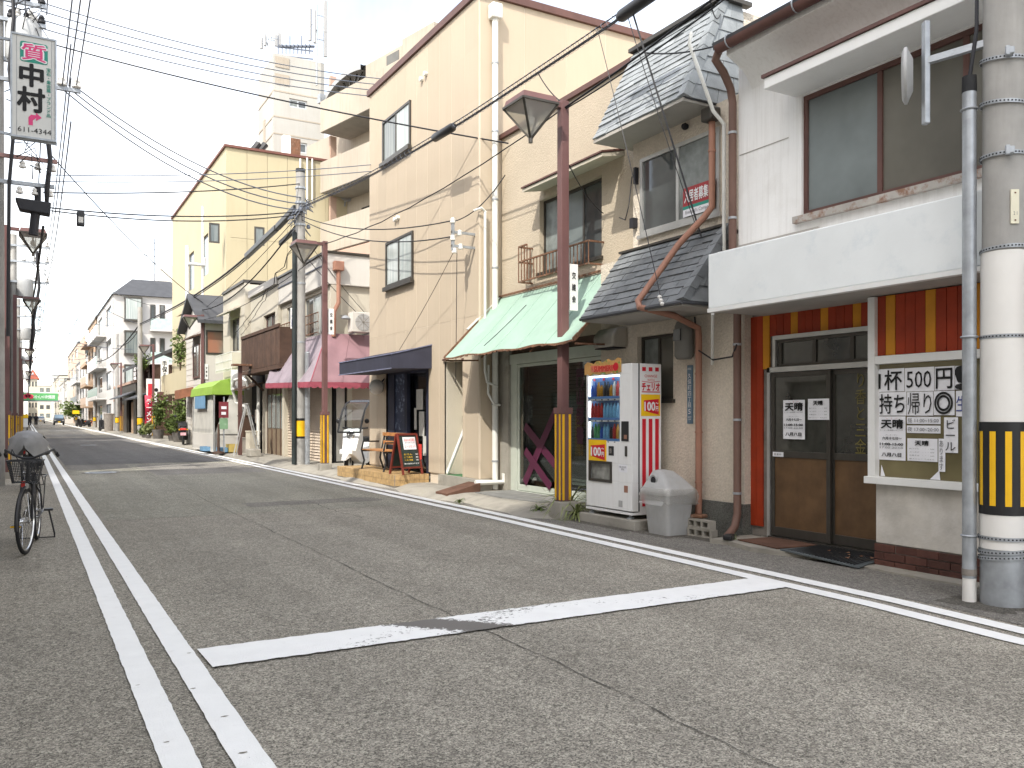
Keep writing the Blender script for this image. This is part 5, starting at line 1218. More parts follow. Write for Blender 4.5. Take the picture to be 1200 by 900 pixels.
# ================================================================ narrow house with black roof and orange blind
rI = thing('narrow_house', 'narrow cream clapboard house with black gable roof and orange blind', 'house', (6.7, 40.4, 0))
m = MB(); wall(m, 't', 6.6, 38.05, 42.9, 0.1, 5.4, [(39.2, 40.8, 3.1, 4.6), (41.2, 41.7, 0.1, 2.0)], 0.15); a = Ps(241, 415, 38.05); b = Ps(263, 388, 38.05)
wall(m, 's', 38.0, 6.6, 11, 0.1, 5.4, [(a.x, b.x, a.z, b.z)], 0.15); m.box(6.8, 11, 38.2, 42.9, 0, 5.4); m.o('wall', M['offwhite'], rI)
k = MB()
for i in range(1, 21): k.box(6.588, 6.6, 38.0, 42.9, i * 0.255, i * 0.255 + 0.012)
stuff(k.o('clapboard_edge', M['ivory'], rI))
window(rI, 's', 38.0, a.x, b.x, a.z, b.z, M['alu_dark'], M['pane_orange'], 0, 0.07, -0.03)
window(rI, 't', 6.6, 39.2, 40.8, 3.1, 4.6, M['brown_metal'], [M['pane_curt2'], M['pane']], 1, 0.07, -0.05)
q = MB(); q.slab([(6.6, 39.0, 4.95), (6.15, 39.0, 4.8), (6.15, 39.0, 4.86), (6.6, 39.0, 5.03)], (0, 2.0, 0)); q.o('window_canopy', M['brown_wood'], rI)
z0 = 5.4; ap = Ps(218, 350, 38.0)
MB().slab([(6.6, 38.0, 5.4), (6.6, 42.9, 5.4), (6.6, 40.45, 6.6)], (4.4, 0, 0)).o('gable', M['offwhite'], rI)
q = MB(); q.slab([(6.25, 37.6, 5.33), (6.25, 40.45, 6.74), (6.25, 43.3, 5.33), (6.25, 43.3, 5.47), (6.25, 40.45, 6.90), (6.25, 37.6, 5.47)], (5.2, 0, 0)); q.o('roof', M['black_roof'], rI)
sgn = Ps(259, 476, 37.9); b = Ps(283, 452, 37.9)
k = MB().lathe((sgn.x + 0.3, 37.95, sgn.z + 0.55), [(0.55, -0.02), (0.55, 0.02)], 28, 'y', 1.0, 0.8); rs = k.o('round_sign', M['white_paint'], rI)
text('くつろぎ', M['ink_grey'], rs, (sgn.x + 0.3, 37.93, sgn.z + 0.5), RS, UP, 0.7, 0.16)
q = MB(); q.slab([(6.6, 40.9, 2.35), (6.0, 40.9, 2.2), (6.0, 40.9, 2.6), (6.6, 40.9, 2.75)], (0, 1.4, 0)); q.o('copper_canopy', mat('copper_sheet', (0.26, 0.11, 0.06), 0.6, 0.2, 5, 0.05), rI)

# ================================================================ tall yellow building
rF = thing('yellow_building', 'tall yellow panel building with red roof trim behind the low houses', 'building', (8.5, 50, 0))
TF = 8.5; SF = 43.25
MB().box(8.7, 14.4, 43.4, 61, -0.05, 14.5).o('core', M['joint'], rF)
fh = [(S(213, TF) , S(209.5, TF), 10.2, 12.6)]
fholes = [(44.9 + 7.6, 44.9 + 9.6, 8.9, 11.1), (48.0, 50.0, 9.1, 11.3), (52.5, 54.5, 4.6, 6.9), (48.0, 50.0, 4.8, 7.0)]
m = MB(); wall(m, 't', TF, SF, 61, 0, 14.6, fholes, 0.2); m.o('front_wall', M['yellow_wall'], rF)
for h_ in fholes: window(rF, 't', TF, *h_, M['alu_dark'], [M['pane_sky']], 0, 0.08, 0.08)
# side wall in tall panels facing us
x0 = 8.5; wsd = []
for (xa, ya, xb, yb) in ((245, 284, 257.5, 262), (298, 287, 310, 266.5), (378, 292, 420, 272)):
    p, q = Ps(xa, ya, SF), Ps(xb, yb, SF); wsd.append((p.x, q.x, p.z, q.z))
xr = TX(385, SF)
t_ = 8.5
while t_ < xr - 0.05:
    m = MB()
    for j, (za, zb) in enumerate(((0, 5.0), (5.0, 10.2), (10.2, 14.6))):
        for r in rects(t_ + 0.008, min(t_ + 1.0, xr) - 0.008, za + 0.008, zb - 0.008, wsd): fb(m, 's', SF + random.uniform(0, .004), SF + 0.15, *r)
    m.o('siding_panel', M['yellow_wall'], rF); t_ += 1.0
za = Ps(420, 233, SF).z
m = MB(); wall(m, 's', SF + 0.02, xr, xr + 6.5, 0, za, wsd, 0.15); m.box(xr, xr + 6.5, SF + 0.2, 60, 0, za - 0.02); m.o('annex_wall', M['yellow_wall'], rF)
MB().box(xr, xr + 6.6, SF - 0.1, 60, za, za + 0.15).o('annex_trim', M['alu_dark'], rF)
k = MB(); k.box(8.4, xr + 0.05, SF - 0.1, 61.1, 14.6, 14.72); k.o('roof_trim', mat('red_brown_trim', (0.15, 0.06, 0.045), 0.6, 0.1, 2, 0), rF)
for i, w_ in enumerate(wsd): window(rF, 's', SF, *w_, M['alu'] if i == 2 else M['alu_dark'], [M['pane_curt2']] if i < 2 else [M['pane_curt'], M['pane_curt']], 1 if i == 2 else 0, 0.08, 0.0 if i < 2 else -0.03, M['alu'] if i == 2 else None)
for (x, y0, y1, r) in ((237.5, 242, 395, 0.06), (219.5, 288, 400, 0.09), (360, 185, 240, 0.05), (352, 186, 236, 0.05), (366, 186, 236, 0.04)):
    p, q = Ps(x, y0, SF - 0.12), Ps(x, y1, SF - 0.12); q.z = max(q.z, 0.2); MB().tube([p, q], r, 8).o('wall_pipe', M['white_pipe'], rF, True)
p = Ps(220, 309, SF - 0.2); MB().tube([p, p + Vector((0.75, 0, 0)), p + Vector((0.75, 0, 0.35))], 0.09, 8).o('flue', M['white_pipe'], rF, True)
for (x, y) in ((297.5, 172), (305.5, 173)):
    p = Ps(x, y + 3, SF + 2); MB().tube([p + Vector((0, 0, -1)), p, p + Vector((0.25, 0, 0.35))], 0.17, 8).o('roof_vent', M['black_plastic'], rF, True)
a = Ps(332, 180, SF + 1); b = Ps(341, 166, SF + 1)
ab = thing('rooftop_unit', 'white rusty air conditioner on the yellow building roof', 'air conditioner', (a.x, SF + 1, 14.78)); MB().box(a.x, b.x, SF + 1, SF + 1.4, 14.8, b.z + 0.3).o('casing', M['white_paint'], ab, bev=0.02); MB().box(b.x, b.x + 0.5, SF + 1, SF + 1.4, 14.8, b.z + 0.2).o('side_panel', M['rust'], ab)
dsh = Ps(406, 227, SF - 0.3); ds = thing('satellite_dish', 'white satellite dish on the annex of the yellow building', 'satellite dish', dsh)
MB().lathe(dsh, [(0.02, 0.12), (0.28, 0.06), (0.42, -0.05), (0.40, -0.06), (0.2, 0.04)], 18, 'y').o('dish', M['dish'], ds, True); MB().bar(dsh + Vector((0, 0.1, -0.1)), dsh + Vector((0.0, 0.3, -0.6)), 0.06).o('mount', M['galv'], ds)
# lower front part of the yellow building: balcony with plants and canopied doors, seen past the narrow house
k = MB(); k.box(7.3, 8.5, 46, 57, 2.7, 2.95); k.box(7.3, 7.4, 46, 57, 2.95, 3.9); k.o('balcony', M['yellow_wall'], rF)
q = MB(); q.slab([(8.5, 48, 7.5), (7.6, 48, 7.2), (7.6, 48, 7.28), (8.5, 48, 7.6)], (0, 5, 0)); q.o('door_canopy', M['yellow_wall'], rF)
k = MB(); k.box(8.4, 8.52, 46.5, 60, 0.1, 2.6); k.o('ground_front', M['brown_wood'], rF)

# ================================================================ concrete tower with antennas and the stained balcony block behind
rT = thing('concrete_tower', 'pale stained concrete tower block carrying phone antennas', 'tower', (13.5, 53, 0))
m = MB(); s0 = S(321, 13); s1 = S(303, 13); tr_ = TX(380, s0); zt = Z(321, 62, 13)
w1 = [(Ps(339, 125, s0).x, Ps(360, 114, s0).x, Ps(340, 125, s0).z, Ps(340, 115, s0).z), (Ps(339, 177, s0).x, Ps(360, 165, s0).x, Ps(340, 177, s0).z, Ps(340, 165, s0).z)]
wall(m, 's', s0, 13, tr_, 0, zt, w1, 0.3); m.box(13, tr_, s0 + 0.4, s1, 0, zt - 0.1); m.box(12.98, 13.0, s0 + 0.0, s0 + 0.41, 0, zt); m.o('wall', M['tower_wall'], rT)
for w_ in w1: window(rT, 's', s0, *w_, M['alu'], [M['pane_frost'], M['pane']], 1, 0.09, 0.1)
k = MB()
for y in (108, 138, 158): k.box(12.97, tr_, s0 - 0.02, s1, Ps(330, y, s0).z, Ps(330, y, s0).z + 0.08)
k.o('string_course', M['balcony_wall'], rT)
for y in (72, 92):
    p, q = Ps(322.5, y + 6, s0), Ps(339, y - 3, s0); MB().box(p.x, q.x, s0 - 0.04, s0 - 0.005, p.z, q.z).o('render_patch', M['balcony_wall'], rT)
p = Ps(310, 105, s0); MB().box(12.95, 12.99, S(311, 13), S(309, 13), 8, 20).o('slot_window', M['balcony_wall'], rT)
def antenna(x, y0, y1, n, label, s_):
    a = Ps(x, y1, s_); b = Ps(x, y0, s_); t = thing('antenna_mast', label, 'antenna', a)
    MB().tube([a, b], 0.06, 8).o('mast', M['galv'], t)
    for i in range(n):
        a_ = i * 2.1; r = 0.55; c = b.lerp(a, 0.12 + 0.10 * i) + Vector((r * math.cos(a_), r * math.sin(a_), 0))
        MB().cbox(c, (0.22, 0.14, min(2.0, (b.z - a.z) * 0.45)), a_).o('panel_antenna', M['dish'], t, bev=0.03)
        MB().bar(c, (b.x, b.y, c.z), 0.05).o('arm', M['galv'], t)
antenna(371, 6, 100, 4, 'tall mast with white panel antennas at the right edge of the tower', s0 - 0.4)
antenna(313.5, 42, 72, 3, 'short mast with panel antennas at the left edge of the tower roof', s0 + 2.5)
antenna(317, 40, 72, 1, 'thin bracket mast behind the short antenna mast on the tower', s0 + 1.2)
k = MB()
for i in range(9):
    x = 326 + i * 4.6; a = Ps(x, 63, s0 + 0.3); k.bar(a, a + Vector((0, 0, 0.6 + 0.5 * (i % 3 == 0))), 0.05); k.bar(a + Vector((0, 0, 0.45)), a + Vector((0.3, 0, 0.5)), 0.16, 0.10)
a = Ps(325, 55, s0 + 0.3); b = Ps(367, 60, s0 + 0.3); k.bar(a, b, 0.06); k.bar(a - Vector((0, 0, 0.5)), b - Vector((0, 0, 0.5)), 0.06)
k.o('roof_railing', M['cable_grey'], rT)
# balcony block, turned a little from the street
rK = thing('balcony_block', 'stained tan apartment block with stacked balconies and arched roof canopy', 'apartment block', (13.04, 42.7, 0), math.atan2(0.97, 4.4))
# local: -X = balcony face, -Y = towards the camera end ... the face runs along local Y from -12 (near) to 0 (far)
m = MB(); m.box(1.7, 9, -9.2, -3.4, 0, 17.5); m.box(1.7, 9, -3.4, 4.5, 0, 16.6); m.o('wall', M['balcony_wall'], rK, local=True)
for i, z in enumerate((16.3, 13.2, 10.1)):
    k = MB(); k.box(-0.0, 0.15, -9, 0, z - 0.25, z + 1.15); k.box(0.15, 1.7, -0.15, 0, z - 0.25, z + 1.15); k.box(0.0, 1.7, -9, 0, z - 0.40, z - 0.25); b_ = k.o('balcony', M['balcony_wall'], rK, local=True)
    MB().box(0.02, 1.7, -9, 0.0, z - 0.415, z - 0.402).o('soffit', M['grey_soffit'], b_, local=True)
    MB().box(1.68, 1.695, -8, -1.2, z, z + 2.0).o('dark_opening', M['pane'], rK, local=True)
    MB().box(0.5, 0.85, -0.15, 0.0, z + 1.16, z + 2.6).o('bracket_wall', M['pink_wall'], rK, local=True)
k = MB(); k.box(-0.02, 0.6, -9, 0.0, 7.4, 9.6); k.o('pink_band', M['pink_wall'], rK, local=True)
k = MB(); n = 10; ring = []
for i in range(n + 1):
    a_ = math.pi * (0.08 + 0.55 * i / n); ring.append((0.3, 0.3 - 2.6 * (1 - math.cos(a_)), 17.3 + 1.25 * math.sin(a_)))
vs = ring + [(r_[0] + 3.4, r_[1], r_[2]) for r_ in ring] + [(r_[0], r_[1], r_[2] - 0.25) for r_ in ring] + [(r_[0] + 3.4, r_[1], r_[2] - 0.25) for r_ in ring]; q = n + 1
k.add(vs, [(i, i + 1, q + i + 1, q + i) for i in range(n)] + [(2 * q + i + 1, 2 * q + i, 3 * q + i, 3 * q + i + 1) for i in range(n)] + [(i + 1, i, 2 * q + i, 2 * q + i + 1) for i in range(n)])
k.o('arched_canopy', M['dish'], rK, True, local=True)
k = MB()
for i in range(5): k.bar((0.6, -1.9, 17.3), (0.6, -0.5 - 0.7 * i, 18.2 + 0.07 * i), 0.07)
k.o('canopy_strut', M['alu_dark'], rK, local=True)
k = MB(); k.box(0.3, 5, -6.8, -3.8, 17.5, 18.25); k.box(0.32, 5, -9.2, -6.8, 17.5, 18.5); k.o('penthouse', M['balcony_wall'], rK, local=True)
MB().box(0.28, 0.3, -6.6, -5.6, 17.6, 18.1).o('dark_opening', M['pane_brown'], rK, local=True)
MB().box(0.0, 0.3, 0.0, 0.3, 17.45, 17.9).o('roof_post', M['galv'], rK, local=True)

# ================================================================ white apartment house with bay windows, and the row further on
def flats(name, label, cat, x0, x1, ytop, t, mt, depth, storeys, bays, balcony_m, side_w=0, roof=True, side=True):
    sa, sb = S(x1, t), S(x0, t); H = Z(x1, ytop, t)
    r = thing(name, label, cat, (t, (sa + sb) / 2, 0)); fh_ = H / storeys
    holes = []; L = sb - sa
    for j in range(storeys):
        for i in range(bays):
            c = sa + L * (i + 0.5) / bays; w_ = L / bays * 0.28; holes.append((c - w_, c + w_, j * fh_ + 0.8, j * fh_ + fh_ * 0.8))
    sh = []
    if side_w:
        for j in range(storeys):
            for i in range(side_w):
                c = t + 1.2 + i * (depth - 2) / side_w; sh.append((c - 0.1, c + 1.3, j * fh_ + 1.0, j * fh_ + fh_ * 0.78))
    m = MB(); wall(m, 't', t, sa, sb, 0, H, holes, 0.25); wall(m, 's', sa - 0.02, t, t + depth, 0, H - 0.01, sh, 0.25); m.box(t + 0.3, t + depth, sa + 0.3, sb, 0, H - 0.02); m.o('wall', mt, r)
    for h_ in holes: window(r, 't', t, *h_, M['alu_dark'], [random.choice((M['pane'], M['pane_curt2'], M['pane_sky']))], 1, 0.09, 0.1)
    for h_ in sh: window(r, 's', sa - 0.02, *h_, M['alu_dark'], [random.choice((M['pane'], M['pane_curt2']))], 1, 0.09, 0.1)
    if roof: MB().box(t - 0.15, t + depth + 0.1, sa - 0.15, sb + 0.1, H, H + 0.25).o('parapet_cap', M['alu_dark'], r)
    if balcony_m:
        for j in range(1, storeys):
            k = MB(); k.box(t - 1.0, t, sa + L * 0.35, sb, j * fh_ - 0.15, j * fh_); k.box(t - 1.0, t - 0.92, sa + L * 0.35, sb, j * fh_, j * fh_ + 0.25); b_ = k.o('balcony', mt, r)
            MB().box(t - 1.0, t - 0.95, sa + L * 0.35, sb, j * fh_ + 0.26, j * fh_ + 1.15).o('balcony_screen', balcony_m, b_)
    return r, sa, sb, H
M['balc_glass'] = mat('balcony_glass', (0.40, 0.50, 0.47), 0.25, 0.15, 3, 0)
rW, sa, sb, H = flats('white_apartment_house', 'white four storey apartment house with bay windows and dark hipped roof', 'apartment house', 113, 133, 345, 7.5, M['apartment_white'], 7.5, 4, 2, M['balc_glass'], 0, False)
k = MB(); k.add([(7.3, sa - 0.4, H), (15.4, sa - 0.4, H), (15.4, sb + 0.3, H), (7.3, sb + 0.3, H), (9.5, sa + 3, H + 2.1), (13.2, sa + 3, H + 2.1), (13.2, sb - 3, H + 2.1), (9.5, sb - 3, H + 2.1)], [(0, 1, 5, 4), (1, 2, 6, 5), (2, 3, 7, 6), (3, 0, 4, 7), (4, 5, 6, 7), (3, 2, 1, 0)]); k.o('roof', M['black_roof'], rW)
fh_ = H / 4
for j in range(4):
    for (xa, xb) in ((145, 166), (176, 182), (187, 193)):
        a, b = TX(xa, sa), TX(xb, sa); z = j * fh_ + 1.0; k = MB()
        if xa == 145 and j > 0:
            d = 0.7; k.box(a, b, sa - d, sa - 0.02, z - 0.25, z - 0.05); k.box(a, b, sa - d, sa - 0.02, z + 2.0, z + 2.2); k.box(a, a + 0.12, sa - d, sa - d + 0.12, z - 0.05, z + 2.0); k.box(b - 0.12, b, sa - d, sa - d + 0.12, z - 0.05, z + 2.0)
            o = k.o('bay_window', M['alu_dark'], rW); MB().box(a + 0.12, b - 0.12, sa - d + 0.03, sa - d + 0.06, z - 0.05, z + 2.0).o('pane', random.choice((M['pane_curt'], M['pane_curt2'])), o)
        else:
            window(rW, 's', sa - 0.08, a, b, z - (0.5 if xa > 150 else 0), z + 1.6, M['alu_dark'], [M['pane']], 0, 0.09, 0.0)
    if j > 0:
        a = TX(175, sa); k = MB(); k.box(a, 15, sa - 1.1, sa - 0.03, j * fh_ - 0.15, j * fh_); o = k.o('balcony', M['apartment_white'], rW); MB().box(a, 15, sa - 1.1, sa - 1.04, j * fh_, j * fh_ + 1.1).o('balcony_screen', M['balc_glass'], o)
    if j in (1, 2): MB().box(7.48, 15, sa - 0.05, sa - 0.03, j * fh_ - 0.5, j * fh_ - 0.3).o('pink_band', M['pink_wall'], rW)
aer = Ps(181, 302, sa + 3); k = MB(); k.bar((aer.x, sa + 3, H + 1), (aer.x, sa + 3, aer.z + 2), 0.08)
for i, w_ in enumerate((1.6, 2.2, 2.6, 1.8)): k.bar((aer.x - w_ / 2, sa + 3, aer.z + 1.6 - i * 0.7), (aer.x + w_ / 2, sa + 3.2, aer.z + 1.5 - i * 0.7), 0.06)
tag(k.o('roof_aerial', M['cable_grey']), 'thin television aerial on the roof of the white apartment house', 'aerial')
a = TX(183, 110); st = thing('stair_tower', 'small pale rooftop stair house left of the yellow building', 'stair house', (a, 110, 0)); zt = Ps(190, 312, 110).z
k = MB(); k.box(a, a + 4, 108, 112, 0, zt - 0.8); k.slab([(a, 108, zt - 0.8), (a + 4, 108, zt - 0.8), (a + 4, 108, zt), (a + 1.2, 108, zt - 0.1)], (0, 4, 0)); k.o('wall', M['offwhite'], st)
# low old timber house with tiled roof in front of it
rJ = thing('old_tiled_house', 'low dark timber house with tiled eaves between white flats and yellow building', 'house', (7.0, 72, 0))
m = MB(); wall(m, 't', 7.2, 61.5, 70, 0, 4.9, [(62.5, 65, 3.2, 4.6), (66.5, 69, 3.2, 4.6), (62.5, 65, 0.1, 2.3), (66.5, 69.5, 0.1, 2.3)], 0.2); wall(m, 's', 61.5, 7.2, 12, 0, 4.9, [], 0.2); m.box(7.5, 12, 61.8, 70, 0, 4.85); m.o('wall', M['brown_wood'], rJ)
k = MB(); k.slab([(6.3, 61.2, 4.7), (9.2, 61.2, 6.1), (12.5, 61.2, 4.9), (12.5, 61.2, 5.1), (9.2, 61.2, 6.35), (6.3, 61.2, 4.9)], (0, 9.2, 0)); k.o('roof', M['black_roof'], rJ)
k = MB(); k.slab([(7.2, 61.2, 2.9), (6.2, 61.2, 2.55), (6.2, 61.2, 2.65), (7.2, 61.2, 3.05)], (0, 9, 0)); k.o('eave', M['black_roof'], rJ)
for h_ in [(62.5, 65, 3.2, 4.6), (66.5, 69, 3.2, 4.6), (62.5, 65, 0.1, 2.3), (66.5, 69.5, 0.1, 2.3)]: window(rJ, 't', 7.2, *h_, M['brown_metal'], [M['pane_curt2'], M['pane']], 1, 0.08, 0.1)
specs = [('tan_apartment_block', 'tan apartment block with dark balconies beyond the white flats', 'apartment block', 103.5, 114, 372, 7.5, 'tan_wall', 8, 5, 3, 'peach_wall', 2),
         ('grey_row_house', 'pale grey row house with external stairs beyond the tan block', 'house', 90, 103, 416, 7.5, 'apartment_white', 7, 3, 4, 'galv', 2),
         ('peach_block', 'peach coloured block with roof railing farther down the street', 'building', 79.5, 92, 402, 8.5, 'peach_wall', 9, 5, 3, None, 3),
         ('small_white_house', 'small white house far down the right side of the street', 'house', 70, 79, 445, 7.5, 'offwhite', 8, 3, 3, None, 1),
         ('ivory_block', 'ivory block at the far right end of the street', 'building', 60, 70, 440, 8.0, 'ivory', 8, 4, 4, None, 2)]
for (n_, lab, cat, xa, xb, yt, t_, mt, dp_, st_, by, bm_, sw) in specs: flats(n_, lab, cat, xa, xb, yt, t_, M[mt], dp_, st_, by, M[bm_] if bm_ else None, sw)
rD2 = thing('dark_shop', 'low dark shop with brown door and black awning left of the pale utility pole', 'shop', (7.0, 76, 0))
m = MB(); wall(m, 't', 7.0, 68.5, 86, 0, 3.9, [(70, 75, 0.1, 2.7), (77, 80, 0.1, 2.5), (81.5, 85, 0.1, 2.5)], 0.2); m.box(7.4, 7.45, 68.6, 85.9, 0, 3.8); m.box(7.0, 9.0, 68.3, 68.5, 0, 3.9); m.o('wall', M['alu_dark'], rD2)
for (a_, b_, q) in ((70, 72.5, 'tan_wall'), (77, 80, 'brown_panel'), (81.5, 85, 'shutter')): MB().box(7.1, 7.16, a_, b_, 0.1, 2.5).o('door', M[q], rD2)
MB().slab([(7.0, 68.6, 3.2), (5.95, 68.6, 2.75), (5.95, 68.6, 2.82), (7.0, 68.6, 3.3)], (0, 9, 0)).o('awning', M['black_roof'], rD2)
MB().box(6.9, 9.0, 68.2, 86, 3.9, 4.1).o('parapet_cap', M['pink_wall'], rD2)
# second peach tower behind and closing buildings at the end of the street
for (n_, lab, xa, xb, yt, s_, mt) in (('peach_tower', 'tall peach coloured stair tower behind the peach block', 92, 107, 401, 210, 'peach_wall'), ('white_end_block', 'pale block closing the view left of the peach building', 62, 82, 440, 330, 'offwhite'), ('end_house', 'low cream house closing the far end of the street', 38, 60, 452, 380, 'ivory'), ('cream_end_house', 'small cream house with red roof far down the left side', 33, 44, 444, 300, 'ivory')):
    a, b = TX(xa, s_), TX(xb, s_); H = Ps(xa, yt, s_).z; r = thing(n_, lab, 'building', ((a + b) / 2, s_, 0)); hs = []
    nf = max(2, int(H / 3.2))
    for j in range(nf):
        for i in range(3): c = a + (b - a) * (i + 0.5) / 3; hs.append((c - (b - a) * 0.1, c + (b - a) * 0.1, j * H / nf + 0.9, j * H / nf + H / nf * 0.75))
    m = MB(); wall(m, 's', s_, a, b, 0, H, hs, 0.3); m.box(a, b, s_ + 0.4, s_ + 10, 0, H - 0.1); m.o('wall', M[mt], r)
    for h_ in hs: window(r, 's', s_, *h_, M['alu_dark'], [random.choice((M['pane'], M['pane_curt2']))], 0, 0.12, 0.1)
    if 'red roof' in lab: 
        k = MB(); k.slab([(a - 0.6, s_ - 0.5, H), (b + 0.6, s_ - 0.5, H), ((a + b) / 2, s_ - 0.5, H + 3)], (0, 11, 0)); k.o('roof', mat('red_tile_roof', (0.38, 0.11, 0.07), 0.8, 0.2, 1, 0.1), r)
    else: MB().box(a - 0.2, b + 0.2, s_ - 0.2, s_ + 10, H, H + 0.3).o('parapet_cap', M['galv'], r)
a = P(80, 401, 8.5); k = MB(); zt = a.z + 1.6; sa_, sb_ = S(92, 8.5), S(79.5, 8.5)
for i in range(10): y = sa_ + (sb_ - sa_) * i / 9; k.bar((8.6, y, a.z - 1), (8.6, y, zt), 0.08)
k.bar((8.6, sa_, zt), (8.6, sb_, zt), 0.1); k.bar((8.6, sa_, zt), (14, sa_, zt), 0.1); k.bar((8.6, sa_, zt - 0.7), (14, sa_, zt - 0.7), 0.08)
for i in range(6): k.bar((8.6 + i, sa_, zt - 1.8), (8.6 + i, sa_, zt), 0.07)
tag(k.o('roof_railing', M['galv']), 'thin railing round the flat roof of the peach block', 'railing')

# ================================================================ left-hand side of the street: mostly out of frame, it casts the shade over the road
def leftb(label, s0, s1, H, mt, storeys, t=-0.8, name='street_house'):
    r = thing(name, label, 'house', (t, (s0 + s1) / 2, 0)); L = s1 - s0; hs = []; nb = max(1, int(L / 2.6)); fh = H / storeys
    for j in range(storeys):
        for i in range(nb):
            c = s0 + L * (i + 0.5) / nb
            hs.append((c - 0.75, c + 0.75, j * fh + (0.1 if j == 0 else 0.9), j * fh + (2.2 if j == 0 else fh * 0.8)))
    m = MB(); wall(m, 'n', -t, s0, s1, 0, H, hs, 0.2); m.box(t - 8, t - 0.3, s0, s1, 0, H - 0.02); m.o('wall', M[mt], r)
    if H < 20:
      for h_ in hs: window(r, 'n', -t, *h_, M['alu_dark'], [random.choice((M['pane'], M['pane_curt2']))], 1, 0.06, 0.1)
    MB().box(t - 8, t + 0.02, s0 - 0.02, s1 + 0.02, H, H + 0.18).o('parapet_cap', M['alu_dark'], r)
leftb('low cream house on the left behind the viewer', -12, 3.4, 6.2, 'offwhite', 2, -0.85)
leftb('unseen tower added far left behind the viewer to shade the restaurant', -33, -18.6, 50.0, 'offwhite', 15, -24.0, 'shade_tower')  # unseen tower, added to keep the sun off the restaurant front
leftb('three storey cream house on the left beside the parked bicycles', 3.8, 11.2, 9.1, 'offwhite', 3, -0.85)
leftb('three storey pale house on the left behind the pawnshop sign', 11.4, 18.6, 9.1, 'offwhite', 3, -0.85)
leftb('dark shop on the left beyond the first brown lamp post', 22.6, 36, 8.8, 'brown_wood', 3, -0.85)
leftb('dark timber shop house far along the left side', 36.6, 50, 7.5, 'brown_wood', 2, -0.80)
leftb('pale tiled shop house farther along the left side', 52.5, 66, 8.5, 'peach_wall', 3, -0.80)
leftb('brown shop house on the left before the street gate', 67, 92, 7.0, 'tan_wall', 2, -0.80)
leftb('white shop house on the left in the distance', 95, 130, 8.0, 'apartment_white', 3, -0.80)
leftb('cream shop house on the left near the banner gate', 133, 175, 7.0, 'ivory', 2, -0.80)
leftb('far pale houses row end on the left', 180, 300, 8.0, 'offwhite', 3, -0.80)
# ================================================================ street furniture and loose things
# ---- drinks vending machine
V0, V1, VT, VB, VZ = 8.42, 9.42, 6.50, 6.96, 2.06
vb = tag(MB().hexa([(6.44, 8.30, 0), (6.44, 9.52, 0), (7.02, 9.52, 0), (7.02, 8.30, 0), (6.45, 8.31, 0.12), (6.45, 9.51, 0.12), (7.02, 9.51, 0.12), (7.02, 8.31, 0.12)]).o('concrete_plinth', M['concrete'], bev=0.01), 'low concrete plinth under the white drinks vending machine', 'plinth')
vm = thing('vending_machine', 'white drinks vending machine with red stripes and 100 yen stickers', 'vending machine', (6.7, 8.9, 0.12))
k = MB(); k.box(VT + 0.10, VB, V0, V1, 0.2, VZ); k.o('cabinet', M['vend_white'], vm, bev=0.012)
dz0, dz1 = 1.08, 1.93; ds0, ds1 = 8.68, 9.38
k = MB(); wall(k, 't', VT, V0 + 0.005, V1 - 0.005, 0.22, VZ, [(ds0, ds1, dz0, dz1), (8.86, 9.33, 0.57, 0.80)], 0.10); dr_ = k.o('door', M['vend_white'], vm, bev=0.004)
MB().box(VT + 0.085, VT + 0.098, ds0, ds1, dz0, dz1).o('display_back', M['vend_blue'], vm)
cols_ = [mat('can_%s' % n_, c_, 0.3, 0.15, 20, 0) for n_, c_ in (('blue', (0.03, 0.10, 0.45)), ('red', (0.5, 0.03, 0.03)), ('amber', (0.5, 0.22, 0.02)), ('black', (0.03, 0.03, 0.035)), ('green', (0.05, 0.28, 0.09)), ('white', (0.7, 0.7, 0.68)), ('sky', (0.20, 0.45, 0.70)))]
MB().box(VT + 0.02, VT + 0.05, ds0, ds1, dz1 - 0.02, dz1 - 0.002).o('display_lamp', M['display_light'], vm); MB().box(VT + 0.02, VT + 0.04, ds0 + 0.002, ds0 + 0.012, dz0, dz1 - 0.03).o('display_lamp', M['display_light'], vm); MB().box(VT + 0.02, VT + 0.04, ds1 - 0.012, ds1 - 0.002, dz0, dz1 - 0.03).o('display_lamp', M['display_light'], vm)
lay = [[0, 0, 2, 2, 3, 3, 2, 5, 1, 5], [1, 1, 1, 1, 6, 6, 6, 6, 6, 6], [3, 4, 4, 0, 6, 6, 3, 1, 2, 4]]
protos = {}
for r_, z in enumerate((1.66, 1.385, 1.115)):
    k = MB(); k.box(VT + 0.012, VT + 0.09, ds0, ds1, z - 0.045, z - 0.03); sh_ = k.o('display_shelf', M['vend_white'], vm)
    k = MB(); k.box(VT + 0.005, VT + 0.016, ds0, ds1, z - 0.03, z); k.o('price_rail', M['vend_blue'], sh_)
    k = MB(); k.box(VT + 0.004, VT + 0.012, ds0, ds1, z - 0.055, z - 0.031); k.o('button_rail', M['paper'], sh_)
    for i in range(10):
        c = ds1 - (i + 0.5) * 0.07; ty = lay[r_][i]; tall = 0.19 if (i % 3 or r_ == 1) else 0.15
        key = (ty, tall)
        if key not in protos:
            q = MB(); q.lathe((0, 0, 0), [(0.024, 0), (0.026, 0.01), (0.026, tall * 0.62), (0.018, tall * 0.8), (0.011, tall * 0.88), (0.011, tall)], 8); protos[key] = q.o('display_bottle', cols_[ty], vm, True, local=True); ob = protos[key]
        else: ob = protos[key].copy(); COL.objects.link(ob)
        ob.location = Vector((VT + 0.052, c, z)) - wloc(vm)
        q = MB(); q.cbox((VT + 0.003, c, z - 0.043), (0.006, 0.028, 0.014)); 
        if i % 2 == 0: q.o('button', M['black_plastic'], sh_)
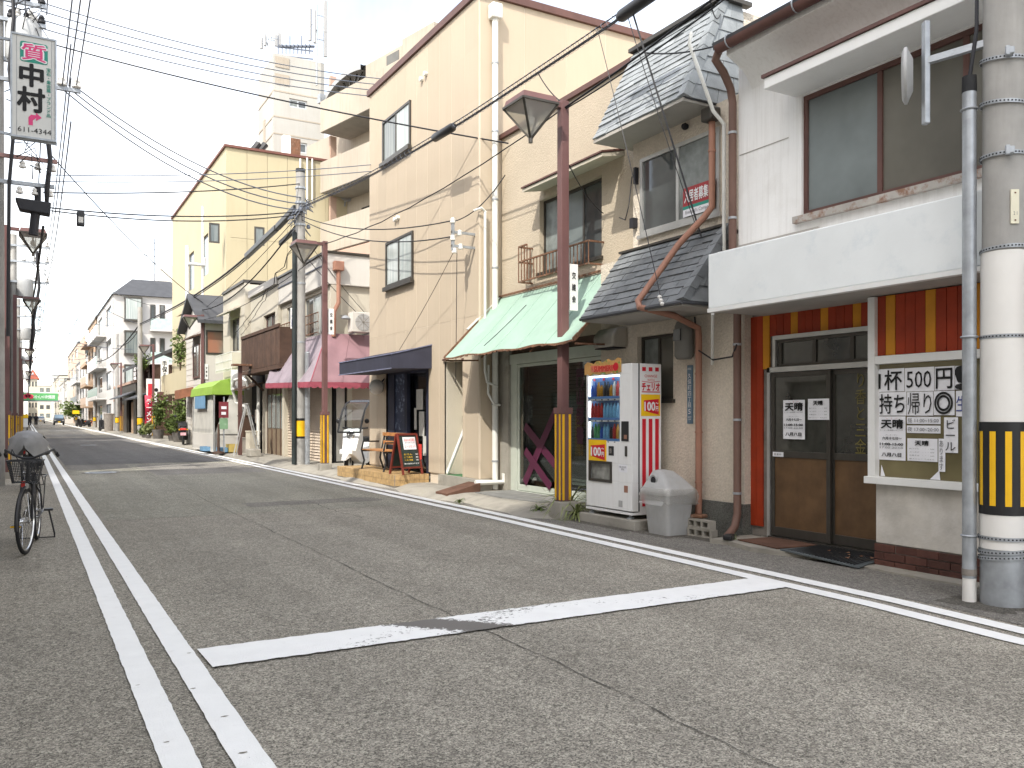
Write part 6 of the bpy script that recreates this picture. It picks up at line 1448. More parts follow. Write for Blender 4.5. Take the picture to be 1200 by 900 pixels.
MB().box(VT + 0.004, VT + 0.007, ds0, ds1, dz0, dz1).o('display_glass', M['clear'], vm)
for i in range(9):
    c = ds1 - (i + 0.7) * 0.07
    MB().box(VT + 0.07, VT + 0.075, c - 0.02, c + 0.02, 1.87, 1.90).o('price_tag', M['vend_red'] if i % 3 == 0 else M['paper'], vm) if i % 3 == 0 else None
# printed topper
k = MB(); n = 12
pts = [(9.44 - i * 0.80 / n, 1.95 + 0.012 * math.sin(i * 2.3)) for i in range(n + 1)] + [(8.64 + i * 0.80 / n, 2.10 + 0.02 * math.sin(i * 1.9) + 0.03 * (1 - i / n)) for i in range(n + 1)]
k.slab([(VT - 0.012, s_, z_) for s_, z_ in pts], (0.01, 0, 0))
tp_ = k.o('topper', mat('tropical_print', (0.55, 0.30, 0.10), 0.6, 0.2, 9, 0, blot=1.0, bcol=(0.10, 0.30, 0.05), blscale=11, bldet=2, blpos=0.52), vm)
MB().slab([(VT - 0.014, s_, z_) for s_, z_ in [(9.28, 1.985), (9.0, 1.97), (8.72, 1.985), (8.70, 2.06), (9.0, 2.055), (9.3, 2.07)]], (0.002, 0, 0)).o('topper_panel', mat('orange_pink_print', (0.72, 0.20, 0.12), 0.6, 0.3, 14, 0, blot=0.7, bcol=(0.80, 0.55, 0.35), blscale=16), tp_)
text('SUMMER!!', M['ink_red'], tp_, (VT - 0.015, 9.0, 2.02), RT, UP, 0.42, 0.07, bold=0.03)
MB().lathe((VT - 0.016, 8.74, 2.03), [(0.055, 0), (0.05, 0.003)], 16, 'x').o('topper_disc', M['vend_red'], tp_)
# lower door: price poster, coin parts, delivery bin
def poster100(par, c, right, up, w, h, t_off, m_in=None):
    n = right.cross(up); c = Vector(c)
    def q(a, b, d): return c + right * (a * w) + up * (b * h) + n * d
    MB().slab([q(-.5, -.5, 0), q(.5, -.5, 0), q(.5, .5, 0), q(-.5, .5, 0)], n * 0.002).o('price_poster', M['vend_yellow'], par)
    MB().slab([q(-.36, -.26, .003), q(.42, -.44, .003), q(.42, .30, .003), q(-.36, .22, .003)], n * 0.002).o('price_flag', M['vend_red'], par)
    text('100', M['white_ink'], par, q(-0.06, -0.05, .003), right, up, w * 0.55, h * 0.40, bold=0.03)
    text('〜円', M['white_ink'], par, q(0.32, -0.07, .003), right, up, w * 0.14, h * 0.40, bold=0.03, vertical=True)
poster100(vm, (VT - 0.001, 9.16, 0.955), RT, UP, 0.40, 0.28, 0)
MB().box(VT - 0.006, VT + 0.002, 8.80, 8.91, 0.90, 1.02).o('coin_panel', M['black_plastic'], vm, bev=0.004)
MB().box(VT - 0.014, VT - 0.006, 8.83, 8.88, 0.93, 0.99).o('coin_slot', M['chrome'], vm)
MB().box(VT - 0.012, VT + 0.002, 8.49, 8.635, 1.09, 1.34).o('payment_terminal', M['black_plastic'], vm, bev=0.015)
MB().box(VT - 0.016, VT - 0.011, 8.515, 8.57, 1.12, 1.17).o('terminal_light', M['salmon_pipe'], vm)
MB().box(VT - 0.010, VT + 0.002, 8.52, 8.565, 0.90, 1.03).o('lock_plate', M['alu_dark'], vm, bev=0.01)
MB().box(VT - 0.004, VT + 0.002, 8.51, 8.585, 0.45, 0.535).o('coin_return', M['salmon_pipe'], vm)
MB().box(VT - 0.002, VT, 8.52, 8.70, 0.70, 0.80).o('info_sticker', M['paper'], vm)
text('お問い合わせ先\n販売者', M['ink_grey'], vm, (VT - 0.002, 8.61, 0.75), RT, UP, 0.15, 0.055)
MB().box(VT - 0.002, VT, 8.62, 8.70, 0.26, 0.34).o('grey_sticker', M['bin_grey'], vm)
k = MB(); wall(k, 't', VT - 0.012, 8.84, 9.35, 0.55, 0.82, [(8.875, 9.315, 0.585, 0.785)], 0.02); k.o('bin_frame', M['alu_dark'], vm)
MB().box(VT + 0.02, VT + 0.03, 8.86, 9.33, 0.57, 0.80).o('delivery_flap', mat('smoky_flap', (0.22, 0.22, 0.20), 0.15, 0.5, 7, 0, spec=0.7), vm)
k = MB(); k.box(VT + 0.01, VT + 0.09, 8.62, 9.2, 0.222, 0.25); k.o('kick_slot', M['black_plastic'], vm)
k = MB(); k.box(VT - 0.004, VB, V0, V1, 0.175, 0.205); k.o('base_rail', M['vend_white'], vm)
for s_ in (V0 + 0.1, V1 - 0.08):
    for t_ in (VT + 0.05, VB - 0.06): MB().lathe((t_, s_, 0.12), [(0.045, 0), (0.045, 0.02), (0.02, 0.025), (0.02, 0.06)], 12).o('foot', M['galv'], vm)
k = MB(); k.box(VT + 0.098, VT + 0.112, V0 - 0.002, V0 + 0.01, 0.22, VZ); k.o('door_gap', M['dark'], vm)
# side panel graphics
tS = lambda f: lerp(VT + 0.12, VB - 0.01, f)
for i in range(3):
    f0 = 0.10 + i * 0.31
    MB().box(tS(f0), tS(f0 + 0.17), V0 - 0.004, V0 - 0.001, 0.28, 1.37).o('red_stripe', M['vend_red'], vm)
    MB().box(tS(f0), tS(f0 + 0.17), V0 - 0.004, V0 - 0.001, 1.965, 2.015).o('red_block', M['vend_red'], vm)
text('CHANGE', M['ink_red'], vm, (tS(0.5), V0 - 0.002, 1.905), RS, UP, 0.20, 0.035); text('WITH', M['ink_red'], vm, (tS(0.5), V0 - 0.002, 1.855), RS, UP, 0.11, 0.03)
text('チェリオ', M['vend_red'], vm, (tS(0.5), V0 - 0.002, 1.77), RS, UP, 0.28, 0.095, bold=0.04)
for z in (1.70, ): MB().box(tS(0.08), tS(0.94), V0 - 0.003, V0 - 0.001, z, z + 0.012).o('logo_rule', M['vend_red'], vm)
MB().slab([(tS(0.08), V0 - 0.003, 1.835), (tS(0.5), V0 - 0.003, 1.822), (tS(0.94), V0 - 0.003, 1.84), (tS(0.94), V0 - 0.003, 1.846), (tS(0.5), V0 - 0.003, 1.829), (tS(0.08), V0 - 0.003, 1.842)], (0, 0.002, 0)).o('logo_rule', M['vend_red'], vm)
poster100(vm, (tS(0.5), V0 - 0.001, 1.54), RS, UP, 0.30, 0.27, 0)
# ---- waste bin with hooded lid and bag
wb = thing('waste_bin', 'translucent grey plastic waste bin with hooded lid and clear bag', 'bin', (6.66, 7.93, 0))
def rring(c, hx, hy, z, rr, n=4):
    out = []
    for (sx, sy, a0) in ((1, 1, 0), (-1, 1, 90), (-1, -1, 180), (1, -1, 270)):
        for i in range(n + 1):
            a = R(a0 + 90 * i / n); out.append(Vector((c[0] + sx * (hx - rr) + rr * math.cos(a), c[1] + sy * (hy - rr) + rr * math.sin(a), z)))
    return out
def loft(mb, rings, cap=True):
    n = len(rings[0]); vs = [v for r in rings for v in r]; fs = []
    for i in range(len(rings) - 1):
        for k in range(n): fs.append((i * n + k, i * n + (k + 1) % n, (i + 1) * n + (k + 1) % n, (i + 1) * n + k))
    if cap: fs.append(tuple(range(n))[::-1]); fs.append(tuple(range((len(rings) - 1) * n, len(rings) * n)))
    return mb.add(vs, fs)
cb = (6.66, 7.93)
loft(MB(), [rring(cb, 0.17, 0.19, 0.0, 0.05), rring(cb, 0.21, 0.235, 0.47, 0.05), rring(cb, 0.225, 0.25, 0.475, 0.05), rring(cb, 0.225, 0.25, 0.50, 0.05)]).o('body', M['bin_grey'], wb, True)
loft(MB(), [rring(cb, 0.23, 0.255, 0.50, 0.06), rring(cb, 0.225, 0.25, 0.545, 0.06), rring((6.66, 7.98), 0.15, 0.17, 0.67, 0.06), rring((6.66, 8.03), 0.10, 0.10, 0.745, 0.05), rring((6.66, 8.04), 0.03, 0.05, 0.76, 0.02)]).o('lid', M['bin_grey'], wb, True)
k = MB(); k.lathe((6.492, 7.99, 0.640), [(0.052, -0.012), (0.062, -0.02), (0.062, 0.01), (0.045, 0.012)], 16, 'x'); k.o('lid_ring', M['bin_grey'], wb, True)
MB().lathe((6.476, 7.99, 0.640), [(0.045, 0.0), (0.044, 0.006)], 16, 'x').o('lid_opening', M['dark'], wb)
rg = []
for j, (f, z) in enumerate(((0.230, 0.555), (0.245, 0.52), (0.255, 0.46), (0.248, 0.40), (0.252, 0.375))):
    rr = rring(cb, f, f + 0.028, z, 0.08)
    rg.append([v + Vector((random.uniform(-1, 1), random.uniform(-1, 1), random.uniform(-1, 1))) * (0.004 + 0.006 * j) for v in rr])
loft(MB(), rg, False).o('bag', M['bag_clear'], wb, True)
# ---- hollow concrete blocks stacked under the pipe
def hollow(loc, rz, label):
    t = thing('concrete_block', label, 'concrete block', loc, rz)
    k = MB(); L_, D_, H_ = 0.39, 0.10, 0.10
    hs = [(-L_ / 2 + 0.03 + i * 0.12, -L_ / 2 + 0.12 + i * 0.12, 0.02, 0.08) for i in range(3)]
    wall(k, 't', -D_ / 2, -L_ / 2, L_ / 2, 0, H_, hs, D_ * 0.7); k.box(D_ * 0.2, D_ / 2, -L_ / 2, L_ / 2, 0, H_)
    k.o('block_shell', M['concrete'], t, local=True)
hollow((6.82, 7.52, 0.0), 0.05, 'lower hollow concrete block at the foot of the salmon pipe'); hollow((6.825, 7.54, 0.101), -0.04, 'upper hollow concrete block of the pair beside the bin')
MB().o if False else None
o = MB().cbox((6.9, 7.66, 0.225), (0.14, 0.16, 0.04), 0.3).o('brown_wedge', M['rust'], bev=0.012); tag(o, 'rusty brown lump on the hollow blocks under the salmon pipe', 'wedge')
# ---- grass-like plants beside the lamp
def spider(loc, n, L_, label, mt, seed):
    rnd = random.Random(seed); k = MB()
    for i in range(n):
        a = rnd.uniform(0, 6.28); l = L_ * rnd.uniform(0.5, 1.1); w = rnd.uniform(0.010, 0.018); up_ = rnd.uniform(0.4, 1.0)
        pts = []
        for j in range(6):
            f = j / 5; r = l * f * (0.35 + 0.5 * (1 - up_) + 0.3 * f); z = l * (up_ * 1.3 * f - 0.95 * f * f * rnd.uniform(0.75, 1.1))
            pts.append(Vector((loc[0] + r * math.cos(a), loc[1] + r * math.sin(a), max(0.005, loc[2] + z))))
        sd = Vector((-math.sin(a), math.cos(a), 0)); vs = []; fs = []
        for j, p in enumerate(pts):
            ww = w * (1 - (j / 5) ** 2 * 0.9); vs += [p - sd * ww, p + Vector((0, 0, -ww * 0.5)), p + sd * ww]
        for j in range(5): b = j * 3; fs += [(b, b + 1, b + 4, b + 3), (b + 1, b + 2, b + 5, b + 4)]
        k.add(vs, fs)
    t = thing('grass_plant', label, 'plant', loc); k.o('leaves', mt, t)
spider((6.52, 9.68, 0.03), 60, 0.46, 'pale striped grassy plant spilling out beside the vending machine plinth', M['leaf_light'], 3)
spider((6.62, 10.02, 0.08), 46, 0.85, 'taller grassy plant between brown lamp post and vending machine', M['leaf_light'], 5)
spider((6.32, 10.35, 0.06), 26, 0.22, 'small weed tuft left of the brown lamp post base', M['leaf'], 8)
spider((5.98, 12.2, 0.03), 24, 0.16, 'little green weed growing at the kerb before the steel ramp', M['leaf'], 11)
spider((6.75, 6.97, 0.05), 20, 0.12, 'tiny weed at the foot of the red planks', M['leaf'], 12)
def shrub(name, label, loc, h, w, n, pot=True, seed=1, mt='leaf', ls=0.09):
    rnd = random.Random(seed); t = thing(name, label, 'plant', loc); x, y, z = loc
    k = MB()
    if pot: MB().lathe(loc, [(w * 0.28, 0), (w * 0.36, h * 0.2), (w * 0.38, h * 0.22), (w * 0.33, h * 0.22)], 14).o('pot', M['terracotta'], t, True)
    st = MB(); cl = []
    for i in range(9):
        a = rnd.uniform(0, 6.28); r = w * 0.5 * rnd.uniform(0.2, 0.9); top = Vector((x + r * math.cos(a), y + r * math.sin(a), z + h * rnd.uniform(0.45, 1.0)))
        st.tube([(x, y, z + h * 0.1), ((x * 1.5 + top.x * 0.5) / 2, (y * 1.5 + top.y * 0.5) / 2, (z + h * 0.1 + top.z) / 2), top], [0.03, 0.02, 0.006], 5); cl.append(top); cl.append(Vector((x, y, z + h * 0.25)).lerp(top, 0.6))
    st.o('stem', M['bark'], t)
    for i in range(n):
        c = rnd.choice(cl); p = c + Vector((rnd.gauss(0, w * 0.13), rnd.gauss(0, w * 0.13), rnd.gauss(0, h * 0.09)))
        p.z = max(z + 0.05, p.z); d = Vector((rnd.gauss(0, 1), rnd.gauss(0, 1), rnd.gauss(0.1, 0.7))).normalized(); s_ = d.cross(Vector((rnd.gauss(0, 1), rnd.gauss(0, 1), rnd.gauss(0, 1)))).normalized(); l = ls * rnd.uniform(0.6, 1.3)
        k.add([p - d * l, p + s_ * l * 0.45, p + d * l, p - s_ * l * 0.45], [(0, 1, 2, 3)])
    k.o('foliage', M[mt], t)
    return t
# ---- street lamps
def street_lamp(t, s, side, label, plate=None, base=0.1, H=5.72, detail=True):
    L_ = thing('street_lamp', label, 'street lamp', (t, s, base), 0, 'brown street lamps along the shopping street')
    w = 0.06
    MB().box(t - 0.14, t + 0.14, s - 0.14, s + 0.14, base - 0.12, base + 0.14).o('footing', M['concrete'], L_, bev=0.015)
    MB().box(t - w, t + w, s - w, s + w, base + 0.14, H).o('post', M['maroon_metal'], L_, bev=0.008)
    k = MB(); k.box(t - 0.085, t + 0.085, s - 0.085, s + 0.085, base + 0.145, 1.5); k.box(t - 0.095, t + 0.095, s - 0.095, s + 0.095, 1.44, 1.52); k.o('sleeve', M['maroon_metal'], L_)
    for (a, b) in ((-1, -1), (1, -1), (1, 1), (-1, 1)):
        q = MB(); q.box(t + a * 0.086, t + a * 0.092, s + b * 0.035, s + b * 0.068, base + 0.16, 1.43); q.box(t + a * 0.035, t + a * 0.068, s + b * 0.086, s + b * 0.092, base + 0.16, 1.43); q.o('reflective_strip', M['yellow_wrap'], L_)
    hx, hy = t + side * 0.52, s; zt = H - 0.16; r = 0.27
    q = MB(); q.bar((t, s, H - 0.07), (t + side * 0.25, s, H - 0.07), 0.09, 0.07); q.o('arm', M['maroon_metal'], L_)
    MB().hexa([(hx - r, hy - r, zt), (hx + r, hy - r, zt), (hx + r, hy + r, zt), (hx - r, hy + r, zt), (hx - r * .9, hy - r * .9, zt + 0.10), (hx + r * .9, hy - r * .9, zt + 0.10), (hx + r * .9, hy + r * .9, zt + 0.10), (hx - r * .9, hy + r * .9, zt + 0.10)]).o('lamp_cap', M['maroon_metal'], L_)
    ap = Vector((hx, hy, zt - 0.44)); cs = [Vector((hx + a * r, hy + b * r, zt)) for a, b in ((-1, -1), (1, -1), (1, 1), (-1, 1))]
    q = MB()
    for i in range(4): q.bar(cs[i], ap, 0.028); q.bar(cs[i], cs[(i + 1) % 4], 0.03)
    q.tube([ap + Vector((0, 0, 0.03)), ap - Vector((0, 0, 0.05))], 0.03, 8)
    lf = q.o('lantern_frame', M['alu_dark'], L_)
    for i in range(4): MB().poly([cs[i], cs[(i + 1) % 4], ap]).o('lantern_glass', M['lamp_glass'], lf)
    q = MB(); q.lathe((hx, hy, zt - 0.2), [(0.01, -0.06), (0.045, -0.04), (0.055, 0.0), (0.04, 0.05), (0.02, 0.08), (0.02, 0.2)], 12); q.o('bulb', M['porcelain'], L_, True)
    if plate:
        zc = plate[0]; q = MB(); q.box(t + side * 0.0 + 0.085, t + 0.225, s - 0.03, s + 0.03, zc - 0.32, zc + 0.32); pl = q.o('name_plate', M['white_paint'], L_)
        for zz_ in (zc + 0.26, zc - 0.26): MB().bar((t, s, zz_), (t + 0.1, s, zz_), 0.02).o('plate_bracket', M['galv'], pl)
        text(plate[1], M['ink'], pl, (t + 0.155, s - 0.03, zc), RS, UP, 0.062, 0.42, vertical=True, ls=1.6, bold=0.02)
    return L_
street_lamp(6.40, 9.83, -1, 'nearest brown street lamp, standing left of the vending machine', (3.18, '交雑会'))
street_lamp(6.40, 20.6, -1, 'brown street lamp in front of the white shop with plum awnings', (3.75, '交雑会'))
street_lamp(6.50, 38.0, -1, 'brown street lamp beside the lime green tent', (3.3, '交雑会'))
street_lamp(6.60, 55.0, -1, 'brown street lamp among the green bushes farther down the right side')
street_lamp(6.60, 75.0, -1, 'far brown street lamp before the old tiled house')
street_lamp(-0.39, 22.4, 1, 'nearest brown street lamp on the left edge of the street', None, 0.0)
street_lamp(-0.36, 35.1, 1, 'second brown street lamp on the left behind the nearest one', None, 0.0)
for i, (s_, w_) in enumerate(((61.7, 'third'), (74.0, 'fourth'), (92.0, 'fifth'), (112.0, 'sixth'))): street_lamp(-0.35, s_, 1, '%s brown street lamp along the left side of the street' % w_, None, 0.0)
k = MB(); k.box(-0.62, -0.40, 21.9, 21.95, 3.6, 4.35)
bp = thing('shop_plate', 'white shop association plate on the left brown lamp', 'sign', (-0.6, 21.9, 3.0)); MB().box(-0.72, -0.46, 22.27, 22.32, 2.55, 3.45).o('board', M['white_paint'], bp); text('久園會', M['ink'], bp, (-0.56, 22.27, 3.0), RS, UP, 0.11, 0.66, vertical=True, ls=1.5, bold=0.02)

# ---- utility poles
def straps(mb, t, s, z, r): 
    mb.lathe((t, s, z), [(r + 0.006, 0), (r + 0.006, 0.032)], 26)
def pole(t, s, r0, r1, h, label, name='utility_pole', m='pole_concrete', z0=0.0, stripes=True):
    p = thing(name, label, 'utility pole', (t, s, z0)); MB().tube([(t, s, z0 - 0.2), (t, s, h)], [r0, r1], 26).o('shaft', M[m], p, True)
    if stripes:
        rr = lambda z: r0 + (r1 - r0) * z / h
        MB().lathe((t, s, 0.80), [(rr(1) + 0.004, 0), (rr(1) + 0.004, 0.55)], 26).o('black_band', M['black_wrap'], p, True)
        q = MB(); q.lathe((t, s, 0.86), [(rr(1) + 0.007, 0), (rr(1) + 0.007, 0.42)], 26); q.o('yellow_band', M['yellow_wrap'], p, True)
    return p
# nearest pole, with galvanised foot, wraps, striped guard and perforated straps
PT, PS_ = 6.34, 3.72
np_ = thing('near_utility_pole', 'big grey concrete utility pole at the right edge with yellow black guard', 'utility pole', (PT, PS_, 0))
MB().tube([(PT, PS_, 0.44), (PT, PS_, 11)], [0.152, 0.118], 32).o('shaft', M['pole_concrete'], np_, True)
MB().lathe((PT, PS_, -0.05), [(0.160, 0), (0.158, 0.50)], 32).o('steel_sleeve', M['galv'], np_, True)
MB().lathe((PT, PS_, 0.42), [(0.162, 0), (0.162, 0.255)], 32).o('white_wrap', M['pole_white'], np_, True)
MB().lathe((PT, PS_, 1.36), [(0.160, 0), (0.154, 1.26)], 32).o('white_wrap', M['pole_white'], np_, True)
bg_ = MB().lathe((PT, PS_, 0.675), [(0.166, 0), (0.165, 0.683)], 32).o('black_guard', M['black_wrap'], np_, True)
for i in range(10):
    a = i * 2 * math.pi / 10 + 0.1; w_ = 0.024 / 0.166
    q = MB(); vs = []
    for z in (0.742, 1.29):
        for j in range(4): b = a - w_ + 2 * w_ * j / 3 * 0.9; vs.append((PT + 0.1675 * math.cos(b), PS_ + 0.1675 * math.sin(b), z))
    q.add(vs, [(j, j + 1, j + 5, j + 4) for j in range(3)]); q.o('yellow_stripe', M['yellow_wrap'], bg_)
def perf_strap(z, r, tilt=0.0, sag=0.0, clamp=False):
    n = 40; q = MB(); vs = []; fs = []
    for i in range(n):
        a = 2 * math.pi * i / n; zz_ = z + tilt * math.cos(a) + sag * math.sin(a)
        for (rr, dz) in ((r + 0.001, -0.014), (r + 0.006, -0.014), (r + 0.006, 0.014), (r + 0.001, 0.014)): vs.append((PT + rr * math.cos(a), PS_ + rr * math.sin(a), zz_ + dz))
    for i in range(n):
        for k in range(4): fs.append((i * 4 + k, i * 4 + (k + 1) % 4, ((i + 1) % n) * 4 + (k + 1) % 4, ((i + 1) % n) * 4 + k))
    q.add(vs, fs); o = q.o('steel_strap', M['galv'], np_)
    h_ = MB()
    for i in range(n):
        a = 2 * math.pi * (i + 0.5) / n; p = Vector((PT + (r + 0.0065) * math.cos(a), PS_ + (r + 0.0065) * math.sin(a), z + tilt * math.cos(a) + sag * math.sin(a)))
        h_.cbox(p, (0.003, 0.011, 0.010), a)
    h_.o('strap_holes', M['dark'], o)
    if clamp:
        a = -2.4; c = Vector((PT + (r + 0.03) * math.cos(a), PS_ + (r + 0.03) * math.sin(a), z)); b = MB(); b.cbox(c, (0.07, 0.05, 0.05), a); b.cbox(c + Vector((-0.03, 0, 0)), (0.03, 0.03, 0.07), a); b.o('strap_clamp', M['galv'], o, bev=0.006)
        a = -0.7; c = Vector((PT + (r + 0.03) * math.cos(a), PS_ + (r + 0.03) * math.sin(a), z)); b = MB(); b.cbox(c, (0.08, 0.05, 0.06), a); b.o('strap_clamp', M['galv'], o, bev=0.006)
for (z, ti, sg_, cl_) in ((4.05, 0.01, 0.02, True), (3.72, 0.0, 0.02, False), (3.33, 0.0, 0.0, True), (2.64, 0.0, -0.01, False), (1.99, 0, 0, False), (0.50, 0.0, 0.0, False), (0.405, 0.01, -0.01, False), (0.355, 0.0, -0.015, False)): perf_strap(z, 0.155 if z > 1.9 else 0.166, ti, sg_, cl_)
q = MB(); a = 4.15; px_, py_ = PT + 0.150 * math.cos(a), PS_ + 0.150 * math.sin(a); q.cbox((px_, py_, 2.93), (0.012, 0.06, 0.25), a); pl = q.o('number_plate', mat('ivory_plate', (0.72, 0.68, 0.52), 0.5, 0.05, 5, 0), np_, bev=0.003)
rt_ = Vector((-math.sin(a), math.cos(a), 0)); nn_ = Vector((math.cos(a), math.sin(a), 0))
text('2 1', M['ink_grey'], pl, Vector((px_, py_, 2.88)) + nn_ * 0.006, rt_, UP, 0.026, 0.025)
for dz in (-0.1, 0.1): MB().lathe(Vector((px_, py_, 2.93 + dz)) + nn_ * 0.006, [(0.006, -0.004), (0.006, 0.006)], 8, 'x').o('plate_bolt', M['rust'], pl)
q = MB(); q.tube([(6.2, 3.9, 0.18), (6.2, 3.9, 3.85)], 0.05, 16); gp = q.o('cable_conduit', M['galv'], np_, True)
MB().lathe((6.2, 3.9, -0.02), [(0.050, 0), (0.048, 0.2)], 16).o('pvc_foot', M['pole_white'], gp, True); MB().lathe((6.2, 3.9, 3.85), [(0.053, 0), (0.05, 0.12), (0.02, 0.13)], 16).o('conduit_cap', M['rubber'], gp, True)
MB().lathe((6.2, 3.9, 0.2), [(0.0525, 0), (0.0525, 0.05)], 16).o('conduit_tape', M['mortar'], gp, True)
MB().tube([(6.2, 3.9, 3.95), (6.21, 3.85, 4.3), (6.22, 3.83, 6.6)], 0.014, 8).o('riser_cable', M['cable'], gp, True)
for z in (0.50, 2.0, 3.72): MB().torus((6.2, 3.9, z), 0.056, 0.008, 'z', 20, 5).o('conduit_strap', M['galv'], gp)
# steel bracket with round plate held out from the pole
bk_ = thing('round_mirror', 'grey round mirror seen edge on, held by a steel arm from the pole', 'mirror', (6.10, 4.19, 3.9))
bx = Vector((6.10, 4.19, 0))
MB().cbox((bx.x, bx.y, 4.08), (0.045, 0.06, 0.80), -0.5).o('post', M['galv'], bk_, bev=0.008)
MB().bar((bx.x, bx.y, 4.17), (PT - 0.08, PS_ + 0.1, 4.20), 0.05).o('arm', M['galv'], bk_)
MB().tube([(bx.x - 0.05, bx.y + 0.075, 4.08), (bx.x - 0.075, bx.y + 0.11, 4.08), (bx.x - 0.085, bx.y + 0.125, 4.08), (bx.x - 0.095, bx.y + 0.14, 4.08)], [0.12, 0.215, 0.215, 0.18], 28).o('mirror_shell', M['bin_grey'], bk_, True)
# other poles
mp_ = pole(6.5, 23.1, 0.15, 0.12, 8.05, 'concrete utility pole in front of the white corner shop, hung with cables', z0=0.1)
MB().tube([(6.30, 23.02, 0.1), (6.32, 23.04, 6.4)], 0.06, 10).o('black_guard_pipe', mat('dark_green_black_pipe', (0.022, 0.03, 0.03), 0.5, 0.2, 4, 0.02), mp_, True)
MB().lathe((6.62, 22.85, 0.1), [(0.07, 0), (0.07, 3.0), (0.075, 3.02), (0.02, 3.06)], 10).o('cable_pipe', M['galv'], mp_, True)
MB().lathe((6.5, 23.1, 8.05), [(0.13, 0), (0.13, 0.10)], 14).o('pole_cap', M['black_wrap'], mp_)
for z in (7.6, 7.2, 6.95, 6.6, 5.0, 3.4): MB().lathe((6.5, 23.1, z), [(0.145, 0), (0.145, 0.05)], 16).o('band', M['galv'], mp_, True)
q = MB()
for i in range(16):
    a = i * 0.9; z = 6.5 + (i % 8) * 0.12; q.tube([(6.5 + 0.14 * math.cos(a), 23.1 + 0.14 * math.sin(a), z), (6.5 + 0.34 * math.cos(a + 0.4), 23.1 + 0.34 * math.sin(a + 0.4), z - 0.12), (6.5 + 0.2 * math.cos(a + 0.9), 23.1 + 0.2 * math.sin(a + 0.9), z + 0.14), (6.5 + 0.14 * math.cos(a + 1), 23.1 + 0.14 * math.sin(a + 1), z)], 0.014, 5)
for i in range(7): a = i * 0.9; q.lathe((6.5 + 0.22 * math.cos(a), 23.1 + 0.22 * math.sin(a), 6.6 + i * 0.08), [(0.05, -0.05), (0.06, 0.0), (0.03, 0.06)], 8)
q.o('cable_loops', M['cable_grey'], mp_)
pole(6.5, 61, 0.17, 0.14, 8.6, 'pale concrete utility pole with orange band beyond the red flag', z0=0.05)
pole(6.9, 82, 0.16, 0.12, 8.6, 'thin leaning utility pole before the white apartment house')
pole(7.0, 112, 0.17, 0.14, 9.0, 'far pale utility pole with yellow band beside the tan block')
pole(6.8, 150, 0.17, 0.14, 9.0, 'distant utility pole with orange band on the right side')
pole(6.8, 200, 0.17, 0.14, 9.0, 'very distant utility pole near the end of the right side')
l2 = pole(-0.53, 20.0, 0.16, 0.13, 11.0, 'grey utility pole at the left edge carrying transformer and crossarms', stripes=False)
def insul(par, p, sc=1.0, m='porcelain'):
    MB().lathe(p, [(0.03 * sc, 0), (0.075 * sc, 0.02 * sc), (0.07 * sc, 0.07 * sc), (0.045 * sc, 0.08 * sc), (0.06 * sc, 0.12 * sc), (0.03 * sc, 0.17 * sc)], 10).o('insulator', M[m], par, True)
k = MB().lathe((-0.05, 20.0, 8.6), [(0.30, 0), (0.33, 0.05), (0.33, 0.75), (0.28, 0.82)], 18).o('transformer', M['transformer'], l2, True)
for (dx_, dy_) in ((0.12, -0.15), (-0.1, -0.12), (0.2, 0.05)): MB().lathe((-0.05 + dx_, 20 + dy_, 9.42), [(0.04, 0), (0.07, 0.04), (0.05, 0.08), (0.07, 0.12), (0.04, 0.2)], 10).o('bushing', M['porcelain'], k, True)
MB().bar((-0.53, 20.0, 8.6), (0.3, 20, 8.6), 0.08).o('transformer_arm', M['galv'], l2)
for (z, x1, m_) in ((9.75, 0.35, 'galv'), (9.35, 0.35, 'galv'), (8.15, 0.98, 'galv'), (6.62, 0.55, 'old_red'), (6.1, 0.5, 'galv')):
    c_ = MB().bar((-0.7, 19.85, z), (x1, 19.85, z), 0.075).o('crossarm', M[m_], l2)
    for t_ in (x1 - 0.08, x1 - 0.35, x1 - 0.62):
        if z > 7: insul(c_, (t_, 19.83, z + 0.04), 1.25 if z < 9 else 1.0, 'porcelain' if z < 9 else 'cable')
        else: insul(c_, (t_, 19.83, z - 0.22), 0.9)
q = MB()
for i in range(26):
    z = 6.2 + i * 0.14; q.tube([(-0.4 + random.uniform(0, 0.75), 19.8, z), (-0.2 + random.uniform(0, 0.7), 19.6, z + random.uniform(-0.3, 0.5)), (-0.35 + random.uniform(0, 0.6), 19.75, z + random.uniform(0.2, 0.8))], 0.011, 4)
q.o('jumper_wires', M['cable'], l2)
q = MB(); q.tube([(-0.28, 19.7, 10.6), (-0.22, 19.7, 9.4), (-0.30, 19.7, 8.3), (-0.2, 19.72, 7.4), (-0.3, 19.7, 6.0), (-0.32, 19.75, 3.0)], 0.035, 7); q.tube([(0.38, 19.8, 7.1), (0.42, 19.7, 6.6), (0.36, 19.7, 6.0), (0.36, 19.8, 5.75)], [0.05, 0.045, 0.05, 0.04], 7); q.o('riser_cable', M['cable'], l2, True)
cb_ = thing('cable_closure', 'black cable closure box hanging from the left pole above the lamp', 'cable box', (0.2, 19.9, 5.5))
q = MB(); q.hexa([(-0.12, 19.7, 5.55), (0.42, 19.7, 5.50), (0.42, 20.0, 5.50), (-0.12, 20.0, 5.55), (-0.2, 19.7, 5.78), (0.44, 19.7, 5.75), (0.44, 20, 5.75), (-0.2, 20, 5.78)]); q.o('box', M['cable'], cb_, bev=0.02); MB().tube([(0.16, 19.85, 5.52), (0.12, 19.85, 5.08)], 0.09, 10).o('can', M['cable'], cb_, True); MB().tube([(0.2, 19.85, 5.76), (0.2, 19.85, 6.05)], 0.06, 8).o('neck', M['cable'], cb_, True)
